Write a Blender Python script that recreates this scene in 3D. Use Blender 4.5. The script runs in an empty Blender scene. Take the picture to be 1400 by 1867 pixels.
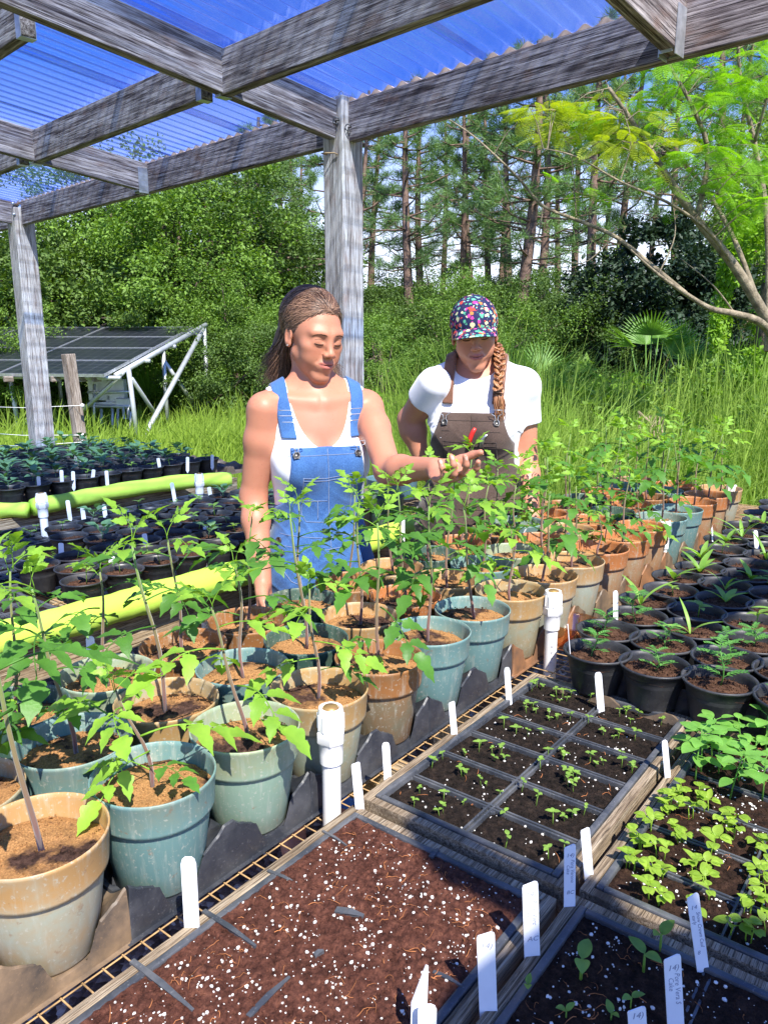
import bpy, bmesh, math, random
import numpy as np
from mathutils import Vector, Matrix
R = math.radians
rnd = random.Random(7)
sc = bpy.context.scene
COL = sc.collection

# ------------------------------------------------------------------ camera
H = 1.51
FPX = 1405.0
PITCH = R(12.5)
YAW = R(37.6)                      # heading measured from +X (the run of the benches)
cam = bpy.data.cameras.new('camera'); camo = bpy.data.objects.new('camera', cam); COL.objects.link(camo)
cam.sensor_fit = 'HORIZONTAL'; cam.sensor_width = 36.0; cam.lens = 36.0*FPX/1400
cam.clip_start = 0.02; cam.clip_end = 2000
camo.location = (0, 0, H); camo.rotation_euler = (R(90)-PITCH, 0, YAW-R(90))
sc.camera = camo

# ------------------------------------------------------------------ light
SUN_EL = R(52); SHADOW_AZ = R(60)  # shadows run towards this heading (from +X to +Y)
sd = Vector((math.cos(SHADOW_AZ)*math.cos(SUN_EL), math.sin(SHADOW_AZ)*math.cos(SUN_EL), -math.sin(SUN_EL)))
sl = bpy.data.lights.new('sun', 'SUN'); sl.energy = 5.0; sl.angle = R(0.5); sl.color = (1.0, 0.95, 0.86)
so = bpy.data.objects.new('sun', sl); COL.objects.link(so); so.rotation_euler = sd.to_track_quat('-Z', 'Y').to_euler()
world = bpy.data.worlds.new('World'); sc.world = world; world.use_nodes = True
def setup_world():
    nt = world.node_tree; nt.nodes.clear()
    N = nt.nodes.new; L = nt.links.new
    out = N('ShaderNodeOutputWorld'); bg = N('ShaderNodeBackground'); bg.inputs[1].default_value = 0.125
    sky = N('ShaderNodeTexSky'); sky.sky_type = 'NISHITA'; sky.sun_disc = False
    sky.sun_elevation = SUN_EL
    tosun = -sd
    sky.sun_rotation = math.atan2(tosun.x, tosun.y)
    sky.air_density = 1.0; sky.dust_density = 0.6; sky.ozone_density = 2.5
    tc = N('ShaderNodeTexCoord'); mp = N('ShaderNodeMapping'); mp.inputs['Scale'].default_value = (1, 1, 2.6)
    no = N('ShaderNodeTexNoise'); no.inputs['Scale'].default_value = 2.2; no.inputs['Detail'].default_value = 7; no.inputs['Roughness'].default_value = 0.6
    cr = N('ShaderNodeValToRGB'); cr.color_ramp.elements[0].position = 0.47; cr.color_ramp.elements[1].position = 0.70
    mx = N('ShaderNodeMix'); mx.data_type = 'RGBA'
    mx.inputs[7].default_value = (6.5, 6.9, 7.6, 1)
    sep = N('ShaderNodeSeparateXYZ'); mr = N('ShaderNodeMapRange')
    mr.inputs[1].default_value = 0.10; mr.inputs[2].default_value = 0.29; mr.inputs[3].default_value = 0.85; mr.inputs[4].default_value = 0.0
    ad = N('ShaderNodeMath'); ad.operation = 'MAXIMUM'
    m2 = N('ShaderNodeMath'); m2.operation = 'MULTIPLY'; m2.inputs[1].default_value = 0.16
    L(tc.outputs['Generated'], mp.inputs[0]); L(mp.outputs[0], no.inputs[0]); L(no.outputs[0], cr.inputs[0])
    L(cr.outputs[0], m2.inputs[0])
    L(tc.outputs['Generated'], sep.inputs[0]); L(sep.outputs[2], mr.inputs[0])
    L(m2.outputs[0], ad.inputs[0]); L(mr.outputs[0], ad.inputs[1])
    sat = N('ShaderNodeMix'); sat.data_type = 'RGBA'; sat.blend_type = 'MULTIPLY'; sat.inputs[0].default_value = 1.0; sat.inputs[7].default_value = (0.26, 0.50, 1.12, 1); L(sky.outputs[0], sat.inputs[6])
    L(ad.outputs[0], mx.inputs[0]); L(sat.outputs[2], mx.inputs[6]); L(mx.outputs[2], bg.inputs[0]); L(bg.outputs[0], out.inputs[0])
setup_world()
sc.view_settings.view_transform = 'Standard'; sc.view_settings.look = 'None'
sc.view_settings.exposure = 0.98; sc.view_settings.gamma = 1.0
sc.cycles.max_bounces = 8; sc.cycles.transparent_max_bounces = 12; sc.cycles.diffuse_bounces = 3
sc.cycles.glossy_bounces = 2; sc.cycles.transmission_bounces = 4; sc.cycles.use_denoising = True
sc.cycles.sample_clamp_indirect = 6

# ------------------------------------------------------------------ helpers
CY, SY = math.cos(YAW), math.sin(YAW)
def ray(x, y):
    r = (x-700)/FPX; d = (y-933.5)/FPX
    return r, math.cos(PITCH)-d*math.sin(PITCH), -math.sin(PITCH)-d*math.cos(PITCH)
def cw(X, Y):                      # camera-heading ground frame -> world
    return (Y*CY+X*SY, Y*SY-X*CY)
def Wp(x, y, z):                   # picture point -> world point on the level z
    r, f, w = ray(x, y); k = (z-H)/w
    a = cw(r*k, f*k); return Vector((a[0], a[1], z))
def Lm(x, y, Y):                   # picture point at ground distance Y -> (X, Y, Z) in heading frame
    r, f, w = ray(x, y); k = Y/f
    return Vector((r*k, Y, H+w*k))
def Gp(x, Y):                      # picture column at ground distance Y -> world ground point
    r, f, w = ray(x, 700); k = Y/f
    a = cw(r*k, Y); return Vector((a[0], a[1], 0))
def inframe(p, m=0.0):
    X = p[0]*SY-p[1]*CY; Y = p[0]*CY+p[1]*SY; Z = p[2]-H
    z = Y*math.cos(PITCH)-Z*math.sin(PITCH)
    if z < 0.05: return False
    px = 700+FPX*X/z; py = 933.5-FPX*(Y*math.sin(PITCH)+Z*math.cos(PITCH))/z
    return -m < px < 1400+m and -m < py < 1867+m

class MB:
    def __init__(s): s.v = []; s.f = []
    def add(s, vs, fs):
        n = len(s.v); s.v.extend([tuple(v) for v in vs]); s.f.extend([tuple(i+n for i in f) for f in fs]); return s
    def box(s, c, d, M=None, bev=0.0):
        x, y, z = d[0]/2, d[1]/2, d[2]/2
        if bev <= 0:
            vs = [Vector((a*x, b*y, e*z)) for a in (-1, 1) for b in (-1, 1) for e in (-1, 1)]
            fs = [(0, 1, 3, 2), (4, 6, 7, 5), (0, 4, 5, 1), (2, 3, 7, 6), (0, 2, 6, 4), (1, 5, 7, 3)]
        else:
            bm = bmesh.new(); bmesh.ops.create_cube(bm, size=1)
            for v in bm.verts: v.co = Vector((v.co.x*d[0], v.co.y*d[1], v.co.z*d[2]))
            bmesh.ops.bevel(bm, geom=bm.edges[:], offset=bev, segments=2, affect='EDGES', profile=0.6)
            vs = [v.co.copy() for v in bm.verts]; bm.verts.index_update(); fs = [tuple(v.index for v in f.verts) for f in bm.faces]; bm.free()
        if M: vs = [M @ v for v in vs]
        c = Vector(c)
        return s.add([v+c for v in vs], fs)
    def tube(s, pts, rad, n=6, cap=True, flat=1.0):
        pts = [Vector(p) for p in pts]; m = len(pts)
        if not hasattr(rad, '__len__'): rad = [rad]*m
        vs = []; fs = []; up = None
        for i, p in enumerate(pts):
            t = (pts[min(i+1, m-1)]-pts[max(i-1, 0)])
            if t.length < 1e-9: t = Vector((0, 0, 1))
            t.normalize()
            if up is None:
                up = Vector((0, 0, 1)) if abs(t.z) < 0.9 else Vector((1, 0, 0))
            a = t.cross(up)
            if a.length < 1e-6: a = t.cross(Vector((0.3, 1, 0.2)))
            a.normalize(); b = a.cross(t).normalized(); up = b
            for k in range(n):
                an = 2*math.pi*k/n
                vs.append(p+a*math.cos(an)*rad[i]+b*math.sin(an)*rad[i]*flat)
        for i in range(m-1):
            for k in range(n):
                k2 = (k+1) % n
                fs.append((i*n+k, i*n+k2, (i+1)*n+k2, (i+1)*n+k))
        if cap:
            fs.append(tuple(range(n-1, -1, -1))); fs.append(tuple((m-1)*n+k for k in range(n)))
        return s.add(vs, fs)
    def lathe(s, prof, n=32, c=(0, 0, 0), close=False, wob=0.0):
        vs = []; fs = []
        for (r, z) in prof:
            for k in range(n):
                a = 2*math.pi*k/n; rr = r*(1+wob*math.sin(2*a+1))
                vs.append((c[0]+rr*math.cos(a), c[1]+rr*math.sin(a), c[2]+z))
        m = len(prof)
        for i in range(m-1):
            for k in range(n):
                k2 = (k+1) % n; fs.append((i*n+k, i*n+k2, (i+1)*n+k2, (i+1)*n+k))
        if close:
            fs.append(tuple(range(n-1, -1, -1))); fs.append(tuple((m-1)*n+k for k in range(n)))
        return s.add(vs, fs)
    def leaf(s, o, d, up, L, Wd, prof, droop=0.3, fold=0.25, n=6, curl=0.0):
        # a leaf blade: midrib from o along d, folded along the midrib and bending down
        o = Vector(o); d = Vector(d).normalized(); up = Vector(up)
        sdv = d.cross(up)
        if sdv.length < 1e-5: sdv = d.cross(Vector((0.1, 1, 0.3)))
        sdv.normalize(); up = sdv.cross(d).normalized()
        vs = []; fs = []
        for i in range(n+1):
            t = i/n
            w = Wd*0.5*prof(t)
            p = o+d*(L*(t-0.12*droop*t*t))-up*(L*droop*t*t)
            h = w*fold
            vs += [p-sdv*w+up*(h+curl*w*math.sin(7*t)), p, p+sdv*w+up*(h-curl*w*math.sin(7*t+2))]
        for i in range(n):
            a = i*3
            fs += [(a, a+1, a+4, a+3), (a+1, a+2, a+5, a+4)]
        return s.add(vs, fs)
    def mesh(s, name, mat, smooth=True):
        me = bpy.data.meshes.new(name); me.from_pydata([tuple(v) for v in s.v], [], s.f); me.update()
        if mat: me.materials.append(mat)
        if smooth and len(me.polygons): me.polygons.foreach_set('use_smooth', [True]*len(me.polygons))
        return me
    def build(s, name, mat, parent=None, smooth=True, auto=None):
        me = s.mesh(name, mat, smooth)
        if auto and smooth: me.set_sharp_from_angle(angle=R(auto))
        return obj(name, me, parent)
def np_mesh(name, V, F, mat, smooth=False):
    me = bpy.data.meshes.new(name); V = np.asarray(V, np.float32); F = np.asarray(F, np.int32)
    me.vertices.add(len(V)); me.vertices.foreach_set('co', V.ravel())
    k = F.shape[1]; me.loops.add(F.size); me.loops.foreach_set('vertex_index', F.ravel())
    me.polygons.add(len(F)); me.polygons.foreach_set('loop_start', np.arange(0, F.size, k, dtype=np.int32)); me.polygons.foreach_set('loop_total', np.full(len(F), k, np.int32))
    if smooth: me.polygons.foreach_set('use_smooth', np.ones(len(F), bool))
    me.materials.append(mat); me.update(calc_edges=True); return me
def obj(name, me, parent=None, loc=None, rot=None, scale=None):
    o = bpy.data.objects.new(name, me); COL.objects.link(o)
    if parent: o.parent = parent
    if loc is not None: o.location = loc
    if rot is not None: o.rotation_euler = rot
    if scale is not None: o.scale = scale
    return o
def thing(name, label, cat, loc=(0, 0, 0), rotz=0, group=None):
    o = bpy.data.objects.new(name, None); COL.objects.link(o); o.location = loc; o.rotation_euler = (0, 0, rotz)
    o.empty_display_size = 0.05
    o['label'] = label; o['category'] = cat
    if group: o['group'] = group
    return o
def tag(o, label, cat, group=None):
    o['label'] = label; o['category'] = cat
    if group: o['group'] = group
    return o
def struct(o): o['kind'] = 'structure'; return o
ORD = ['first', 'second', 'third', 'fourth', 'fifth', 'sixth', 'seventh', 'eighth', 'ninth', 'tenth', 'eleventh', 'twelfth', 'thirteenth',
       'fourteenth', 'fifteenth', 'sixteenth', 'seventeenth', 'eighteenth', 'nineteenth', 'twentieth', 'twenty-first', 'twenty-second', 'twenty-third', 'twenty-fourth']

# ------------------------------------------------------------------ materials
class NT:
    def __init__(s, name):
        s.m = bpy.data.materials.new(name); s.m.use_nodes = True; s.nt = s.m.node_tree; s.nt.nodes.clear()
        s.out = s.N('ShaderNodeOutputMaterial')
    def N(s, t, **k):
        n = s.nt.nodes.new(t)
        for a, b in k.items(): setattr(n, a, b)
        return n
    def L(s, a, b): s.nt.links.new(a, b)
    def coord(s, kind='Object', scale=(1, 1, 1), loc=None):
        tc = s.N('ShaderNodeTexCoord'); mp = s.N('ShaderNodeMapping'); mp.inputs['Scale'].default_value = scale
        s.L(tc.outputs[kind], mp.inputs[0])
        oi = s.N('ShaderNodeObjectInfo'); va = s.N('ShaderNodeVectorMath', operation='MULTIPLY_ADD')
        cb = s.N('ShaderNodeCombineXYZ')
        for i in range(3): s.L(oi.outputs['Random'], cb.inputs[i])
        s.L(cb.outputs[0], va.inputs[0]); va.inputs[1].default_value = (37, 23, 51); s.L(mp.outputs[0], va.inputs[2])
        return va.outputs[0]
    def noise(s, vec, scale, detail=4, rough=0.55, dist=0.0):
        n = s.N('ShaderNodeTexNoise'); n.inputs['Scale'].default_value = scale; n.inputs['Detail'].default_value = detail
        n.inputs['Roughness'].default_value = rough; n.inputs['Distortion'].default_value = dist
        if vec is not None: s.L(vec, n.inputs['Vector'])
        return n.outputs[0]
    def ramp(s, fac, stops):
        r = s.N('ShaderNodeValToRGB'); e = r.color_ramp.elements
        while len(e) < len(stops): e.new(0.5)
        for i, (p, c) in enumerate(stops):
            e[i].position = p; e[i].color = (c, c, c, 1) if not hasattr(c, '__len__') else (*c[:3], 1)
        s.L(fac, r.inputs[0]); return r.outputs[0]
    def mix(s, fac, a, b, mode='MIX'):
        m = s.N('ShaderNodeMix', data_type='RGBA', blend_type=mode)
        for sock, val in ((m.inputs[0], fac), (m.inputs[6], a), (m.inputs[7], b)):
            if hasattr(val, 'is_linked'): s.L(val, sock)
            elif hasattr(val, '__len__'): sock.default_value = (*val[:3], 1)
            else: sock.default_value = val
        return m.outputs[2]
    def math(s, op, a, b=None):
        m = s.N('ShaderNodeMath', operation=op)
        for i, v in enumerate((a, b)):
            if v is None: continue
            if hasattr(v, 'is_linked'): s.L(v, m.inputs[i])
            else: m.inputs[i].default_value = v
        return m.outputs[0]
    def bsdf(s, col, rough=0.6, spec=0.4, metal=0.0, bump=None, bstr=0.3, bdist=0.002, sheen=0, sub=None):
        b = s.N('ShaderNodeBsdfPrincipled')
        for k, v in (('Base Color', col), ('Roughness', rough), ('Metallic', metal), ('Specular IOR Level', spec)):
            if hasattr(v, 'is_linked'): s.L(v, b.inputs[k])
            elif hasattr(v, '__len__'): b.inputs[k].default_value = (*v[:3], 1)
            else: b.inputs[k].default_value = v
        if bump is not None:
            bp = s.N('ShaderNodeBump'); bp.inputs['Strength'].default_value = bstr; bp.inputs['Distance'].default_value = bdist
            s.L(bump, bp.inputs['Height']); s.L(bp.outputs[0], b.inputs['Normal'])
        if sheen: b.inputs['Sheen Weight'].default_value = sheen
        if sub:
            b.inputs['Subsurface Weight'].default_value = sub[0]; b.inputs['Subsurface Radius'].default_value = sub[1]; b.inputs['Subsurface Scale'].default_value = sub[2]
        s.L(b.outputs[0], s.out.inputs[0]); return b

def m_simple(name, col, rough=0.6, spec=0.4, metal=0.0, var=0.25, sc_=20, bstr=0.15, bdist=0.001):
    n = NT(name); v = n.coord(); f = n.noise(v, sc_)
    a = tuple(c*(1-var) for c in col); b = tuple(min(1, c*(1+var)) for c in col)
    c = n.ramp(f, [(0.3, a), (0.7, b)])
    n.bsdf(c, rough, spec, metal, bump=n.noise(v, sc_*5), bstr=bstr, bdist=bdist); return n.m
def m_leaf(name, dark, light, sc_=25, trans=0.35, rough=0.45, per=0.35, spec=0.35, veins=0.0, young=0.0):
    n = NT(name); v = n.coord(); f = n.noise(v, sc_, 3)
    oi = n.N('ShaderNodeObjectInfo')
    c = n.ramp(f, [(0.3, dark), (0.72, light)])
    geo = n.N('ShaderNodeNewGeometry')
    rp = n.math('MULTIPLY', geo.outputs['Random Per Island'], per)
    c = n.mix(rp, c, tuple(min(1, x*1.9) for x in light))
    ro = n.math('MULTIPLY', oi.outputs['Random'], 0.42)
    c = n.mix(ro, c, dark)
    b = n.bsdf(c, rough, spec, bump=n.noise(v, sc_*6, 3), bstr=0.25, bdist=0.002)
    t = n.N('ShaderNodeBsdfTranslucent'); tcol = n.mix(1.0, c, (1.5, 1.55, 0.35), 'MULTIPLY'); n.L(tcol, t.inputs[0])
    ms = n.N('ShaderNodeMixShader'); ms.inputs[0].default_value = trans
    n.L(b.outputs[0], ms.inputs[1]); n.L(t.outputs[0], ms.inputs[2]); n.L(ms.outputs[0], n.out.inputs[0])
    return n.m

def m_wood(name, base, dark, light, sc_=1.0, warm=None):
    n = NT(name)
    g = n.coord('Object', (1.3*sc_, 34*sc_, 34*sc_)); f = n.noise(g, 3.0, 8, 0.7, 0.25)
    g2 = n.coord('Object', (3.0*sc_, 130*sc_, 130*sc_)); f2 = n.noise(g2, 3.0, 4, 0.65)
    g3 = n.coord('Object', (2*sc_, 5*sc_, 5*sc_)); f3 = n.noise(g3, 2.0, 4, 0.6)
    c = n.ramp(f, [(0.36, dark), (0.47, base), (0.60, light)])
    c = n.mix(n.ramp(f3, [(0.46, 0.0), (0.70, 0.6)]), c, dark)
    if warm: c = n.mix(n.ramp(n.noise(g3, 5.0), [(0.55, 0.0), (0.75, 0.6)]), c, warm)
    c = n.mix(n.ramp(f2, [(0.38, 0.9), (0.48, 0.0)]), c, tuple(x*0.35 for x in dark))
    # knots
    vo = n.N('ShaderNodeTexVoronoi'); vo.inputs['Scale'].default_value = 1.0; n.L(n.coord('Object', (2.2, 9, 9)), vo.inputs[0])
    c = n.mix(n.ramp(vo.outputs['Distance'], [(0.06, 0.85), (0.14, 0.0)]), c, dark)
    hb = n.mix(0.5, f, f2)
    n.bsdf(c, 0.85, 0.15, bump=hb, bstr=0.7, bdist=0.004); return n.m

M = {}
M['beam'] = m_wood('weathered_grey_wood', (0.25, 0.21, 0.20), (0.045, 0.032, 0.032), (0.50, 0.445, 0.43), warm=(0.20, 0.12, 0.09))
M['beam_hdr'] = m_wood('weathered_dark_wood', (0.22, 0.18, 0.18), (0.038, 0.027, 0.028), (0.45, 0.39, 0.385), warm=(0.17, 0.09, 0.06))
M['post'] = m_wood('weathered_pale_wood', (0.54, 0.47, 0.41), (0.20, 0.15, 0.12), (0.72, 0.66, 0.58), warm=(0.33, 0.20, 0.15))
M['fpost'] = m_wood('fence_post_wood', (0.30, 0.25, 0.21), (0.10, 0.07, 0.05), (0.45, 0.40, 0.36))
M['bench_wood'] = m_wood('bench_timber', (0.34, 0.25, 0.15), (0.10, 0.06, 0.035), (0.52, 0.42, 0.29), 1.5)
M['tray_wood'] = m_wood('dusty_flat_timber', (0.27, 0.20, 0.13), (0.10, 0.07, 0.045), (0.42, 0.34, 0.24), 2.0)
M['galv'] = m_simple('galvanised_steel', (0.50, 0.52, 0.55), 0.42, 0.5, 0.7, 0.25, 30)
M['pipe_galv'] = m_simple('galvanised_pipe', (0.52, 0.55, 0.57), 0.45, 0.5, 0.5, 0.15, 8)
M['wire'] = m_simple('rusty_bench_wire', (0.42, 0.27, 0.13), 0.6, 0.3, 0.1, 0.4, 60)
M['dark_metal'] = m_simple('dark_metal', (0.09, 0.085, 0.08), 0.4, 0.5, 0.6, 0.3, 60)
M['pvc'] = m_simple('white_pvc', (0.80, 0.79, 0.76), 0.32, 0.5, 0, 0.05, 12)
M['brass'] = m_simple('brass_plug', (0.45, 0.27, 0.10), 0.4, 0.5, 0.6, 0.2, 80)
M['tagw'] = m_simple('white_plastic_label', (0.82, 0.83, 0.85), 0.45, 0.4, 0, 0.04, 40)
M['ink'] = m_simple('pencil_marks', (0.24, 0.25, 0.32), 0.7, 0.2)
M['label_blue'] = m_simple('dull_print', (0.25, 0.27, 0.3), 0.7, 0.2)
def m_blackplastic(name, col, dust, amt, rough=0.38):
    n = NT(name); v = n.coord(); f = n.noise(v, 14, 6, 0.65)
    c = n.mix(n.ramp(f, [(0.5-amt*0.25, 0.0), (0.85-amt*0.3, min(1.0, 0.35+amt))]), col, dust)
    sp = n.ramp(n.noise(v, 300, 2), [(0.62, 0.0), (0.72, 0.5)])
    c = n.mix(sp, c, dust)
    r = n.ramp(f, [(0.35, rough), (0.75, min(0.85, rough+0.3))])
    n.bsdf(c, r, 0.5, bump=n.noise(v, 60, 4), bstr=0.2, bdist=0.0015); return n.m
M['blackp'] = m_blackplastic('black_pot_plastic', (0.018, 0.019, 0.022), (0.10, 0.095, 0.09), 0.15)
M['tray_black'] = m_blackplastic('black_tray_plastic', (0.026, 0.029, 0.037), (0.13, 0.13, 0.135), 0.2, 0.24)
M['tray_dusty'] = m_blackplastic('dusty_tray_plastic', (0.06, 0.050, 0.042), (0.25, 0.165, 0.095), 0.65, 0.45)
M['tray_brown'] = m_blackplastic('brown_stained_tray', (0.085, 0.055, 0.04), (0.30, 0.14, 0.06), 0.8, 0.45)
M['insert'] = m_blackplastic('seed_insert_plastic', (0.04, 0.045, 0.055), (0.19, 0.19, 0.19), 0.3, 0.35)
def m_pot(name, body, rust, amt):
    n = NT(name); v = n.coord(); f = n.noise(v, 9, 6, 0.6)
    sx = n.N('ShaderNodeSeparateXYZ'); tc = n.N('ShaderNodeTexCoord'); n.L(tc.outputs['Object'], sx.inputs[0])
    band = n.ramp(sx.outputs[2], [(0.085, 0.0), (0.112, 1.0)])
    f = n.mix(0.45, f, n.noise(v, 28, 6, 0.7))
    k = n.math('ADD', n.math('MULTIPLY', f, 0.85), n.math('MULTIPLY', band, 0.22*amt))
    k = n.ramp(k, [(0.58-0.24*amt, 0.0), (0.72-0.12*amt, 1.0)])
    k = n.math('MULTIPLY', k, min(1.0, 0.25+0.8*amt))
    c = n.mix(k, body, rust)
    st = n.coord('Object', (60, 60, 5)); c = n.mix(n.ramp(n.noise(st, 2, 5, 0.7), [(0.52, 0.0), (0.68, 0.35)]), c, (0.44, 0.45, 0.38))
    rim = n.ramp(sx.outputs[2], [(0.0, 0.8), (0.035, 0.0)]); c = n.mix(n.math('MULTIPLY', rim, n.noise(v, 45, 5, 0.7)), c, (0.15, 0.10, 0.06))
    c = n.mix(n.ramp(n.noise(v, 190, 3, 0.6), [(0.60, 0.0), (0.68, 0.55)]), c, (0.46, 0.45, 0.38))
    c = n.mix(n.ramp(n.noise(v, 55, 4, 0.7), [(0.63, 0.0), (0.7, 0.5)]), c, (0.24, 0.12, 0.06))
    n.bsdf(c, 0.42, 0.4, bump=n.noise(v, 80, 4), bstr=0.12, bdist=0.001); return n.m
M['pot_teal'] = m_pot('teal_pot_plastic', (0.13, 0.235, 0.225), (0.27, 0.25, 0.15), 0.40)
M['pot_green'] = m_pot('pale_green_pot_plastic', (0.22, 0.32, 0.245), (0.32, 0.29, 0.13), 0.55)
M['pot_olive'] = m_pot('olive_pot_plastic', (0.27, 0.31, 0.23), (0.40, 0.22, 0.07), 0.75)
M['pot_tan'] = m_pot('sun_bleached_pot_plastic', (0.33, 0.36, 0.29), (0.42, 0.235, 0.085), 0.85)
M['pot_rust'] = m_pot('rust_stained_pot_plastic', (0.34, 0.25, 0.15), (0.40, 0.15, 0.05), 1.0)
M['pot_brown'] = m_pot('brown_pot_plastic', (0.17, 0.15, 0.095), (0.28, 0.12, 0.04), 0.9)
def m_soil(name, a, b, c_, sc_=90, grit=None):
    n = NT(name); v = n.coord(); f = n.noise(v, sc_, 8, 0.75); g = n.noise(v, sc_*0.12, 4, 0.6)
    c = n.ramp(f, [(0.35, a), (0.52, b), (0.72, c_)])
    if grit: c = n.mix(n.ramp(g, [(0.40, 0.0), (0.50, 1.0)]), c, n.ramp(n.noise(v, 420, 3, 0.7), [(0.3, tuple(x*0.55 for x in grit)), (0.5, grit), (0.72, tuple(min(1, x*1.6) for x in grit))]))
    n.bsdf(c, 0.95, 0.12, bump=n.noise(v, sc_*3, 6, 0.8), bstr=0.9, bdist=0.004); return n.m
M['soil_dark'] = m_soil('dark_potting_soil', (0.012, 0.007, 0.005), (0.035, 0.018, 0.012), (0.085, 0.045, 0.028))
M['soil_red'] = m_soil('reddish_coir_soil', (0.035, 0.013, 0.009), (0.11, 0.042, 0.028), (0.22, 0.09, 0.055))
M['soil_black'] = m_soil('wet_black_soil', (0.006, 0.005, 0.004), (0.02, 0.014, 0.011), (0.06, 0.04, 0.028))
M['soil_brown'] = m_soil('brown_chippy_soil', (0.03, 0.014, 0.009), (0.09, 0.045, 0.027), (0.19, 0.105, 0.065))
M['soil_sand'] = m_soil('soil_topped_with_orange_meal', (0.02, 0.012, 0.01), (0.075, 0.04, 0.03), (0.16, 0.09, 0.07), 110, (0.42, 0.215, 0.085))
M['perlite'] = m_simple('perlite', (0.66, 0.63, 0.58), 0.9, 0.2, 0, 0.28, 160)
M['fibre'] = m_simple('coir_fibre', (0.36, 0.14, 0.055), 0.9, 0.1, 0, 0.4, 60)
M['noodle'] = m_simple('lime_foam', (0.46, 0.68, 0.085), 0.85, 0.15, 0, 0.12, 9, 0.5, 0.002)
M['stem_low'] = None
def m_stem():
    n = NT('hairy_tomato_stem'); tc = n.N('ShaderNodeTexCoord'); sx = n.N('ShaderNodeSeparateXYZ'); n.L(tc.outputs['Object'], sx.inputs[0])
    c = n.ramp(n.math('MULTIPLY', sx.outputs[2], 3.2), [(0.05, (0.17, 0.075, 0.07)), (0.42, (0.17, 0.13, 0.055)), (0.8, (0.13, 0.24, 0.04))])
    n.bsdf(c, 0.6, 0.3, sheen=0.5); return n.m
M['stem'] = m_stem()
M['stem_g'] = m_simple('green_stem', (0.16, 0.26, 0.06), 0.6, 0.3, 0, 0.2, 60)
M['stem_r'] = m_simple('red_stem', (0.30, 0.05, 0.06), 0.6, 0.3, 0, 0.2, 60)
M['tomleaf'] = m_leaf('tomato_leaf', (0.045, 0.13, 0.02), (0.105, 0.27, 0.035), 30, 0.38)
M['tomleaf_y'] = m_leaf('young_tomato_leaf', (0.14, 0.30, 0.03), (0.27, 0.46, 0.05), 30, 0.4)
M['brassica'] = m_leaf('yellow_green_seedling_leaf', (0.20, 0.34, 0.03), (0.34, 0.48, 0.06), 60, 0.4)
M['seedleaf'] = m_leaf('seedling_leaf', (0.13, 0.25, 0.04), (0.25, 0.40, 0.07), 60, 0.35)
M['beanleaf'] = m_leaf('broad_green_leaf', (0.12, 0.30, 0.05), (0.22, 0.45, 0.085), 40, 0.38)
M['blueleaf'] = m_leaf('blue_green_leaf', (0.06, 0.15, 0.07), (0.15, 0.28, 0.13), 40, 0.25)
M['ferny'] = m_leaf('ferny_green_leaf', (0.06, 0.19, 0.04), (0.13, 0.32, 0.06), 40, 0.3)
M['lance'] = m_leaf('pale_lance_leaf', (0.12, 0.27, 0.04), (0.25, 0.43, 0.08), 40, 0.35)

def text_mesh(s, size, mat):
    cu = bpy.data.curves.new('t', 'FONT'); cu.body = s; cu.size = size; cu.extrude = 0.00005; cu.resolution_u = 2; cu.space_line = 0.85; cu.shear = 0.25
    o = bpy.data.objects.new('t', cu); COL.objects.link(o); bpy.context.view_layer.update()
    me = bpy.data.meshes.new_from_object(o); bpy.data.objects.remove(o); bpy.data.curves.remove(cu)
    me.materials.clear(); me.materials.append(mat); return me
M['pot_dgreen'] = m_pot('dark_green_pot_plastic', (0.045, 0.095, 0.075), (0.17, 0.13, 0.07), 0.35)
def roof_sheet_mat():
    n = NT('corrugated_polycarbonate'); v = n.coord('Object', (1, 1, 1))
    st = n.coord('Object', (0.8, 30, 1)); f = n.noise(st, 2.0, 5, 0.6)
    sp = n.noise(v, 130, 2, 0.5)
    lw = n.N('ShaderNodeLayerWeight'); lw.inputs['Blend'].default_value = 0.35
    tint = n.mix(n.ramp(f, [(0.35, 0.0), (0.7, 1.0)]), (0.58, 0.72, 1.0), (0.72, 0.83, 1.0))
    tr = n.N('ShaderNodeBsdfTransparent'); n.L(tint, tr.inputs[0])
    df = n.N('ShaderNodeBsdfTranslucent'); df.inputs[0].default_value = (0.30, 0.42, 0.90, 1)
    gl = n.N('ShaderNodeBsdfGlossy'); gl.inputs['Roughness'].default_value = 0.18; gl.inputs[0].default_value = (0.8, 0.85, 1, 1)
    bp = n.N('ShaderNodeBump'); bp.inputs['Strength'].default_value = 0.4; bp.inputs['Distance'].default_value = 0.002; n.L(sp, bp.inputs['Height']); n.L(bp.outputs[0], gl.inputs['Normal'])
    dirt = n.math('ADD', n.math('MULTIPLY', lw.outputs['Facing'], 0.06), n.math('MULTIPLY', n.ramp(sp, [(0.60, 0.0), (0.68, 1.0)]), 0.12))
    dirt = n.math('ADD', dirt, n.math('MULTIPLY', n.ramp(f, [(0.5, 0.0), (0.8, 1.0)]), 0.08))
    m1 = n.N('ShaderNodeMixShader'); n.L(dirt, m1.inputs[0]); n.L(tr.outputs[0], m1.inputs[1]); n.L(df.outputs[0], m1.inputs[2])
    m2 = n.N('ShaderNodeMixShader'); n.L(n.math('MULTIPLY', lw.outputs['Fresnel'], 0.3), m2.inputs[0]); n.L(m1.outputs[0], m2.inputs[1]); n.L(gl.outputs[0], m2.inputs[2])
    n.L(m2.outputs[0], n.out.inputs[0]); return n.m
M['sheet'] = roof_sheet_mat()
M['shadowsheet'] = m_simple('black_shadow_sheet', (0.02, 0.022, 0.02), 0.9, 0.1)  # for the out-of-view sheet added to shade the flats
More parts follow.
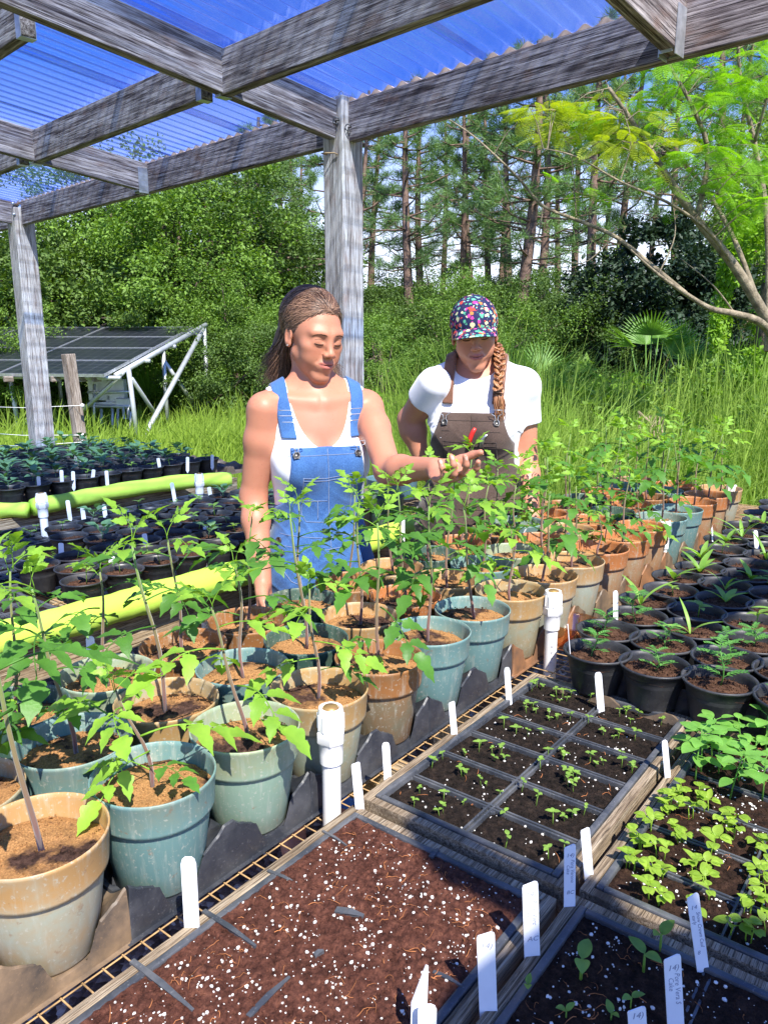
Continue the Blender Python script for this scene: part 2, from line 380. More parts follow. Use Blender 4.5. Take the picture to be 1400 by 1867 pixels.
M['closure'] = m_simple('faded_closure_strip', (0.62, 0.42, 0.30), 0.9, 0.1, 0, 0.3, 30)

# ------------------------------------------------------------------ ground
def setup_ground():
    n = NT('grassy_ground'); v = n.coord('Object'); f = n.noise(v, 0.5, 6, 0.6); g = n.noise(v, 9, 5, 0.7)
    c = n.mix(f, n.ramp(g, [(0.3, (0.05, 0.09, 0.015)), (0.6, (0.13, 0.20, 0.03)), (0.8, (0.20, 0.27, 0.06))]), (0.10, 0.13, 0.035))
    n.bsdf(c, 0.95, 0.1, bump=g, bstr=0.8, bdist=0.05)
    mb = MB(); S = 420; K = 42
    for i in range(K+1):
        for j in range(K+1):
            x = -S+2*S*i/K; y = -S+2*S*j/K
            mb.v.append((x, y, 0.0))
    for i in range(K):
        for j in range(K):
            a = i*(K+1)+j; mb.f.append((a, a+K+1, a+K+2, a+1))
    struct(mb.build('ground', n.m, smooth=False))
    n = NT('gravel'); v = n.coord('Object')
    vo = n.N('ShaderNodeTexVoronoi'); vo.inputs['Scale'].default_value = 55; n.L(v, vo.inputs[0])
    sx = n.N('ShaderNodeSeparateColor'); n.L(vo.outputs['Color'], sx.inputs[0])
    c = n.ramp(sx.outputs[0], [(0.0, (0.05, 0.03, 0.025)), (0.5, (0.14, 0.09, 0.075)), (0.85, (0.24, 0.17, 0.14)), (1.0, (0.42, 0.35, 0.30))])
    n.bsdf(c, 0.9, 0.15, bump=n.math('SUBTRACT', 1.0, vo.outputs['Distance']), bstr=1.0, bdist=0.012)
    mb = MB(); mb.box((1.6, 1.4, -0.006), (6.4, 6.4, 0.03)); struct(mb.build('gravel_path', n.m, smooth=False))
setup_ground()

# ------------------------------------------------------------------ shade structure
SL = 0.10                                             # roof rise per metre back from the header
hd = Vector((2.925-2.39, 5.38-0.566, 0)).normalized() # along the header
rd = Vector((-hd.y, hd.x, 0)); rd = Vector((-0.994, 0.09, 0)).normalized()
HP = Vector((2.39, 0.566, 0))
def hpt(v): return HP+hd*((v-HP.y)/hd.y)
def bar(name, a, b, w, h, mat, parent, base=None, bev=0.004):
    # board whose lower edge runs a->b; local X along it
    a = Vector(a); b = Vector(b); d = b-a; L = d.length; x = d.normalized()
    y = Vector((0, 0, 1)).cross(x)
    if y.length < 0.01: y = Vector((0, 1, 0))
    y.normalize(); z = x.cross(y)
    mb = MB(); mb.box((0, 0, h/2), (L, w, h), bev=bev)
    o = mb.build(name, mat, parent, smooth=False)
    Mx = Matrix((x, y, z)).transposed().to_4x4(); Mx.translation = (a+b)/2-(base or Vector((0, 0, 0)))
    o.matrix_local = Mx; return o
def build_pergola():
    base = hpt(2.17); t = thing('shade_structure', 'weathered timber pergola roofed with blue corrugated sheets above the benches', 'pergola', base)
    z0 = 2.29
    pc = hpt(2.19); pl_ = hpt(5.42)
    ang = math.atan2(hd.y, hd.x)
    def post(p, s, top, bottom=0.0, rot=0.0, lean=(0, 0)):
        mb = MB(); mb.box((0, 0, 0), (top-bottom, s, s), bev=0.006)
        o = mb.build('post', M['post'], t, smooth=False)
        o.location = Vector((p.x, p.y, (top+bottom)/2))-base; o.rotation_euler = (ang+rot, R(-90), 0)
        o.rotation_mode = 'XYZ'
        Mx = Matrix.Rotation(ang+rot, 4, 'Z') @ Matrix.Rotation(R(-90), 4, 'Y'); Mx.translation = o.location; o.matrix_local = Mx
        return o
    post(pc, 0.115, 2.455)
    post(pl_, 0.135, 2.40)
    post(hpt(-1.3), 0.115, 2.455)
    # header boards between posts
    def hb(v0, v1, off=0.0):
        a = hpt(v0)+rd*off; b = hpt(v1)+rd*off
        a.z = b.z = z0; return bar('header_beam', a, b, 0.042, 0.145, M['beam_hdr'], t, base)
    hb(2.135, 0.40-1.64); hb(2.25, 5.35); hb(5.49, 7.0)
    # rafters
    for v, s0, s1, sh in ((-0.72, 0.03, 1.25, 0), (0.81, 0.03, 3.2, 0), (2.185, 0.065, 3.2, 0), (3.70, 0.03, 3.2, 0), (5.42, 0.07, 3.2, 0)):
        a = hpt(v)+rd*s0; b = hpt(v)+rd*s1; a.z = z0+SL*s0; b.z = z0+SL*s1
        bar('rafter', a, b, 0.042, 0.142, M['beam'], t, base)
    # blocking between rafters
    def bl(v0, v1, s, w=0.042):
        k = 0.025
        a = hpt(v0+k)+rd*s; b = hpt(v1-k)+rd*s; a.z = b.z = z0+SL*s-0.002
        bar('purlin', a, b, w, 0.142, M['beam'], t, base)
        for q, sg in ((a, 1), (b, -1)):
            mb = MB(); mb.box((0, 0.0230, 0.05), (0.034, 0.002, 0.105)); mb.box((0, -0.0230, 0.05), (0.034, 0.002, 0.105)); mb.box((0, 0, -0.0035), (0.034, 0.048, 0.002))
            h = mb.build('joist_hanger', M['galv'], t, smooth=False)
            h.location = q+hd*(0.019*sg)-base; h.rotation_euler = (0, 0, ang)
    bl(0.81+0.09*0.6, 2.185+0.05, 0.58); bl(2.185+0.05, 3.70+0.05, 0.60); bl(3.75, 5.47, 0.63)
    bl(0.81+0.14, 2.185+0.12, 1.46); bl(2.285, 3.8, 1.20); bl(3.8, 5.5, 1.2)
    bl(0.95, 2.35, 1.85); bl(-1.45, -0.82, 2.16); bl(-1.45, -0.82, 2.76); bl(2.35, 3.85, 1.8)
    # hanger plates on the header
    for v in (0.81, 3.70):
        q = hpt(v)+rd*0.05; q.z = z0+0.055
        for s_ in (-1, 1):
            mb = MB(); mb.box((0, 0, 0), (0.003, 0.055, 0.125)); mb.box((0.02*1, -0.028, 0), (0.04, 0.003, 0.11))
            o = mb.build('joist_hanger', M['galv'], t, smooth=False); o.location = q+hd*(0.024*s_)-base; o.rotation_euler = (0, 0, math.atan2(rd.y, rd.x)+R(90) if s_ > 0 else math.atan2(rd.y, rd.x)+R(-90))
    # screw hooks and nail heads on the posts
    def toc(dx, dz, off=0.066):
        f = Vector((-CY, -SY, 0)); r_ = Vector((SY, -CY, 0))
        return Vector((pc.x, pc.y, 0))+f*off+r_*dx+Vector((0, 0, dz))
    for dx, dz in ((-0.022, 2.36), (0.026, 2.335)):
        mb = MB(); c0 = toc(dx, dz, 0.072); f = Vector((-CY, -SY, 0)); r_ = Vector((SY, -CY, 0))
        mb.tube([c0-f*0.03, c0+f*0.004]+[c0+f*0.004+r_*(0.012*math.cos(a))+f*0.0+Vector((0, 0, 0.012*math.sin(a)+0.0)) for a in [i*0.6 for i in range(10)]], 0.0026, 6)
        mb.build('screw_eye', M['dark_metal'], t).location = -base
    mb = MB(); c0 = toc(-0.01, 2.445, 0.05); f = Vector((-CY, -SY, 0)); r_ = Vector((SY, -CY, 0))
    mb.tube([c0+Vector((0, 0, -0.01)), c0+Vector((0, 0, 0.02)), c0+r_*0.008+Vector((0, 0, 0.03)), c0+r_*0.016+Vector((0, 0, 0.018)), c0+r_*0.012+Vector((0, 0, 0.005))], 0.0024, 6)
    mb.build('hook', M['dark_metal'], t).location = -base
    mb = MB(); c0 = toc(-0.062, 2.245, 0.03)
    mb.tube([c0, c0+f*0.02-r_*0.02, c0+f*0.03+r_*0.0, c0+f*0.03+r_*0.03, c0+f*0.04+r_*0.045-Vector((0, 0, 0.008))], 0.0028, 6)
    mb.build('screw_eye', M['wire'], t).location = -base
    for s_ in (0.03, 0.10):
        q = pl_+hd*(-0.07)+rd*0.0; mb = MB(); mb.lathe([(0.0, 0.006), (0.008, 0.005), (0.011, 0.0)], 10)
        o = mb.build('bolt', M['galv'], t); f = Vector((-CY, -SY, 0)); o.location = pl_-base+Vector((-0.075, -0.06, z0+0.03+s_)); o.rotation_euler = Vector((-0.4, -0.9, 0)).to_track_quat('Z', 'Y').to_euler()
    # corrugated sheets
    pitch = 0.068; amp = 0.009
    vv = 0.80; k = 0
    while vv < 6.9:
        v1 = vv+0.72
        mb = MB(); n = int((v1-vv)/pitch*8); rows = [(-0.06), 0.6, 1.2, 1.8, 2.5, 3.3]
        for i in range(n+1):
            y = vv+(v1-vv)*i/n
            zz = amp*math.sin(2*math.pi*y/pitch)+0.0015*(k % 2)
            for s in rows:
                p = hpt(y)+rd*s; mb.v.append((p.x-base.x, p.y-base.y, z0+0.152+SL*s+zz))
        m_ = len(rows)
        for i in range(n):
            for j in range(m_-1):
                a = i*m_+j; mb.f.append((a, a+m_, a+m_+1, a+1))
        mb.build('roof_sheet', M['sheet'], t)
        vv += 0.66; k += 1
    # unseen sheet, added to throw the camera holder's shadow onto the near flats
    mb = MB(); nu, nv = 40, 26
    for i in range(nu+1):
        for j in range(nv+1):
            u = -0.90+1.04*i/nu; v = -1.44+0.59*j/nv+0.015*math.sin(i*0.7)*(j == nv)+0.05*math.sin(i*0.16); uu = u+(0.02*math.sin(j*0.9)+0.05*math.sin(j*.22))*(i > nu-3)
            mb.v.append((uu-base.x, v-base.y, z0+0.16+SL*(2.35-u)-0.012*math.sin(3.1*(j/nv)*2)**2))
    for i in range(nu):
        for j in range(nv): a = i*(nv+1)+j; mb.f.append((a, a+nv+1, a+nv+2, a+1))
    mb.build('added_shadow_sheet', M['shadowsheet'], t)
    # wavy closure strip on the header
    mb = MB(); n = int(6.0/pitch*8)
    for i in range(n+1):
        y = 0.8+6.1*i/n; zz = amp*math.sin(2*math.pi*y/pitch)
        for s in (-0.018, 0.018):
            p = hpt(y)+rd*s
            mb.v.append((p.x-base.x, p.y-base.y, z0+0.1455)); mb.v.append((p.x-base.x, p.y-base.y, z0+0.150+SL*s+zz+0.001))
    for i in range(n):
        a = i*4; b = a+4
        mb.f += [(a, b, b+1, a+1), (a+2, a+3, b+3, b+2), (a+1, b+1, b+3, a+3), (a, a+2, b+2, b)]
    mb.build('closure_strip', M['closure'], t, smooth=False)
build_pergola()

# ------------------------------------------------------------------ benches
def bench(name, label, u0, u1, v0, v1, z, wires, legs):
    t = thing(name, label, 'bench', ((u0+u1)/2, (v0+v1)/2, 0)); c = Vector(((u0+u1)/2, (v0+v1)/2, 0))
    for v in (v0+0.02, v1-0.02): bar('bench_rail', (u0, v, z-0.092), (u1, v, z-0.092), 0.038, 0.089, M['bench_wood'], t, c)
    n = max(2, int((u1-u0)/0.8)+1)
    for i in range(n):
        u = u0+0.02+(u1-u0-0.04)*i/(n-1)
        bar('cross_rail', (u, v0+0.041, z-0.093), (u, v1-0.041, z-0.093), 0.038, 0.088, M['bench_wood'], t, c)
    for v in (v0+0.065, v1-0.065):
        for i in range(legs):
            u = u0+0.1+(u1-u0-0.2)*i/(legs-1)
            mb = MB(); mb.box((0, 0, 0), (z-0.1, 0.08, 0.08), bev=0.004); o = mb.build('leg', M['bench_wood'], t, smooth=False)
            Mx = Matrix.Rotation(R(-90), 4, 'Y'); Mx.translation = Vector((u, v, (z-0.1)/2))-c; o.matrix_local = Mx
    mb = MB()
    if wires:
        r = 0.0013; k = u0
        while k < u1:
            mb.tube([(k-c.x, v0-c.y, z-0.001), (k-c.x, v1-c.y, z-0.001)], r, 4, False); k += 0.0254
        k = v0
        while k < v1:
            mb.tube([(u0-c.x, k-c.y, z-0.0035), (u1-c.x, k-c.y, z-0.0035)], r, 4, False); k += 0.0508
        mb.build('wire_mesh', M['wire'], t)
    else:
        r = 0.0015; k = u0
        while k < u1:
            mb.tube([(k-c.x, v0-c.y, z-0.001), (k-c.x, v1-c.y, z-0.001)], r, 4, False); k += 0.0508
        k = v0
        while k < v1:
            mb.tube([(u0-c.x, k-c.y, z-0.003), (u1-c.x, k-c.y, z-0.003)], r, 4, False); k += 0.0508
        mb.build('wire_mesh', M['wire'], t)
    return t
BZ = 0.82
bench('nursery_bench', 'wire topped timber bench nearest the camera, carrying tomato pots and seed flats', 0.06, 3.55, -0.62, 1.20, BZ, True, 3)
bench('nursery_bench', 'timber bench behind the aisle, edged with lime foam and carrying small black pots', -0.1, 2.27, 1.71, 2.86, 0.80, False, 3)
bench('nursery_bench', 'farthest timber bench at left, holding rows of leafy blue green seedlings', -0.2, 2.74, 3.10, 4.45, 0.80, False, 3)

# ------------------------------------------------------------------ foam noodles, risers
def noodle(label, pts, r):
    c = Vector(pts[0]); mb = MB(); P_ = []
    m = len(pts)
    for i in range(m-1):
        for k in range(8):
            t = k/8; p0 = Vector(pts[max(i-1, 0)]); p1 = Vector(pts[i]); p2 = Vector(pts[i+1]); p3 = Vector(pts[min(i+2, m-1)])
            P_.append(0.5*((2*p1)+(p2-p0)*t+(2*p0-5*p1+4*p2-p3)*t*t+(3*p1-p0-3*p2+p3)*t**3)-c)
    P_.append(Vector(pts[-1])-c)
    rr = [r*(1+0.05*math.sin(i*0.9)+0.04*rnd.uniform(-1, 1)) for i in range(len(P_))]
    mb.tube(P_, rr, 20)
    o = mb.build('foam_noodle', M['noodle']); o.location = c; tag(o, label, 'foam noodle', 'lime foam noodles padding the bench edges'); return o
noodle('thick lime green foam noodle on the near edge of the second bench, behind the woman', [Wp(x, y, 0.84) for x, y in ((-160, 1225), (0, 1166), (150, 1126), (300, 1082), (440, 1045), (600, 1010), (748, 962))], 0.040)
noodle('long lime green foam noodle lying in front of the farthest row of black pots', [Wp(x, y, 0.84) for x, y in ((60, 925), (150, 908), (230, 893), (330, 879), (422, 874))], 0.036)
noodle('short lime green foam noodle end at the left edge below the pots', [Wp(x, y, 0.83) for x, y in ((-160, 965), (-70, 940), (0, 931), (52, 930))], 0.032)
def riser(p, top, label, rad=0.0135):
    t = thing('irrigation_riser', label, 'pipe', p, 0, 'white pipe risers along the benches')
    h = top-p.z
    mb = MB(); mb.lathe([(rad, -0.75 if p.z > 0.5 else 0), (rad, h-0.045)], 20); mb.build('pipe', M['pvc'], t)
    k = rad/0.0135
    mb = MB(); mb.lathe([(0.0136*k, h-0.085), (0.0168*k, h-0.085), (0.0172*k, h-0.07), (0.0172*k, h-0.055), (0.0185*k, h-0.053)], 20); mb.build('socket', M['pvc'], t, auto=40)
    mb = MB(); mb.lathe([(0.0190*k, h-0.054), (0.0215*k, h-0.050), (0.0215*k, h-0.036), (0.0185*k, h-0.034)], 6); mb.lathe([(0.0185*k, h-0.034), (0.0185*k, h-0.006), (0.0170*k, h), (0.0130*k, h), (0.0125*k, h-0.004)], 20)
    for i in range(12):
        a = i*math.pi/6; mb.box((0.0187*k*math.cos(a), 0.0187*k*math.sin(a), h-0.02), (0.0016, 0.0016, 0.024))
    mb.build('coupling', M['pvc'], t, auto=40)
    mb = MB(); mb.lathe([(0.0128*k, h-0.004), (0.0100*k, h+0.0015), (0.0, h+0.002)], 12); mb.build('plug', M['brass'], t)
    if 'print' in label:
        for k, ch in enumerate(('C', 'U', 'BI', 'AM', 'TI', 'L')):
            a_ = YAW+R(180)+0.05; x, y = (rad+0.0004)*math.cos(a_), (rad+0.0004)*math.sin(a_)
            o = obj('print', text_mesh(ch, 0.0062, M['ink']), t); ev = Vector((-math.sin(a_), math.cos(a_), 0)); nv = Vector((math.cos(a_), math.sin(a_), 0)); up = Vector((0, 0, 1))
            # letters turned a quarter: reading down the pipe
            Mx = Matrix((-up, ev, nv)).transposed().to_4x4(); Mx.translation = Vector((x, y, h-0.094-0.0125*k))-ev*0.003; o.matrix_local = Mx
        return t
    t.rotation_euler = (rnd.uniform(-0.02, 0.02), rnd.uniform(-0.02, 0.02), rnd.uniform(0, 3)); return t
riser(Wp(605, 1476, 0.84)+Vector((0, 0, -0.02)), 1.003, 'white pipe riser between the tomato pots and the perlite flat')
riser(Wp(1002, 1215, BZ), 0.992, 'white pipe riser with small print, beside the far end of the black seed flat')
riser(Wp(1204, 1046, BZ), 0.985, 'white pipe riser third from the camera, in front of the rust pots')
riser(Wp(1326, 962, BZ), 0.985, 'white pipe riser farthest from the camera, at the end of the tomato rows')
riser(Wp(84, 985, 0.82), 0.99, 'white pipe riser on the second bench, at left beside the foam')
riser(Wp(365, 925, 0.82), 0.965, 'white pipe riser on the second bench, near the woman in blue')
riser(Wp(146, 868, 0.82), 0.93, 'white pipe riser among the leafy rows of the farthest bench')

# ------------------------------------------------------------------ carry trays and tomato pots
PR = 0.0775
def make_tray_mesh(name, nu, nv, sp, mat, r0, peak, du=0.158):
    Lx = du*nu; Ly = sp*nv; nx, ny = int(Lx/0.0033), int(Ly/0.0033)
    cs = [((i-(nu-1)/2)*du, (j-(nv-1)/2)*sp) for i in range(nu) for j in range(nv)]
    X = np.linspace(-Lx/2-0.004, Lx/2+0.004, nx+1); Y = np.linspace(-Ly/2+0.014, Ly/2-0.014, ny+1)
    XX, YY = np.meshgrid(X, Y, indexing='ij')
    d = np.min([np.hypot(XX-a, YY-b) for a, b in cs], axis=0)
    k_ = np.argmin([np.hypot(XX-a, YY-b) for a, b in cs], axis=0); ca = np.array(cs); A_ = np.abs(XX-ca[k_][..., 0]); B_ = np.abs(YY-ca[k_][..., 1])
    sm = lambda t: np.clip(t, 0, 1)**2*(3-2*np.clip(t, 0, 1))
    hx, hy = du/2, sp/2
    ln = lambda t: np.clip(t, 0, 1); fa = ln((A_/hx-0.25)/0.6)**1.3; fb = ln((B_/hy-0.25)/0.6)**1.3; cor = np.maximum(fa*(0.25+0.75*fb), fb*(0.25+0.75*fa)); rid = ln((d-r0*0.955)/0.006)
    h = 0.014+rid*(0.022+(peak-0.036)*cor)-0.006*rid*cor*(ln((A_-hx*0.70)/0.003)-ln((A_-hx*0.86)/0.003))
    rid = rid*cor
    # crease each peak with a flute
    fl = 0.006*np.cos(XX*180)*np.cos(YY*180)*rid; h += 0*fl
    ed = np.minimum(Lx/2+0.004-np.abs(XX), Ly/2-0.014-np.abs(YY))
    e = np.clip((ed-0.006)/0.004, 0, 1); h = h+0.010*np.clip((np.sin(np.arctan2(YY, XX)*3)), 0, 1)*0*rid; h = 0.003+(h-0.003+0.0*(1-rid))*(e*e*(3-2*e))
    V = np.stack([XX, YY, h], -1).reshape(-1, 3)
    mb = MB(); mb.v = [tuple(v) for v in V.tolist()]
    for i in range(nx):
        for j in range(ny):
            a = i*(ny+1)+j; mb.f.append((a, a+ny+1, a+ny+2, a+1))
    me = mb.mesh(name, mat); me.set_sharp_from_angle(angle=R(38)); return me
TRAYM = {k: make_tray_mesh('carry_tray', 2, 3, 0.156, M[k], 0.0600, 0.088) for k in ('tray_black', 'tray_dusty', 'tray_brown')}
cols_t = ['tray_dusty', 'tray_dusty', 'tray_black', 'tray_black', 'tray_black', 'tray_brown', 'tray_dusty', 'tray_brown', 'tray_dusty', 'tray_brown', 'tray_dusty']
def row_u(r, i): return (0.362+0.1535*i) if r == 0 else (0.346+0.1535*i)
def row_v(r, i): return 0.762+0.156*r-0.0035*max(0, i-6)
def make_carry_trays():
    for k in range(-1, 9):
        i0 = 2*k-1; u = 0.355+0.1535*(i0+0.5); v = row_v(1, i0)-0.002
        if u > 3.2: continue
        mt = cols_t[min(k+1, len(cols_t)-1)]
        o = obj('carry_tray', TRAYM[mt], None, (u, v, BZ+0.003+0.0004*(k % 2)))
        lab = {'tray_black': 'black moulded carry tray', 'tray_dusty': 'dusty grey brown moulded carry tray', 'tray_brown': 'rust brown moulded carry tray'}[mt]
        tag(o, '%s holding tomato pots, %s tray from the left' % (lab, ORD[k+1]), 'pot tray', 'moulded trays under the tomato pots')
make_carry_trays()

def pot_mesh(mat, R_=PR, Hh=0.150, name='pot'):
    k = R_/0.0775; q = Hh/0.150
    prof = [(0.0, 0.003), (0.045, 0.002), (0.053, 0.0), (0.0555, 0.004), (0.0680, 0.096), (0.0685, 0.099), (0.0690, 0.100), (0.0732, 0.102), (0.0738, 0.106), (0.0764, 0.143), (0.0775, 0.1455), (0.0775, 0.1485), (0.0765, 0.150), (0.0752, 0.149), (0.0745, 0.143), (0.0715, 0.104), (0.0690, 0.098)]
    mb = MB(); mb.lathe([(r*k, z*q) for r, z in prof], 48, wob=0.006); return mb.mesh(name, M[mat])
def soil_mesh(mat, rad, bumpy, seed, name='soil', n=34):
    rs = np.random.RandomState(seed); ph = rs.rand(8, 3)*6.28
    mb = MB(); rings = 22; vs = []; 
    def hh(x, y):
        h = 0
        for (a, b, c_), f, am in zip(ph, (30, 45, 70, 110, 170, 260, 400, 650), (1, .8, .6, .5, .35, .3, .25, .2)):
            h += am*math.sin(x*f*math.cos(a)+y*f*math.sin(a)+b)*math.sin(x*f*0.8*math.sin(c_)-y*f*0.9*math.cos(c_)+a)
        return h*bumpy
    vs.append((0, 0, hh(0, 0)))
    for i in range(1, rings+1):
        r = rad*i/rings
        for k in range(n):
            a = 2*math.pi*(k+0.5*(i % 2))/n; x, y = r*math.cos(a), r*math.sin(a); vs.append((x, y, hh(x, y)+rs.uniform(-1, 1)*bumpy*0.3-0.004*(i/rings)**6))
    fs = [(0, 1+k, 1+(k+1) % n) for k in range(n)]
    for i in range(rings-1):
        for k in range(n):
            a = 1+i*n+k; b = 1+i*n+(k+1) % n; fs.append((a, a+n, b+n, b))
    mb.add(vs, fs); 
    # loose crumbs
    for _ in range(150):
        r = rad*math.sqrt(rs.rand())*0.96; a = rs.rand()*6.28; s_ = rs.uniform(0.0008, 0.0024); x, y = r*math.cos(a), r*math.sin(a)
        c = Vector((x, y, hh(x, y)+s_*0.4)); o = [c+Vector((rs.uniform(.6, 1.4)*s_*p[0], rs.uniform(.6, 1.4)*s_*p[1], rs.uniform(.6, 1.2)*s_*p[2])) for p in ((1, 0, 0), (0, 1, 0), (-1, 0, 0), (0, -1, 0), (0, 0, 1), (0, 0, -1))]
        mb.add(o, [(0, 1, 4), (1, 2, 4), (2, 3, 4), (3, 0, 4), (1, 0, 5), (2, 1, 5), (3, 2, 5), (0, 3, 5)])
    return mb.mesh(name, M[mat])
POTM = {k: pot_mesh(k, PR, 0.144) for k in ('pot_teal', 'pot_green', 'pot_olive', 'pot_tan', 'pot_rust', 'pot_brown', 'pot_dgreen')}
SOILM = [soil_mesh('soil_sand', 0.0715, 0.0022, s) for s in range(5)]

# tomato leaves -------------------------------------------------------
def prof_tom(t):
    b = math.sin(math.pi*min(1, t*1.02)**0.66)**0.85 if 0 < t < 0.985 else 0.03
    return max(0.02, b*(1+0.17*math.sin(t*19.0+0.5)+0.07*math.sin(t*43))*(1.0-0.10*t))
def prof_ov(t): return max(0.02, math.sin(math.pi*t**0.8)**0.75) if 0 < t < 1 else 0.02
def prof_lance(t): return max(0.02, math.sin(math.pi*t**0.9)**0.6*(1-0.2*t)) if 0 < t < 1 else 0.02
def tomato_leaf(seed, mat, L=0.13):
    rs = random.Random(seed); mb = MB()
    P_ = [Vector((L*t*(1-0.10*t), 0.01*math.sin(3*t+seed), 0.022*math.sin(2.2*t)-0.034*t*t)) for t in [i/8 for i in range(9)]]
    mb.tube(P_, [0.0017*(1-0.6*i/8) for i in range(9)], 5)
    def at(t):
        i = min(7, int(t*8)); return P_[i].lerp(P_[i+1], t*8-i)
    def lf(t, ang, Ln, tilt):
        p = at(t); d = Vector((math.cos(ang), math.sin(ang), tilt))
        st = p+d*(Ln*0.12); mb.tube([p, st], 0.0009, 4, False)
        mb.leaf(st, d, (rs.uniform(-.15, .15), rs.uniform(-.15, .15), 1), Ln, Ln*rs.uniform(0.50, 0.62), prof_tom, droop=rs.uniform(0.15, 0.5), fold=rs.uniform(0.12, 0.4), n=16, curl=0.10)
    lf(0.97, rs.uniform(-0.15, 0.15), L*0.48, -0.25)
    for t, Ln, an in ((0.80, 0.34, 0.75), (0.52, 0.42, 1.0)):
        for s_ in (-1, 1):
            lf(t+rs.uniform(-.03, .03), s_*(an+rs.uniform(-.15, .15)), L*Ln*rs.uniform(0.85, 1.1), rs.uniform(-0.25, 0.1))
    for t in (0.46, 0.70):
        for s_ in (-1, 1):
            if rs.random() < 0.5: lf(t, s_*1.3, L*0.13, 0)
    return mb.mesh('leaf', M[mat])
TL = [tomato_leaf(s, 'tomleaf') for s in range(6)]; TLY = [tomato_leaf(s+20, 'tomleaf_y') for s in range(3)]
def coty(mat, n=3, L=0.025):
    mb = MB()
    for i in range(n): a = i*2.1; mb.leaf((0, 0, 0), (math.cos(a), math.sin(a), 0.3), (0, 0, 1), L, L*0.5, prof_ov, 0.3, 0.2, 6)
    return mb.mesh('leaf', M[mat])
def tomato_pot(u, v, z, potmat, hgt, lean, az0, label, seed, young=False, row=''):
    rs = random.Random(seed*13+5)
    t = thing('potted_tomato', label, 'potted plant', (u, v, z), rs.uniform(0, 6.28), 'tomato seedlings in round plastic pots')
    rz = t.rotation_euler.z
    obj('pot', POTM[potmat], t)
    obj('soil', SOILM[seed % 5], t, (0, 0, 0.121), (0, 0, rs.uniform(0, 6)))
    # stem in local coordinates rotated back
    la = lean[1]-rz
    S = []
    for i in range(9):
        q = i/8; S.append(Vector((lean[0]*math.cos(la)*q**1.3+0.004*math.sin(q*7+seed), lean[0]*math.sin(la)*q**1.3+0.004*math.cos(q*6+seed), hgt*q)))
    mb = MB(); mb.tube(S, [0.0031*(1-0.55*i/8)*(0.8+hgt) for i in range(9)], 8)
    so_ = mb.build('stem', M['stem'], t); so_.location = (0, 0, 0.118)
    def at(q):
        i = min(7, int(q*8)); return S[i].lerp(S[i+1], q*8-i)+Vector((0, 0, 0.118))
    nl = 5 if (row == 'front row' or seed % 3 == 0) else 4
    a = az0
    big = (0.72 if row == 'front row' else 0.66)+hgt*1.05
    for k in range(nl):
        q = (0.42 if row == 'front row' else 0.54)+(0.56 if row == 'front row' else 0.44)*k/(nl-1); a += 2.4+rs.uniform(-0.3, 0.3)
        s_ = big*rs.uniform(0.72, 1.05)*(1.0-0.35*max(0, q-0.75)/0.25)
        pitch = R(22)-R(48)*(q-0.4)+rs.uniform(-.15, .15)
        mset = TLY if (young or (q > 0.93)) else TL
        o = obj('leaf', rs.choice(mset), t, at(q)); o.rotation_euler = (rs.uniform(-.2, .2), pitch-0.15, a); o.scale = (s_, s_, s_)
    for k in range(2):   # shoots at the tip
        o = obj('leaf', rs.choice(TLY), t, at(1.0)); s_ = rs.uniform(0.32, 0.5); o.rotation_euler = (0, R(-58)+rs.uniform(-.2, .2), a+1.5+k*2.6); o.scale = (s_,)*3
    if rs.random() < 0.40:
        for k in range(rs.choice((1, 2))):
            q = rs.uniform(0.10, 0.34); o = obj('leaf', rs.choice(TL+TLY), t, at(q)); s_ = rs.uniform(0.4, 0.62); o.rotation_euler = (0, R(-8)+rs.uniform(-.2, .3), rs.uniform(0, 6.28)); o.scale = (s_,)*3
    return t
CN = {'pot_teal': 'teal', 'pot_green': 'pale green', 'pot_olive': 'olive', 'pot_tan': 'sun bleached tan', 'pot_rust': 'rust orange', 'pot_brown': 'brown', 'pot_dgreen': 'dark green'}
row0 = ['tan', 'teal', 'green', 'olive', 'brown', 'teal', 'teal', 'olive', 'tan', 'tan', 'rust', 'rust', 'rust', 'teal', 'teal', 'rust', 'rust', 'tan']
row1 = ['olive', 'olive', 'teal', 'olive', 'teal', 'dgreen', 'tan', 'rust', 'tan', 'teal', 'green', 'rust', 'tan', 'rust', 'dgreen', 'rust', 'brown', 'teal', 'rust']
row2 = ['dgreen', 'dgreen', 'dgreen', 'green', 'brown', 'brown', 'dgreen', 'brown', 'tan', 'dgreen', 'rust', 'brown', 'teal', 'rust', 'brown', 'dgreen', 'rust', 'teal', 'brown']
hg0 = [0.31, 0.135, 0.20, 0.185, 0.26, 0.26, 0.24, 0.16, 0.22, 0.21, 0.12, 0.20, 0.13, 0.24, 0.26, 0.20, 0.24, 0.2]
W3 = {0: 'front row', 1: 'middle row', 2: 'back row'}
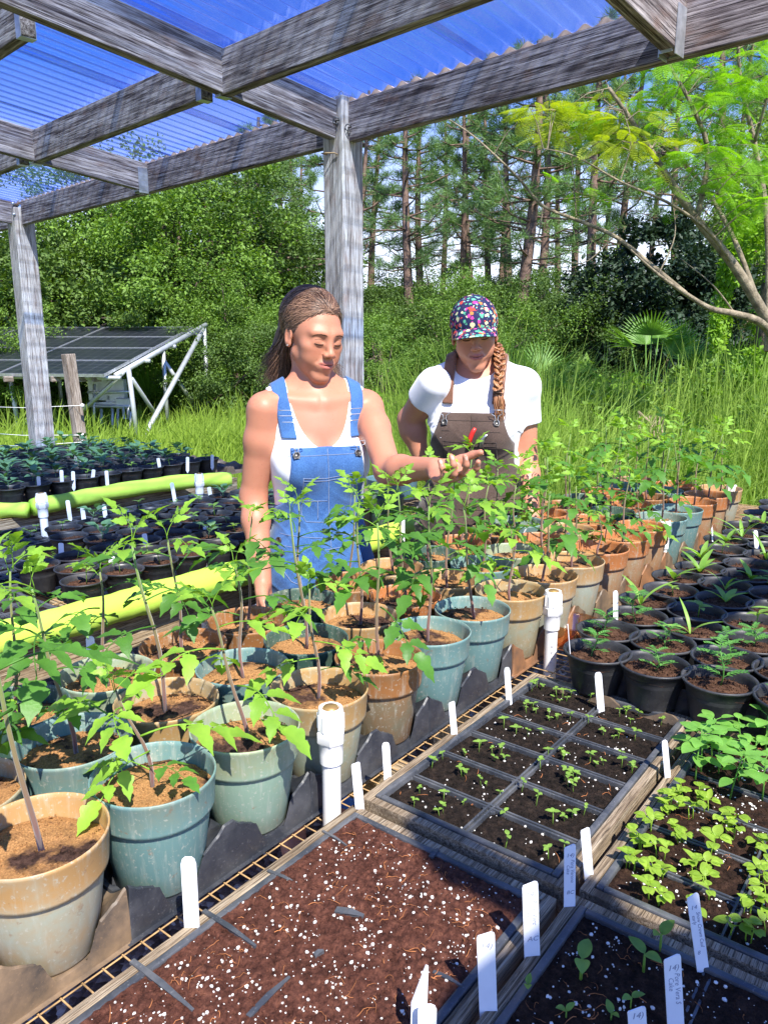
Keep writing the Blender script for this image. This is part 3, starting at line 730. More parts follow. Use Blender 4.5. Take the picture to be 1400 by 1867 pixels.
def make_tomatoes():
    pl_ = []
    for r, row in enumerate((row0, row1, row2)):
        for i, c_ in enumerate(row):
            ii = i if r == 0 else i-1
            u, v = row_u(r, ii), row_v(r, ii)
            if u > 3.12: continue
            if not inframe((u, v, 1.1), 160) : continue
            pl_.append((r, i, ii, u, v, c_))
    cnt = {}
    for r, i, ii, u, v, c_ in pl_:
        k = cnt.get(r, 0); cnt[r] = k+1
        h = hg0[i] if r == 0 else rnd.uniform(0.18, 0.27)
        lean = (rnd.uniform(0.0, 0.035), rnd.uniform(0, 6.28)); az = rnd.uniform(0, 6.28); young = (r == 0 and i in (1, 2, 3, 7))
        if r == 0 and i == 0: lean = (0.035, R(128))
        if r == 0 and i == 1: lean = (0.035, R(128))
        if r == 0 and i == 2: lean = (0.04, R(130))
        if r == 0 and i == 3: lean = (0.012, R(130))
        lab = '%s pot with tomato seedling, %s from left in the %s' % (CN['pot_'+c_], ORD[k], W3[r])
        tomato_pot(u, v, BZ+0.0185, 'pot_'+c_, h, lean, az, lab, r*40+i, young, W3[r])
make_tomatoes()
# ------------------------------------------------------------------ seed flats
def vnoise(rs, n=10, f0=20, f1=500):
    ks = [(rs.uniform(f0, f1), rs.uniform(0, 6.28), rs.uniform(0, 6.28), rs.uniform(0, 6.28)) for _ in range(n)]
    def f(X, Y):
        h = 0
        for (k, a, b, c_) in ks:
            h = h+np.sin(X*k*math.cos(a)+Y*k*math.sin(a)+b)*np.sin(-X*k*math.sin(a)*0.8+Y*k*math.cos(a)*0.8+c_)*(f0/k)**0.45
        return h/2
    return f
def make_flat(label, u0, u1, v0, v1, z, soil, ncu, ncv, level, bumpy, perl, fib, seed, wood=True, stubs=False, psize=(0.0008, 0.0024), rot=0.0, insert='insert'):
    rs = np.random.RandomState(seed); r2 = random.Random(seed)
    c = Vector(((u0+u1)/2, (v0+v1)/2, BZ)); t = thing('seed_flat', label, 'seed flat', c, rot, 'seed starting flats on the near bench')
    Lx, Ly = u1-u0, v1-v0; top = z-BZ
    if wood:
        w = 0.013; mb = MB(); hh = top-0.004
        for sx in (-1, 1): mb.box((sx*(Lx/2-w/2), 0, hh/2), (w, Ly-2*w-0.0004, hh), bev=0.0015)
        for sy in (-1, 1): mb.box((0, sy*(Ly/2-w/2), hh/2), (Lx, w, hh), bev=0.0015)
        fr = mb.build('wooden_frame', M['tray_wood'], t, smooth=False)
        ix, iy = Lx-2*w-0.003, Ly-2*w-0.003
    else:
        ix, iy = Lx, Ly
    # plastic insert: rim and dividers with rounded rims, each cell a well
    cwid, chei = ix/ncu, iy/ncv; g = 0.0075
    mb = MB()
    mb.box((0, 0, 0.008), (ix-0.004, iy-0.004, 0.004))
    rim = 0.009
    for sx in (-1, 1): mb.box((sx*(ix/2-rim/2), 0, top/2), (rim, iy-2*rim, top-0.004), bev=0.002)
    for sy in (-1, 1): mb.box((0, sy*(iy/2-rim/2), top/2), (ix, rim, top-0.004), bev=0.002)
    zt = top-0.0075
    for i in range(1, ncu):
        x = -ix/2+cwid*i
        for s_ in (-1, 1): mb.box((x+s_*0.0032, 0, zt/2+0.006), (0.0030, iy-2*rim, zt-0.012), bev=0.001)
        mb.box((x, 0, zt-0.0075), (0.004, iy-2*rim, 0.005))
    for j in range(1, ncv):
        y = -iy/2+chei*j
        for s_ in (-1, 1): mb.box((0, y+s_*0.0036, zt/2+0.0063), (ix-2*rim, 0.0030, zt-0.0116), bev=0.001)
        mb.box((0, y, zt-0.0072), (ix-2*rim, 0.0045, 0.005))
    # rounded corner fillets of the cells
    for i in range(ncu):
        for j in range(ncv):
            for sx in (-1, 1):
                for sy in (-1, 1):
                    cx = -ix/2+cwid*(i+0.5)+sx*(cwid/2-0.009); cy = -iy/2+chei*(j+0.5)+sy*(chei/2-0.009)
                    mb.box((cx+sx*0.003, cy+sy*0.003, zt-0.010), (0.007, 0.007, 0.016), M=Matrix.Rotation(R(45), 3, 'Z'), bev=0.001)
    mb.build('plastic_insert', M[insert], t, smooth=False)
    f = vnoise(rs, 14, 25, 700); f2 = vnoise(rs, 8, 8, 60)
    st = 0.0031; nx, ny = int((ix-2*rim)/st), int((iy-2*rim)/st)
    X, Y = np.meshgrid(np.linspace(-ix/2+rim, ix/2-rim, nx+1), np.linspace(-iy/2+rim, iy/2-rim, ny+1), indexing='ij')
    Z = level+bumpy*(f(X, Y)*0.5)+bumpy*f2(X, Y)*0.55+rs.uniform(-1, 1, X.shape)*bumpy*0.22
    # soil sinks towards the cell walls
    dx = np.abs(((X+ix/2) % cwid)-cwid/2); dy = np.abs(((Y+iy/2) % chei)-chei/2)
    e = np.minimum(cwid/2-dx, chei/2-dy)
    if not stubs: Z = Z-0.005*np.clip(1-e/0.012, 0, 1)
    Z = np.maximum(Z, 0.012)
    mb = MB(); mb.v = [tuple(q) for q in np.stack([X, Y, Z], -1).reshape(-1, 3).tolist()]
    for i in range(nx):
        for j in range(ny):
            a = i*(ny+1)+j; mb.f.append((a, a+ny+1, a+ny+2, a+1))
    # crumbs
    def zat(x, y):
        i = min(nx, max(0, int(round((x+ix/2-rim)/(ix-2*rim)*nx)))); j = min(ny, max(0, int(round((y+iy/2-rim)/(iy-2*rim)*ny)))); return Z[i, j]
    OC = ((1, 0, 0), (0, 1, 0), (-1, 0, 0), (0, -1, 0), (0, 0, 1), (0, 0, -1)); OF = [(0, 1, 4), (1, 2, 4), (2, 3, 4), (3, 0, 4), (1, 0, 5), (2, 1, 5), (3, 2, 5), (0, 3, 5)]
    def crumb(mbx, s_, sink=0.3):
        x = rs.uniform(-ix/2+rim*1.3, ix/2-rim*1.3); y = rs.uniform(-iy/2+rim*1.3, iy/2-rim*1.3); cz = zat(x, y)+s_*sink
        a = rs.uniform(0, 6.28); ca, sa = math.cos(a), math.sin(a); vs = []
        for p in OC:
            q = (p[0]*s_*rs.uniform(.6, 1.5), p[1]*s_*rs.uniform(.6, 1.4), p[2]*s_*rs.uniform(.6, 1.2)); vs.append((x+q[0]*ca-q[1]*sa, y+q[0]*sa+q[1]*ca, cz+q[2]))
        mbx.add(vs, OF)
    for _ in range(3200): crumb(mb, rs.uniform(0.0007, 0.0019))
    mb.build('soil', M[soil], t, smooth=False)
    if perl:
        mb = MB(); tmpl = bmesh.new(); bmesh.ops.create_icosphere(tmpl, subdivisions=1, radius=1); tv = [v.co.copy() for v in tmpl.verts]; tmpl.verts.index_update(); tf = [tuple(v.index for v in q.verts) for q in tmpl.faces]; tmpl.free()
        cl = [(rs.uniform(-ix/2+.02, ix/2-.02), rs.uniform(-iy/2+.02, iy/2-.02)) for _ in range(perl//4)]
        for _ in range(perl):
            s_ = psize[0]+(psize[1]-psize[0])*rs.rand()**2.6
            if rs.rand() < 0.55: q = cl[rs.randint(len(cl))]; x = q[0]+rs.normal()*0.007; y = q[1]+rs.normal()*0.007
            else: x = rs.uniform(-ix/2+.012, ix/2-.012); y = rs.uniform(-iy/2+.012, iy/2-.012)
            if abs(x) > ix/2-.011 or abs(y) > iy/2-.011: continue
            cz = zat(x, y)+s_*0.25; sx, sy, sz = rs.uniform(.7, 1.35), rs.uniform(.7, 1.3), rs.uniform(.6, 1.1)
            mb.add([(x+v.x*s_*sx*rs.uniform(.8, 1.15), y+v.y*s_*sy*rs.uniform(.8, 1.15), cz+v.z*s_*sz) for v in tv], tf)
        o = mb.build('perlite', M['perlite'], t, smooth=False); o['kind'] = 'stuff'
    if fib:
        mb = MB()
        for _ in range(fib):
            x = rs.uniform(-ix/2+.02, ix/2-.02); y = rs.uniform(-iy/2+.02, iy/2-.02); a = rs.uniform(0, 6.28); L = rs.uniform(0.005, 0.022); cv = rs.uniform(-2.4, 2.4)
            P_ = []
            for k in range(6):
                q = k/5; aa = a+cv*(q-0.5); P_.append((x, y, zat(x, y)+0.0012+0.003*math.sin(q*3.14)*rs.rand())); x += math.cos(aa)*L/5; y += math.sin(aa)*L/5
            if abs(x) > ix/2-.01 or abs(y) > iy/2-.01: continue
            r_ = rs.uniform(0.00022, 0.00055); mb.tube(P_, [r_, r_, r_*.9, r_*.8, r_*.6, r_*.3], 4, False)
        o = mb.build('coir_fibre', M['fibre'], t); o['kind'] = 'stuff'
    t['zat'] = 0; del t['zat']
    return t, zat, (ix, iy, cwid, chei)
FT = 0.871
flatA, zA, gA = make_flat('flat of reddish soil dotted with white perlite, no seedlings, beside the pipe riser', 0.187, 0.750, 0.320, 0.632, FT, 'soil_red', 6, 2, 0.0475, 0.0046, 1350, 230, 3, stubs=True, psize=(0.0005, 0.0023))
flatB, zB, gB = make_flat('flat of black cells with tiny scattered sprouts in wet dark soil', 0.764, 1.300, 0.318, 0.630, 0.876, 'soil_black', 6, 2, 0.0445, 0.0022, 230, 40, 4)
flatC, zC, gC = make_flat('flat crowded with yellow green cotyledon seedlings in black cells', 0.782, 1.315, -0.012, 0.306, FT, 'soil_dark', 6, 2, 0.0435, 0.0026, 520, 60, 5)
flatD, zD, gD = make_flat('dark soil flat with white perlite and a few large sprouts, holding leaning written labels', 0.225, 0.770, -0.012, 0.308, FT, 'soil_dark', 3, 2, 0.0435, 0.0032, 1000, 200, 6, stubs=True, psize=(0.0005, 0.0023))
flatE, zE, gE = make_flat('rightmost flat of seedlings at the right edge of the picture', 0.785, 1.315, -0.335, -0.030, FT, 'soil_dark', 6, 2, 0.0435, 0.0026, 420, 60, 8)
flatF, zF, gF = make_flat('flat of bare dark soil in the bottom right corner', 0.225, 0.765, -0.335, -0.030, FT, 'soil_dark', 3, 2, 0.0435, 0.003, 600, 150, 9, stubs=True)
# torn divider scraps showing through the soil of the perlite flat
def strip_on(mb, a, b, w, zz):
    a = Vector((a[0]-flatA.location.x, a[1]-flatA.location.y, zz)); b = Vector((b[0]-flatA.location.x, b[1]-flatA.location.y, zz+0.001)); d = (b-a).normalized(); s_ = Vector((-d.y, d.x, 0))*w
    m_ = (a+b)/2+Vector((0, 0, 0.0015))
    mb.add([a-s_, a+s_, m_+s_*1.2, b+s_*0.5, b-s_*0.5, m_-s_*1.2, a-s_-Vector((0, 0, .004)), a+s_-Vector((0, 0, .004)), b+s_*.5-Vector((0, 0, .004)), b-s_*.5-Vector((0, 0, .004))], [(0, 5, 2, 1), (5, 4, 3, 2), (0, 1, 7, 6), (3, 4, 9, 8), (1, 2, 3, 8, 7), (0, 6, 9, 4, 5)])
for pa, pb, w in (((371, 1657), (466, 1723), 0.0028), ((240, 1748), (352, 1840), 0.003), ((488, 1584), (545, 1612), 0.002), ((452, 1850), (528, 1779), 0.003), ((588, 1512), (632, 1540), 0.0015), ((612, 1655), (663, 1668), 0.0042), ((785, 1560), (799, 1546), 0.003), ((573, 1738), (590, 1731), 0.0025), ((790, 1768), (842, 1796), 0.002)):
    a = Wp(*pa, FT); b = Wp(*pb, FT); mb = MB(); strip_on(mb, a, b, w, 0.0490); mb.build('divider_scrap', M['insert'], flatA, smooth=False)

def seedling_mesh(kind, seed):
    rs = random.Random(seed); mb = MB()
    if kind == 'brassica':
        h = rs.uniform(0.016, 0.026)
        top = Vector((rs.uniform(-.004, .004), rs.uniform(-.004, .004), h)); mb.tube([(0, 0, -0.004), (top.x*.3, top.y*.3, h*.5), top], [0.0009, 0.0008, 0.0007], 5)
        a = rs.uniform(0, 6.28)
        for k in range(2):
            d = (math.cos(a+k*3.1), math.sin(a+k*3.1), 0.35); st = top+Vector(d)*0.005; mb.tube([top, st], 0.0005, 4, False)
            for s_ in (-1, 1):
                q = (math.cos(a+k*3.1+s_*0.32), math.sin(a+k*3.1+s_*0.32), 0.18); mb.leaf(st, q, (0, 0, 1), rs.uniform(0.012, 0.016), rs.uniform(0.010, 0.013), prof_ov, 0.25, 0.15, 6)
        if rs.random() < 0.75:
            d = (math.cos(a+1.5), math.sin(a+1.5), 0.9); mb.leaf(top, d, (0, 0, 1), rs.uniform(0.014, 0.022), rs.uniform(0.009, 0.014), prof_ov, 0.3, 0.3, 7)
    elif kind == 'sprout':
        h = rs.uniform(0.008, 0.02); top = Vector((rs.uniform(-.003, .003), rs.uniform(-.003, .003), h)); mb.tube([(0, 0, -0.003), top], 0.0006, 4)
        a = rs.uniform(0, 6.28)
        for k in range(rs.choice((2, 2, 4))): mb.leaf(top, (math.cos(a+k*3.14/ (1 if k < 2 else .66)), math.sin(a+k*3.14/(1 if k < 2 else .66)), 0.4), (0, 0, 1), rs.uniform(0.007, 0.011), rs.uniform(0.005, 0.007), prof_ov, 0.3, 0.15, 5)
    elif kind == 'squash':
        h = rs.uniform(0.010, 0.022); top = Vector((0, 0, h)); mb.tube([(0, 0, -0.004), top], [0.0016, 0.0012], 6)
        a = rs.uniform(0, 6.28); el = rs.uniform(0.3, 1.8)
        for k in range(2): mb.leaf(top, (math.cos(a+k*2.9), math.sin(a+k*2.9), el), (0, 0, 1), rs.uniform(0.019, 0.026), rs.uniform(0.011, 0.014), prof_ov, 0.25, 0.35, 8)
    elif kind == 'bean':
        h = rs.uniform(0.05, 0.085); top = Vector((rs.uniform(-.01, .01), rs.uniform(-.01, .01), h)); mb.tube([(0, 0, -0.004), (top.x*.5, top.y*.3, h*.5), top, top+Vector((0, 0, 0.012))], [0.0016, 0.0014, 0.0011, 0.0008], 6)
        a = rs.uniform(0, 6.28)
        for j, (hh, L) in enumerate(((0.55, 0.75), (0.8, 0.95), (1.0, 0.8), (1.15, 0.5))):
            for k in range(2):
                an = a+j*1.5+k*3.14; p = Vector((top.x*hh, top.y*hh, h*hh)); d = Vector((math.cos(an), math.sin(an), 0.10+0.12*j)); s1 = p+d*0.012; mb.tube([p, s1], 0.0007, 4, False)
                mb.leaf(s1, d, (0, 0, 1), L*rs.uniform(0.036, 0.048), L*rs.uniform(0.026, 0.033), prof_ov, 0.30, 0.12, 10)
    return mb.mesh('seedling', M[{'brassica': 'brassica', 'sprout': 'seedleaf', 'squash': 'seedleaf', 'bean': 'beanleaf'}[kind]])
SM = {k: [seedling_mesh(k, s) for s in range(n)] for k, n in (('brassica', 8), ('sprout', 6), ('squash', 5), ('bean', 5))}
def put_seed(flat, zf, kind, p, k=1.0):
    l = p-flat.location; o = obj('seedling', rnd.choice(SM[kind]), flat, (l.x, l.y, zf(l.x, l.y)), (0, 0, rnd.uniform(0, 6.28)), (k, k, k)); return o
def seedlings():
    bp = [(885, 215), (955, 200), (1045, 225), (1105, 260), (830, 280), (905, 280), (1025, 310), (1240, 340), (735, 345), (795, 360), (1180, 370), (1235, 410), (680, 420), (725, 440), (945, 400), (965, 420), (1135, 470), (1115, 500), (840, 490), (880, 500), (670, 540), (725, 560), (820, 600), (870, 600), (1045, 570), (1100, 580), (1100, 640), (1110, 700), (560, 640), (580, 680), (740, 710), (800, 710), (850, 740), (950, 800), (1040, 800), (1380, 540), (1370, 600), (1385, 640), (1320, 770), (1220, 880), (1300, 910), (1375, 780), (1400, 700), (1440, 780), (1400, 880), (1350, 460), (1420, 480)]
    for x, y in bp:
        p = Wp(900+x/2.8, 1350+y/2.8, FT+0.022)
        fl, zf = (flatC, zC) if p.y > -0.02 else (flatE, zE)
        if not (fl.location.x-0.24 < p.x < fl.location.x+0.24): continue
        if abs(p.y-fl.location.y) > 0.132: p.y = fl.location.y+0.13*(1 if p.y > fl.location.y else -1)
        put_seed(fl, zf, 'brassica', p, rnd.uniform(0.8, 1.1))
        if rnd.random() < 0.35: put_seed(fl, zf, 'brassica', p+Vector((rnd.uniform(-.01, .01), rnd.uniform(-.008, .008), 0)), rnd.uniform(0.7, 1.0))
    # broad leaved plants at the far end of flat C and E
    for x, y in ((1240, 1370), (1275, 1345), (1310, 1385), (1345, 1400), (1375, 1375), (1300, 1340), (1390, 1430), (1260, 1395), (1350, 1350), (1395, 1345), (1330, 1430)):
        p = Wp(x, y+28, FT-0.01); fl, zf = (flatC, zC) if p.y > -0.02 else (flatE, zE)
        if abs(p.y-fl.location.y) > 0.125: p.y = fl.location.y+0.12*(1 if p.y > fl.location.y else -1)
        p.x = min(p.x, fl.location.x+0.235)
        put_seed(fl, zf, 'bean', p, rnd.uniform(0.65, 0.95))
    for _ in range(88):
        i = int(6*rnd.random()**0.7); j = rnd.choice((0, 1)); cx = flatB.location.x-gB[0]/2+gB[2]*(i+0.5)+rnd.gauss(0, 0.016); cy = flatB.location.y-gB[1]/2+gB[3]*(j+0.5)+rnd.gauss(0, 0.032)
        cx = min(max(cx, flatB.location.x-0.24), flatB.location.x+0.24); cy = min(max(cy, flatB.location.y-0.125), flatB.location.y+0.125)
        put_seed(flatB, zB, 'sprout', Vector((cx, cy, 0)), rnd.uniform(0.6, 1.15))
    for x, y in ((425, 850), (237, 1075), (350, 975), (850, 1060), (765, 1165), (445, 1205), (172, 1270), (700, 1350), (600, 1410), (370, 1400)):
        p = Wp(900+x/2.8, 1350+y/2.8, FT-0.003); l = p-flatD.location
        if abs(l.x) < 0.25 and abs(l.y) < 0.14: put_seed(flatD, zD, 'squash', p, rnd.choice((0.6, 0.8, 1.0, 1.15)))
seedlings()

# ------------------------------------------------------------------ plant labels
def plant_tag(bx, by, tx, ty, z, w, label, writing=None, yaw=0.0, pointed=False):
    base = Wp(bx, by, z); Yd = base.x*CY+base.y*SY; tp = Lm(tx, ty, Yd); a = cw(tp.x, tp.y); top = Vector((a[0], a[1], tp.z))
    up = (top-base); h = up.length; up.normalize(); dist = math.hypot(Yd, z-H)
    wd = w
    side = Vector((SY, -CY, 0)); side.rotate(Matrix.Rotation(yaw, 3, 'Z')); side = (side-up*side.dot(up)).normalized(); nrm = side.cross(up)
    mb = MB(); th = 0.0006; pr = [(-0.5, -0.03/h), (-0.5, 0.90), (-0.40, 0.97), (-0.22, 1.0), (0.22, 1.0), (0.40, 0.97), (0.5, 0.90), (0.5, -0.03/h), (0, -0.045/h)]
    if writing: pr = [(-0.5, -0.03/h), (-0.5, 0.93), (-0.44, 0.955), (0.30, 0.998), (0.46, 0.985), (0.5, 0.96), (0.5, -0.03/h), (0, -0.045/h)]
    if pointed: pr = [(-0.5, -0.03/h), (-0.5, 0.55), (0.35, 1.0), (0.5, 0.98), (0.5, -0.03/h), (0, -0.045/h)]
    n = len(pr); vs = []
    for s_ in (-1, 1):
        for x, y in pr: vs.append(Vector((x*wd, s_*th, y*h)))
    mb.add(vs, [tuple(range(n)), tuple(range(2*n-1, n-1, -1))]+[(i, i+n, (i+1) % n+n, (i+1) % n) for i in range(n)])
    Mx = Matrix((side, up.cross(side), up)).transposed().to_4x4(); Mx.translation = base
    t = thing('plant_label', label, 'plant label', base, 0, 'white plastic plant labels'); t.matrix_world = Mx
    mb.build('stake', M['tagw'], t, smooth=False)
    if writing:
        hd, body, end = (writing.split('|')+['', ''])[:3]
        y0 = -th-0.00012
        if hd: obj('writing', text_mesh(hd, w*0.52, M['ink']), t).matrix_local = Matrix(((1, 0, 0, -w*0.34), (0, 0, -1, y0), (0, 1, 0, h*0.80), (0, 0, 0, 1)))
        # name runs down the stake
        if body: obj('writing', text_mesh(body, min(w*0.44, h*1.15/max(6, len(body.split(chr(10))[0]))), M['ink']), t).matrix_local = Matrix(((0, 1, 0, w*0.08), (0, 0, -1, y0), (-1, 0, 0, h*0.76), (0, 0, 0, 1)))
        if end: obj('writing', text_mesh(end, w*0.50, M['ink']), t).matrix_local = Matrix(((1, 0, 0, -w*0.30), (0, 0, -1, y0), (0, 1, 0, h*0.20), (0, 0, 0, 1)))
    return t
T1 = 'white plastic plant label '
FS = FT-0.003
for a in ((350, 1690, 343, 1563, FS, 0.0170, T1+'leaning at the left of the perlite flat'),
          (656, 1474, 648, 1390, FS, 0.0125, T1+'with faint marks beside the nearest pipe riser', '|Lopo'),
          (707, 1420, 703, 1354, FS, 0.0115, T1+'at the near left corner of the black sprout flat'),
          (762, 1900, 766, 1763, FS, 0.016, T1+'with a slanted cut top, at the bottom edge', None, 0.35, True),
          (778, 1925, 779, 1832, FS, 0.017, T1+'lowest one, standing in front of the slanted one'),
          (890, 1842, 885, 1700, FS, 0.0175, T1+'tallest one, standing blank on the timber between two flats', '14)'),
          (970, 1742, 966, 1608, FS, 0.0170, T1+'with pencil writing, second from left along the dark sprout flat', '14)|Pore Verc\n   Cake|AC', 0.1),
          (1038, 1652, 1039, 1540, FS, 0.0135, T1+'with pencil writing, beside a club shaped sprout', '14)|Pora Verona\n    Cake|BC', 0.1),
          (1073, 1594, 1066, 1510, FS, 0.0115, T1+'with faint pencil writing at the corner of the yellow green seedlings', '14|Red Russ Kale\n   Lacin', 0.1),
          (1281, 1766, 1262, 1630, FS, 0.0130, T1+'with writing, leaning left in front of the yellow green seedlings', '14|Snow Crown Caul\n  early|8', 0.1),
          (1232, 1875, 1225, 1742, FS, 0.0165, T1+'with writing, in the bottom right of the picture', '14)|Pore Vera S\n  Cake', 0.1),
          (1166, 1930, 1160, 1838, FS, 0.017, T1+'cut off by the bottom edge, right of the large sprouts', '14)', 0.1),
          (1217, 1417, 1211, 1350, FS, 0.0100, T1+'between the sprout flat and the broad leaved plants', None, 0.3),
          (828, 1338, 823, 1279, FS+.005, 0.0105, T1+'with tiny print on the left rim of the black sprout flat', '|Yarrow', 0.1),
          (928, 1277, 924, 1217, FS+.005, 0.0105, T1+'at the middle of the left rim of the black sprout flat'),
          (1095, 1289, 1090, 1226, FS+.005, 0.0125, T1+'in the far row of the black sprout flat'),
          (168, 1219, 164, 1160, 0.945, 0.0150, T1+'mottled and weathered, in a dark green pot at left', None),
          (1122, 1127, 1122, 1077, 0.94, 0.0100, T1+'in the leftmost black pot of the second row'),
          (1039, 1186, 1035, 1138, 0.94, 0.0035, T1+'seen edge on in the first black pot', None, 1.3),
          (1036, 1008, 1036, 971, 0.935, 0.010, T1+'in a rust pot, right of a leaning one'),
          (946, 990, 960, 962, 0.935, 0.007, T1+'leaning far over in a green pot', None, 0.8),
          (1299, 995, 1298, 962, 0.93, 0.006, T1+'among the black pots near the third pipe riser', None, 0.6),
          (1380, 1003, 1377, 967, 0.93, 0.012, T1+'farthest right one among the black pots'),
          (735, 975, 735, 942, 0.93, 0.010, T1+'behind the middle tomatoes, under the reaching arm')): plant_tag(*a)
# ------------------------------------------------------------------ black pots
def small_pot_mesh(R_=0.060, Hh=0.080):
    k = R_/0.060; q = Hh/0.080
    prof = [(0.0, 0.004), (0.036, 0.003), (0.040, 0.0), (0.0415, 0.006), (0.0535, 0.062), (0.0542, 0.063), (0.0575, 0.0735), (0.0605, 0.0745), (0.0625, 0.0775), (0.0622, 0.080), (0.0598, 0.0805), (0.0572, 0.079), (0.0555, 0.072), (0.051, 0.05)]
    mb = MB(); mb.lathe([(r*k, z*q) for r, z in prof], 36, wob=0.008); return mb.mesh('pot', M['blackp'])
BPM = small_pot_mesh(); BSOIL = [soil_mesh('soil_brown', 0.0535, 0.0024, 40+s, n=26) for s in range(3)]
def plant_mesh(kind, seed):
    rs = random.Random(seed); mb = MB(); mt = 'seedleaf'
    if kind == 'marigold':
        mt = 'ferny'; h = rs.uniform(0.035, 0.065); P_ = [Vector((0.004*math.sin(i), 0.004*math.cos(i*1.3), h*i/4)) for i in range(5)]
        mb.tube(P_, 0.0011, 5)
        for j in range(5):
            p = P_[min(4, 1+j)]
            for k in range(2):
                a = j*1.57+k*3.14+rs.uniform(-.3, .3); d = Vector((math.cos(a), math.sin(a), 0.75)).normalized(); L = rs.uniform(0.03, 0.045)*(1-0.08*j)
                sd_ = d.cross(Vector((0, 0, 1))).normalized(); Q = [p+d*L*t-Vector((0, 0, 0.35*L*t*t)) for t in [i/6 for i in range(7)]]; mb.tube(Q, 0.0006, 4, False)
                for i in range(1, 7):
                    for s_ in (-1, 1): mb.leaf(Q[i], d+sd_*s_*1.1, (0, 0, 1), L*0.36*(1-0.05*i), L*0.13, prof_lance, 0.2, 0.1, 3)
    elif kind == 'lance':
        mt = 'lance'; n = rs.choice((4, 5, 6, 7))
        for k in range(n):
            a = k*2.4+rs.uniform(-.3, .3); mb.leaf((0, 0, 0.004), (math.cos(a), math.sin(a), rs.uniform(0.6, 1.9)), (0, 0, 1), rs.uniform(0.045, 0.075), rs.uniform(0.011, 0.018), prof_lance, rs.uniform(.2, .6), 0.25, 9)
    elif kind == 'grassy':
        mt = 'lance'
        for k in range(rs.choice((3, 4, 5))):
            a = k*2.4+rs.uniform(-.3, .3); mb.leaf((0, 0, 0.0), (math.cos(a), math.sin(a), rs.uniform(1.2, 2.6)), (0, 0, 1), rs.uniform(0.06, 0.10), rs.uniform(0.007, 0.011), prof_lance, rs.uniform(.2, .7), 0.3, 9)
    elif kind == 'young':
        h = rs.uniform(0.025, 0.05); top = Vector((rs.uniform(-.006, .006), rs.uniform(-.006, .006), h)); mb.tube([(0, 0, 0), top], 0.0011, 5); a = rs.uniform(0, 6)
        for k in range(4): mb.leaf(top*(0.75+0.08*k), (math.cos(a+k*1.6), math.sin(a+k*1.6), 0.5), (0, 0, 1), rs.uniform(0.022, 0.034), rs.uniform(0.011, 0.017), prof_ov, 0.35, 0.2, 7)
    elif kind == 'kale':
        mt = 'blueleaf'; h = rs.uniform(0.03, 0.06); top = Vector((rs.uniform(-.008, .008), rs.uniform(-.008, .008), h)); mb.tube([(0, 0, 0), top], 0.0014, 5); a = rs.uniform(0, 6)
        for k in range(6):
            an = a+k*2.3; p = top*(0.6+0.08*k); d = Vector((math.cos(an), math.sin(an), rs.uniform(0.5, 1.2))).normalized(); q = p+d*0.018; mb.tube([p, q], 0.0008, 4, False)
            mb.leaf(q, d, (0, 0, 1), rs.uniform(0.035, 0.055), rs.uniform(0.024, 0.036), prof_ov, rs.uniform(.3, .6), 0.25, 8, 0.12)
    elif kind == 'tall':
        h = 0.16; P_ = [Vector((0.01*math.sin(i*.7), 0.01*math.cos(i*.6), h*i/6)) for i in range(7)]; mb.tube(P_, 0.0016, 6); mt = 'beanleaf'
        for i in range(2, 7):
            for k in range(2):
                an = i*1.4+k*3.14; d = Vector((math.cos(an), math.sin(an), .5)).normalized(); q = P_[i]+d*0.02; mb.tube([P_[i], q], 0.0009, 4, False); mb.leaf(q, d, (0, 0, 1), rs.uniform(0.04, 0.065), rs.uniform(0.018, 0.03), prof_ov, .4, .2, 9)
    return mb.mesh('plant', M[mt])
PM = {k: [plant_mesh(k, s+i*10) for s in range(5)] for i, k in enumerate(('marigold', 'lance', 'grassy', 'young', 'kale', 'tall'))}
PNAME = {'marigold': 'feathery marigold seedling', 'lance': 'rosette of pale narrow leaves', 'grassy': 'few upright strap leaves', 'young': 'small oval leaved seedling', 'kale': 'blue green round leaved seedling', 'tall': 'tall leafy green plant'}
def black_pot(u, v, z, kind, label, group, k=1.0):
    t = thing('small_black_pot', label, 'potted plant', (u, v, z), rnd.uniform(0, 6.28), group)
    if k != 1.0: t.scale = (k, k, k)
    obj('pot', BPM, t); obj('soil', rnd.choice(BSOIL), t, (0, 0, 0.066), (0, 0, rnd.uniform(0, 6)))
    if kind:
        s_ = rnd.uniform(0.85, 1.2); o = obj('seedling', rnd.choice(PM[kind]), t, (rnd.uniform(-.01, .01), rnd.uniform(-.01, .01), 0.066), (rnd.uniform(-.15, .15), rnd.uniform(-.15, .15), rnd.uniform(0, 6.28)), (s_,)*3)
    return t
def right_pots():
    n = {}
    for i in range(18):
        for j in range(6):
            u = 1.385+0.1125*i+rnd.uniform(-.006, .006); v = 0.512-0.1105*j+rnd.uniform(-.005, .005)+(0.02*(i % 2))
            u -= 0.07
            if i < 1: v -= 0.0
            if u > 3.2 or not inframe((u, v, 0.95), 90): continue
            if i == 0: kind = 'marigold'
            elif i in (1, 2): kind = rnd.choice(('marigold', 'marigold', 'marigold', 'grassy'))
            elif i in (3, 4, 5): kind = rnd.choice(('grassy', 'young', 'marigold', 'lance', 'young'))
            elif i < 11: kind = rnd.choice(('lance', 'lance', 'young', 'grassy', None))
            else: kind = rnd.choice(('lance', 'young', 'kale', None, None, 'tall' if j > 2 else None))
            k = n.get(i, 0); n[i] = k+1
            black_pot(u, v, BZ+0.047, kind, 'black pot with %s, %s from left, %s row past the flats' % (PNAME.get(kind, 'bare soil'), ORD[k], ORD[i]), 'small black pots on the near bench')
right_pots()
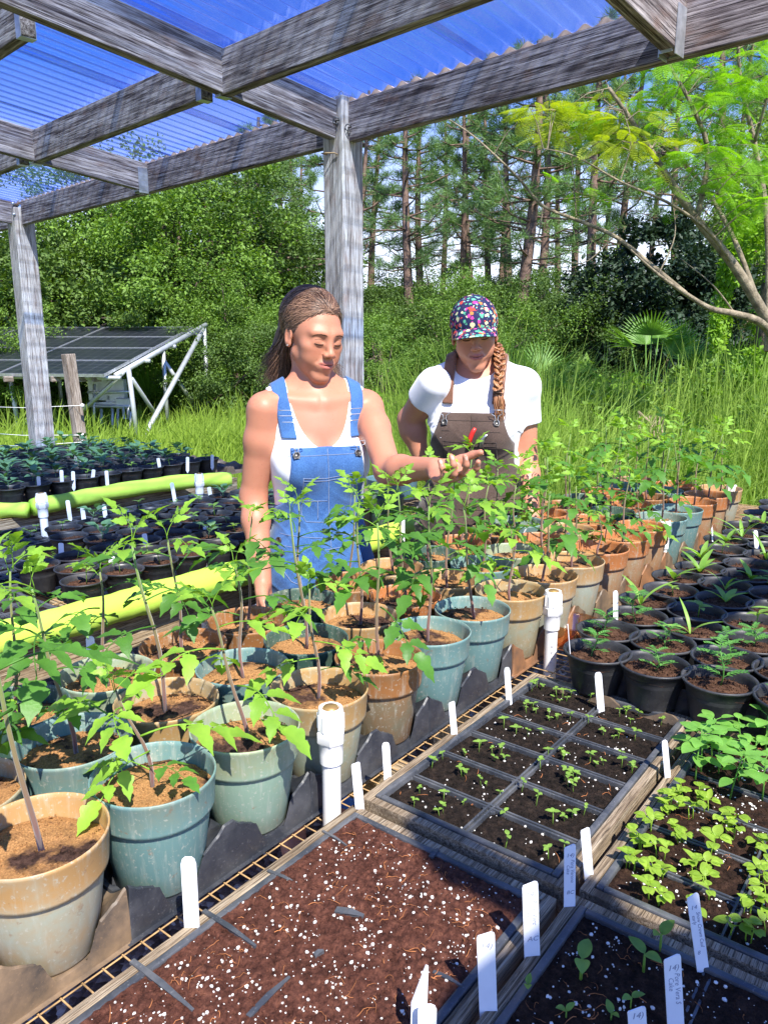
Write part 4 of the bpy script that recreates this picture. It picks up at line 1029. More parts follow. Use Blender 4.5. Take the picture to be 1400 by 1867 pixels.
# carry trays under the black pots
SPT = {k: make_tray_mesh('carry_tray', 4, 5, 0.1105, M[k], 0.047, 0.062, 0.1125) for k in ('tray_dusty', 'tray_black')}
for k in range(5):
    u = 1.315+0.1125*(1.5+4*k)
    o = obj('carry_tray', SPT['tray_dusty' if k % 2 == 0 else 'tray_black'], None, (u, 0.512-0.1105*2+0.012, BZ+0.003+0.0004*(k % 2)))
    tag(o, 'dusty ridged tray under the small black pots, %s tray from the seed flats' % ORD[k], 'pot tray', 'ridged trays under the small black pots')
# clear round tub behind the pipe riser
def clear_tub():
    n = NT('amber_clear_plastic'); g = n.N('ShaderNodeBsdfGlossy'); g.inputs['Roughness'].default_value = 0.12; tr = n.N('ShaderNodeBsdfTransparent'); tr.inputs[0].default_value = (0.85, 0.62, 0.42, 1)
    m = n.N('ShaderNodeMixShader'); m.inputs[0].default_value = 0.16; n.L(tr.outputs[0], m.inputs[1]); n.L(g.outputs[0], m.inputs[2]); n.L(m.outputs[0], n.out.inputs[0])
    mb = MB(); mb.lathe([(0.0, 0.001), (0.045, 0.001), (0.047, 0.004), (0.055, 0.052), (0.059, 0.054), (0.060, 0.057), (0.058, 0.058), (0.054, 0.054), (0.046, 0.006), (0.0, 0.003)], 40)
    o = mb.build('clear_tub', n.m); o.location = Wp(1040, 1180, BZ+0.003)+Vector((0.02, 0.0, 0)); tag(o, 'clear amber round plastic tub behind the second pipe riser', 'tub')
clear_tub()

# ------------------------------------------------------------------ second and third bench
def tray_of_cells(label, u0, u1, v0, v1, z, nu, nv, seed, kind=None, dens=0.5):
    t, zf, g = make_flat(label, u0, u1, v0, v1, z, 'soil_black', nu, nv, z-BZ-0.012, 0.002, 0, 0, seed, wood=False)
    t['group'] = 'seed flats on the second bench'
    t.location.z = 0.803; 
    if kind:
        for i in range(nu):
            for j in range(nv):
                if rnd.random() < dens:
                    cx = -g[0]/2+g[2]*(i+.5); cy = -g[1]/2+g[3]*(j+.5)
                    o = obj('seedling', rnd.choice(PM[kind] if kind in PM else SM[kind]), t, (cx, cy, zf(cx, cy)), (0, 0, rnd.uniform(0, 6)), (rnd.uniform(.6, .9),)*3)
tray_of_cells('black cell flat with speckled soil at the left end of the second bench', 0.45, 0.98, 1.77, 2.05, 0.862, 10, 5, 31, None)
tray_of_cells('black cell flat behind the speckled one, with tiny sprouts, on the second bench', 0.62, 1.15, 2.08, 2.36, 0.862, 10, 5, 32, 'sprout', 0.4)
tray_of_cells('black cell flat with reddish seedlings against the foam on the second bench', 1.09, 1.62, 2.46, 2.74, 0.862, 10, 5, 33, 'young', 0.4)
tray_of_cells('black cell flat with oval seedlings in the middle of the second bench', 1.67, 2.20, 2.46, 2.74, 0.862, 10, 5, 34, 'young', 0.3)
def bench2_pots():
    n = 0
    for j, v in enumerate((1.80, 1.915, 2.03, 2.145, 2.26, 2.375)):
        n = 0
        for i in range(12):
            u = 1.05+0.115*i+(0.05 if j % 2 else 0)
            if j > 2 and u < 1.22: continue
            if u > 2.2: continue
            if not inframe((u, v, 0.9), 40): continue
            black_pot(u, v, 0.825, rnd.choice(('young', 'young', 'young', 'kale', None)) , 'small black pot, %s from left in the %s row, second bench' % (ORD[n], ORD[j]), 'small black pots on the second bench', 0.96); n += 1
bench2_pots()
def teal_pots():
    for k, (x, y) in enumerate(((700, 868), (735, 850), (700, 900))):
        p = Wp(x, y, 0.95); t = thing('empty_pot', ['round teal pot of dry soil between the two women', 'teal pot behind the round one, between the two women', 'dark teal pot nearest of those between the two women'][k], 'pot', (p.x, p.y, 0.80), 0, 'teal pots between the women')
        obj('pot', POTM['pot_teal' if k < 2 else 'pot_dgreen'], t); obj('soil', SOILM[k], t, (0, 0, 0.12))
    c = Wp(715, 872, 0.95)
    bench('plant_stand', 'low timber stand carrying teal pots between the two women', c.x-0.35, c.x+0.6, c.y-0.3, c.y+0.5, 0.79, False, 2)
teal_pots()
def bench3_pots():
    for j, v in enumerate(tuple(3.21+0.118*q for q in range(10))):
        n = 0
        for i in range(26):
            u = 1.1+0.118*i+(0.05 if j % 2 else 0)-0.05*j*0
            if u > 2.66 or not inframe((u, v, 0.9), 30): continue
            kind = 'kale' if (j > 0 or u < 1.9) and rnd.random() < 0.93 else 'young'
            if j == 0 and rnd.random() < 0.25: kind = 'young'
            black_pot(u, v, 0.825, kind, 'black pot with %s, %s from left, %s row, farthest bench' % (PNAME[kind], ORD[n], ORD[j]), 'small black pots on the farthest bench', 1.0 if j else 1.02); n += 1
bench3_pots()
SP3 = make_tray_mesh('carry_tray', 4, 5, 0.118, M['tray_dusty'], 0.047, 0.055, 0.118)
for k in range(4):
    o = obj('carry_tray', SP3, None, (1.10+0.118*(1.5+4*k)-0.05, 3.445, 0.804)); tag(o, 'grey ridged tray under black pots on the farthest bench, %s from left' % ORD[k], 'pot tray', 'ridged trays on the farthest bench')
for i, (x0, y0, x1, y1, z) in enumerate(((71, 885, 70, 868, .9), (113, 878, 112, 857, .9), (134, 878, 133, 859, .9), (169, 872, 171, 856, .9), (195, 872, 194, 858, .9), (291, 851, 288, 835, .9), (342, 847, 342, 833, .9), (387, 842, 387, 829, .9),
                                         (317, 902, 313, 880, .87), (126, 933, 123, 912, .87), (153, 948, 150, 925, .87), (193, 946, 189, 920, .87), (233, 942, 231, 928, .87), (266, 995, 263, 973, .88), (383, 900, 381, 888, .88), (375, 972, 375, 958, .88), (112, 1012, 111, 990, .88), (203, 1040, 204, 1013, .88))):
    far = i < 8
    plant_tag(x0, y0, x1, y1, z, 0.016, ('white label in the front pots of the farthest bench, %s from left' if far else 'white label on the second bench, %s in this list from the foam down') % ORD[i if far else i-8] if far else
              ['white label against the far foam noodle, rightmost on the second bench', 'white label left of the pipe riser, on the second bench', 'white label right of the far left riser, first of two close together', 'white label right of the far left riser, second of two close together', 'small white label half behind a seedling near the far foam', 'white label standing among black pots in the middle of the second bench', 'white label beside the riser nearest the woman in blue', 'white label in a pot beside the arm of the woman in blue', 'white printed label in front of the leftmost black pots', 'white label among tomato leaves in front of the second bench'][i-8])
# ------------------------------------------------------------------ vegetation helpers
def unit(a): return a/np.maximum(1e-9, np.linalg.norm(a, axis=1, keepdims=True))
def leaf_quads(P_, D, Nn, L, Wd):
    # diamond blades: base, left, tip, right
    S = unit(np.cross(D, Nn)); L = L[:, None]; Wd = Wd[:, None]
    a = P_; b = P_+D*L*0.45+S*Wd*0.5+Nn*L*0.06; c = P_+D*L; d = P_+D*L*0.45-S*Wd*0.5+Nn*L*0.06
    V = np.stack([a, b, c, d], 1).reshape(-1, 3); F = np.arange(len(P_)*4).reshape(-1, 4); return V, F
def crown(seed, rad, n, leaf, nclump=60, fill=0.35, low=-0.9, ragged=0.35):
    rs = np.random.RandomState(seed)
    d = unit(rs.normal(size=(nclump*3, 3))); d = d[d[:, 2] > low][:nclump]
    rr = (1-fill*rs.rand(len(d))**1.3)*(1+ragged*(rs.rand(len(d))-0.5))
    C_ = d*rr[:, None]*np.array(rad)
    idx = rs.randint(len(C_), size=n); cs = 0.11+0.17*rs.rand(len(C_))
    off = unit(rs.normal(size=(n, 3)))*(rs.rand(n)**0.45)[:, None]
    P_ = C_[idx]+off*cs[idx][:, None]*np.array(rad)*np.array((1, 1, 0.75))
    out = unit(P_/np.array(rad)+rs.normal(size=(n, 3))*0.5)
    D = unit(out+rs.normal(size=(n, 3))*0.7+np.array((0, 0, -0.35))); Nn = unit(np.cross(D, rs.normal(size=(n, 3)))); Nn[Nn[:, 2] < 0] *= -1
    Nn = unit(Nn+np.array((0, 0, 0.6))); 
    V, F = leaf_quads(P_, D, Nn, leaf*rs.uniform(0.6, 1.3, n), leaf*0.55*rs.uniform(0.7, 1.3, n))
    return V, F, C_
M['bark'] = m_simple('grey_brown_bark', (0.16, 0.12, 0.095), 0.9, 0.1, 0, 0.5, 12, 0.8, 0.02)
M['pinebark'] = m_simple('pine_bark', (0.17, 0.115, 0.09), 0.9, 0.1, 0, 0.5, 7, 0.8, 0.02)
M['palebark'] = m_simple('pale_lichened_bark', (0.24, 0.20, 0.14), 0.9, 0.1, 0, 0.55, 16, 0.8, 0.01)
M['oak'] = m_leaf('oak_foliage', (0.030, 0.070, 0.014), (0.10, 0.165, 0.032), 0.9, 0.25, 0.6, 0.6)
M['oak2'] = m_leaf('bright_foliage', (0.055, 0.125, 0.018), (0.15, 0.25, 0.038), 0.9, 0.3, 0.6, 0.6)
M['darkleaf'] = m_leaf('dark_cedar_foliage', (0.010, 0.025, 0.012), (0.028, 0.055, 0.025), 0.7, 0.1, 0.6, 0.4)
M['needle'] = m_leaf('pine_needles', (0.07, 0.14, 0.045), (0.14, 0.24, 0.075), 0.6, 0.25, 0.6, 0.5)
M['vine'] = m_leaf('vine_foliage', (0.09, 0.20, 0.015), (0.21, 0.36, 0.03), 2, 0.35, 0.6, 0.5)
M['grass'] = m_leaf('weedy_grass', (0.12, 0.21, 0.02), (0.27, 0.38, 0.055), 0.4, 0.35, 0.6, 0.5)
M['tallgrass'] = m_leaf('tall_grass', (0.13, 0.23, 0.03), (0.31, 0.43, 0.08), 0.8, 0.35, 0.6, 0.55)
M['palm'] = m_leaf('palmetto_frond', (0.08, 0.19, 0.03), (0.18, 0.34, 0.07), 3, 0.3, 0.5, 0.35)
M['feather'] = m_leaf('feathery_leaf', (0.11, 0.25, 0.015), (0.22, 0.42, 0.03), 1.5, 0.45, 0.6, 0.4)
M['feather_y'] = m_leaf('yellowing_feathery_leaf', (0.18, 0.27, 0.02), (0.38, 0.42, 0.035), 1.5, 0.45, 0.6, 0.4)
M['dead'] = m_simple('dead_frond', (0.30, 0.23, 0.16), 0.9, 0.1, 0, 0.4, 30)

def np_tubes(lines, n=5):
    mb = MB()
    for pts, r in lines: mb.tube(pts, r, n, False)
    return mb
# broadleaf crown variants and their trunks
CV = []
for s, (rad, n, lf) in enumerate((((2.6, 2.4, 2.3), 30000, 0.088), ((2.2, 2.3, 2.6), 28000, 0.08), ((2.9, 2.6, 1.9), 30000, 0.092))):
    V, F, C_ = crown(50+s, rad, n, lf, 95, 0.45, -0.75, 0.55)
    meshes = [np_mesh('crown', V, F, M[k]) for k in ('oak', 'oak2')]
    rs = random.Random(s); lines = [([(0, 0, -3.2), (0.08, 0.05, -1.5), (0.0, 0.1, 0.2), (0.1, 0, 1.2)], [0.17, 0.14, 0.09, 0.04])]
    for k in range(16):
        c = C_[rs.randrange(len(C_))]; z0 = rs.uniform(-1.4, 0.4); lines.append(([(0, 0.05, z0), (c[0]*.5, c[1]*.5, z0+(c[2]-z0)*.6), tuple(c*0.92)], [0.06, 0.035, 0.012]))
    CV.append((meshes, np_tubes(lines, 6).mesh('trunk', M['bark'])))
def roofline(p, h):
    # trees stay below the eaves as seen in the clearing
    X = p.x*SY-p.y*CY; Y = p.x*CY+p.y*SY; px = 700+FPX*X/Y*0.976; py = 267-0.2533*(px-592)-((8 if px < 480 else 36) if px < 1000 else 70)
    return min(h, H+(620-py)/FPX*Y) if px < 1250 else h
def leafy_tree(p, h, k, var, mat, label, group, cat='tree'):
    # h: height of the crown top, k: horizontal scale
    t = thing('leafy_tree' if cat == 'tree' else 'shrub', label, cat, (p.x, p.y, 0), rnd.uniform(0, 6.28), group)
    ms, tr = CV[var]; h = roofline(p, h); zc = max(h-2.35*k*0.95, 0.3)
    o = obj('crown', ms[mat], t, (0, 0, zc)); o.scale = (k, k, k*0.95)
    o = obj('trunk', tr, t, (0, 0, zc)); o.scale = (k, k, max(k*0.95, (zc)/3.1)); return t

def pine_meshes(seed, h):
    rs = random.Random(seed); nr = np.random.RandomState(seed)
    pts = [Vector((0.25*math.sin(seed+z*0.35), 0.2*math.cos(seed*2+z*0.3), z)) for z in np.linspace(0, h, 12)]
    pts[0] = Vector((pts[0].x, pts[0].y, 0)); lines = [(pts, [0.17*(1-0.72*i/11) for i in range(12)])]
    tips = []
    nb = 41
    for k in range(nb):
        q = rs.uniform(0.38, 0.98)**0.9; i = min(10, int(q*11)); p = pts[i].lerp(pts[i+1], q*11-i); a = rs.uniform(0, 6.28); L = rs.uniform(0.7, 2.0)*(1.2-0.75*q)
        up = rs.uniform(-0.05, 0.55)
        e = p+Vector((math.cos(a), math.sin(a), up))*L; m_ = p.lerp(e, 0.55)+Vector((0, 0, -0.10*L)); lines.append(([p, m_, e], [0.035, 0.022, 0.01]))
        for j in range(rs.choice((3, 4, 6, 7))):
            t = rs.uniform(0.45, 1.0); b = m_.lerp(e, (t-0.4)/0.6); off = Vector((rs.gauss(0, .24), rs.gauss(0, .24), rs.gauss(0.08, .14)))*L*0.6; lines.append(([b, b+off], [0.009, 0.006])); tips.append((b+off, (off+Vector((math.cos(a), math.sin(a), 0.5))*0.5).normalized()))
        tips.append((e, (e-m_).normalized()))
    for k in range(14):   # dead stubs
        q = rs.uniform(0.12, 0.5); i = min(10, int(q*11)); p = pts[i]; a = rs.uniform(0, 6.28); L = rs.uniform(0.3, 1.3); lines.append(([p, p+Vector((math.cos(a), math.sin(a), 0.15))*L*.6, p+Vector((math.cos(a+.2), math.sin(a+.2), -0.05))*L], [0.018, 0.01, 0.005]))
    T = np.array([tuple(t[0]) for t in tips]); TD = np.array([tuple(t[1]) for t in tips]); m = 34
    P_ = np.repeat(T, m, 0)+nr.normal(size=(len(T)*m, 3))*0.035; D = unit(np.repeat(TD, m, 0)*0.55+unit(nr.normal(size=(len(T)*m, 3)))*1.0)
    Nn = unit(np.cross(D, nr.normal(size=D.shape))); L = nr.uniform(0.15, 0.30, len(P_)); V, F = leaf_quads(P_, D, Nn, L, np.full(len(P_), 0.016))
    return np_mesh('needles', V, F, M['needle']), np_tubes(lines, 6).mesh('trunk', M['pinebark'])
PINES = [pine_meshes(s, 10.0) for s in (1, 2, 3, 4)]
def pine(p, h, var, label, k=1.0):
    t = thing('pine_tree', label, 'tree', (p.x, p.y, 0), rnd.uniform(0, 6.28), 'tall pines behind the clearing'); t.scale = (k, k, h/10.0)
    obj('trunk', PINES[var][1], t); obj('crown', PINES[var][0], t); return t
def vegetation():
    pp = [(466, 27, 9.6), (484, 30, 9.0), (500, 25, 8.6), (524, 29, 9.4), (548, 33, 9.2), (590, 27, 9.6), (664, 26, 9.3), (690, 29, 9.8), (742, 21, 8.6), (768, 28, 9.5), (800, 34, 10.5), (832, 26, 9.4), (856, 33, 10.5), (878, 27, 9.6), (902, 35, 11), (916, 25, 9.6), (947, 17, 8.3), (968, 24, 9.8), (1005, 33, 11), (1042, 28, 10.5), (1062, 22, 9.7), (1098, 34, 12), (1130, 27, 11), (1168, 32, 12), (1215, 26, 11), (1262, 22, 10.5), (1318, 28, 12), (1350, 24, 11), (1395, 30, 12), (1440, 24, 11), (1500, 28, 12), (430, 32, 8.6), (380, 30, 8.0), (330, 33, 8.0), (640, 35, 10), (560, 40, 10.5)]
    pp.sort(); pp = [(x, Y, roofline(Gp(x, Y), h)) for x, Y, h in pp]
    for i, (x, Y, h) in enumerate(pp):
        b = 'slender' if h < 9.5 else 'tall'
        pine(Gp(x, Y), h, i % 4, '%s pine with bare lower trunk, %s from left in the row of pines' % (b, ORD[i] if i < 24 else ORD[len(pp)-1-i].replace('first', 'last')+'%s' % ('' if i == len(pp)-1 else ' to last')), rnd.uniform(0.85, 1.15))
    spec = [(-80, 15, 5.4, 1.1, 0, 0), (20, 18, 6.2, 1.25, 1, 0), (110, 16.5, 5.6, 1.1, 2, 0), (180, 19, 6.0, 1.1, 0, 0), (250, 17, 5.8, 1.05, 1, 1), (320, 16.5, 5.4, 1.0, 0, 1), (395, 18, 5.6, 1.0, 2, 0), (450, 19, 5.0, 0.9, 1, 0),
            (520, 20, 3.9, 0.8, 0, 0), (590, 21, 3.5, 0.7, 1, 1), (665, 20, 3.3, 0.65, 2, 0), (720, 24, 3.4, 0.7, 0, 0), (790, 22, 3.5, 0.65, 1, 0), (850, 24, 3.6, 0.7, 2, 1), (905, 19, 3.2, 0.6, 0, 0), (990, 23, 3.2, 0.7, 1, 0), (1060, 19, 3.4, 0.7, 0, 0),
            (1420, 20, 6.5, 1.2, 1, 1), (1500, 17, 5.5, 1.1, 2, 0), (-200, 17, 6, 1.2, 2, 0)]
    for i, (x, Y, h, k, v, m) in enumerate(spec):
        leafy_tree(Gp(x, Y), h, k, v, m, '%s leafy tree, %s from left at the edge of the clearing' % (('dense dark green', 'bright green')[m], ORD[i]), 'leafy trees round the clearing')
    sh = [(-60, 12.5, 2.2, .55, 0, 1), (420, 15, 2.6, .6, 1, 1), (350, 15.5, 2.4, .55, 0, 1), (470, 14, 2.2, .55, 2, 0), (545, 14.5, 2.2, .55, 1, 1), (690, 14, 2.2, .5, 0, 1), (760, 15, 2.2, .55, 2, 0), (700, 11, 1.5, .38, 1, 1), (820, 14, 2.4, .55, 0, 0), (895, 12, 2.3, .5, 1, 1), (960, 13, 2.5, .55, 2, 0), (1020, 12.5, 2.4, .5, 0, 0)]
    for i, (x, Y, h, k, v, m) in enumerate(sh):
        leafy_tree(Gp(x, Y), h, k, v, m, '%s rounded shrub, %s from left along the foot of the trees' % (('dark', 'light green')[m], ORD[i]), 'shrubs at the foot of the trees', 'shrub')
    # dark cedar mass and vine covered tree at right
    for i, (x, Y, rad, zc) in enumerate(((1130, 12.5, (1.0, 1.0, 1.6), 1.6), (1215, 12.0, (1.1, 1.0, 1.7), 1.7), (1285, 12.5, (0.9, 0.9, 1.5), 1.6))):
        V, F, C_ = crown(70+i, rad, 15000, 0.09, 60, 0.4, -1, 0.3); p = Gp(x, Y)
        t = thing('cedar_shrub', 'very dark feathery cedar, %s from left behind the tall grass' % ORD[i], 'shrub', p, 0, 'dark cedars')
        obj('crown', np_mesh('crown', V, F, M['darkleaf']), t, (0, 0, zc)); mb = MB(); mb.tube([(0, 0, 0), (0.05, 0, zc)], [0.09, 0.05], 7); mb.build('trunk', M['bark'], t)
    p = Gp(1385, 8.5); t = thing('vine_covered_tree', 'tree trunk smothered in bright green vines at the right edge', 'tree', p)
    V, F, C_ = crown(80, (0.55, 0.5, 1.65), 15000, 0.06, 60, 0.35, -1, 0.35); obj('crown', np_mesh('crown', V, F, M['vine']), t, (0, 0, 1.9)); mb = MB(); mb.tube([(0, 0, 0), (0.05, 0, 2.0), (0.1, 0, 4.5)], [0.12, 0.1, 0.05], 8); mb.build('trunk', M['bark'], t)
    # far wood
    rs = np.random.RandomState(5); n = 60000; a = rs.uniform(-0.75, 0.75, n); Y = rs.uniform(40, 52, n); X = np.tan(a)*Y; Z = rs.rand(n)**1.1*(3.4+1.0*np.sin(X*0.35)+0.8*np.sin(X*0.9+1)+3.0*(a < -0.12))
    P_ = np.stack([Y*CY+X*SY, Y*SY-X*CY, Z], -1); D = unit(rs.normal(size=(n, 3))); Nn = unit(rs.normal(size=(n, 3))); V, F = leaf_quads(P_, D, Nn, rs.uniform(.3, .7, n), rs.uniform(.2, .4, n))
    o = obj('far_wood', np_mesh('far_wood', V, F, M['oak'])); o['kind'] = 'stuff'; tag(o, 'distant wood closing the clearing behind the pines', 'woodland'); o['kind'] = 'stuff'
    # grass blades over the clearing
    def blades(name, n, fa, fY, fh, w, mat, label, seed, lean=0.5, avoid=True):
        rs = np.random.RandomState(seed); a = rs.uniform(fa[0], fa[1], n); q = rs.rand(n)**1.5; Y = fY[0]+(fY[1]-fY[0])*q; X = np.tan(a)*Y
        U = Y*CY+X*SY; Vv = Y*SY-X*CY
        keep = ~((U > -0.6) & (U < 3.9) & (Vv > -1.0) & (Vv < 4.75)); U, Vv, Y = U[keep], Vv[keep], Y[keep]; n = len(U)
        h = rs.uniform(fh[0], fh[1], n)*(0.7+0.3*np.sin(U*1.3)*np.cos(Vv*1.7)+0.25*np.sin(U*3.1+Vv*2)); h = np.maximum(h, fh[0]*0.5)
        P0 = np.stack([U, Vv, np.zeros(n)], -1); th = rs.uniform(0, 6.28, n); dr = np.stack([np.cos(th), np.sin(th), np.zeros(n)], -1); ln = lean*rs.rand(n)**1.0
        s = np.stack([-np.sin(th+1.2), np.cos(th+1.2), np.zeros(n)], -1)*(w*rs.uniform(0.6, 1.4, n)*(0.6+Y/14))[:, None]
        Z = np.array((0, 0, 1.0)); segs = []
        for q, ww in ((0, 1.0), (0.4, 0.95), (0.75, 0.7), (1.0, 0.08)):
            c = P0+dr*(h*ln*q**2)[:, None]+Z*(h*q*(1-0.45*ln*q))[:, None]; segs += [c-s*ww, c+s*ww]
        V = np.stack(segs, 1).reshape(-1, 3); b = np.arange(n)[:, None]*8; F = np.concatenate([b+np.array([[0, 1, 3, 2]]), b+np.array([[2, 3, 5, 4]]), b+np.array([[4, 5, 7, 6]])], 0)
        o = obj(name, np_mesh(name, V, F, M[mat])); tag(o, label, 'grass'); o['kind'] = 'stuff'
    blades('grass', 70000, (-0.62, 0.62), (3.6, 22), (0.10, 0.42), 0.0045, 'grass', 'bright weedy grass covering the clearing', 11)
    blades('tall_grass', 17000, (-0.02, 0.56), (5.0, 9.0), (0.8, 1.5), 0.0048, 'tallgrass', 'tall arching grass behind the tomato rows at right', 12, 0.75)
    blades('tall_grass', 11000, (0.10, 0.56), (4.6, 8.5), (1.0, 1.8), 0.0058, 'tallgrass', 'tallest seeding grass at the right of the clearing', 15, 0.65)
    blades('weeds', 9000, (-0.5, 0.1), (9.5, 15), (0.4, 0.8), 0.006, 'grass', 'knee high weeds around the solar array', 13, 0.7)
    # leafy weeds among the grass at right
    rs2 = np.random.RandomState(9)
    V, F, C_ = crown(90, (0.45, 0.45, 0.42), 1500, 0.07, 26, 0.6, -0.6, 0.5); wm = np_mesh('leaves', V, F, M['vine']); V, F, C_ = crown(91, (0.5, 0.4, 0.35), 1500, 0.06, 26, 0.6, -0.6, 0.5); wm2 = np_mesh('leaves', V, F, M['oak2'])
    for i, (x, Y, z) in enumerate(((700, 8, .5), (760, 7.6, .6), (1000, 7.2, .9), (1080, 6.6, .8), (1120, 8, 1.0), (1160, 7, .7), (1230, 6.2, .6), (1270, 7.6, 1.0), (1330, 7.4, .9), (1370, 6.4, .7), (1400, 7.6, 1.2), (1040, 8.4, 1.0), (680, 10, .6), (1200, 5.6, .45), (1320, 5.4, .5))):
        p = Gp(x, Y); t = thing('leafy_weed', 'leafy green weed clump, %s in the tall grass' % ORD[i], 'weed', p, rnd.uniform(0, 6), 'leafy weeds in the tall grass'); obj('leaves', (wm, wm2)[i % 2], t, (0, 0, z-0.1)); mb = MB()
        for k in range(5): mb.tube([(0.02*k, 0, 0), (rnd.uniform(-.2, .2), rnd.uniform(-.2, .2), z)], [0.006, 0.003], 4)
        mb.build('stem', M['stem_g'], t)
vegetation()
def palmettos():
    def fan(mb, c, axis, up, Lb, n, spread):
        side = axis.cross(up).normalized()
        for k in range(n):
            a = (k/(n-1)-0.5)*spread; d = (axis*math.cos(a)+side*math.sin(a)+up*0.10*math.cos(a*2)).normalized(); mb.leaf(c, d, up, Lb*(1-0.18*abs(a)/spread*2)*rnd.uniform(.92, 1.05), Lb*0.065, lambda t: max(0.03, min(1, t*6+0.3)*(1-t)**0.55), 0.10+0.1*rnd.random(), 0.35, 5)
    for i, (x, y, Y, nf, L) in enumerate(((1185, 610, 9.0, 6, 0.42), (1330, 640, 8.8, 5, 0.42), (985, 660, 8.6, 5, 0.42), (1250, 620, 9.4, 5, 0.42), (275, 700, 15.0, 9, 0.9), (90, 720, 14.5, 8, 0.9), (1390, 690, 8.0, 4, .42))):
        p = Gp(x, Y); top = Lm(x, y, Y).z; t = thing('palmetto', 'palmetto clump with spiky fan fronds, %s of those behind the tomatoes and solar frame' % ORD[i], 'palmetto', p, 0, 'palmettos in the undergrowth')
        for k in range(nf):
            a = k*2.4+i; r_ = rnd.uniform(0.1, 0.45); e = Vector((math.cos(a)*r_*L*1.5, math.sin(a)*r_*L*1.5, top-rnd.uniform(0, 0.35)))
            mb = MB(); mb.tube([(0, 0, 0.1), (e.x*.4, e.y*.4, e.z*.6), e], [0.012, 0.009, 0.006], 5)
            ax = Vector((math.cos(a)*0.55, math.sin(a)*0.55, rnd.uniform(0.4, 1.3))).normalized(); upv = (Vector((0, 0, 1))-ax*ax.z); upv = upv.normalized() if upv.length > .05 else Vector((1, 0, 0))
            fan(mb, e, ax, upv, L, 22, R(150)); mb.build('frond', M['palm'], t)
    p = Gp(1215, 5.6); t = thing('dead_frond', 'withered grey palm frond hanging in the tall grass', 'dead frond', p)
    mb = MB(); mb.tube([(0, 0, 0), (0.1, 0.1, 0.9), (0.02, 0.2, 1.0)], 0.012, 5)
    for k in range(16): mb.leaf((0.02+0.01*k, 0.2-0.01*k, 0.98), (rnd.uniform(-.6, .6), rnd.uniform(-.4, .4), -1), (0, 1, .2), rnd.uniform(0.2, 0.38), 0.03, prof_lance, 0.2, 0.5, 5)
    t2 = mb.build('blades', M['dead'], t)
palmettos()
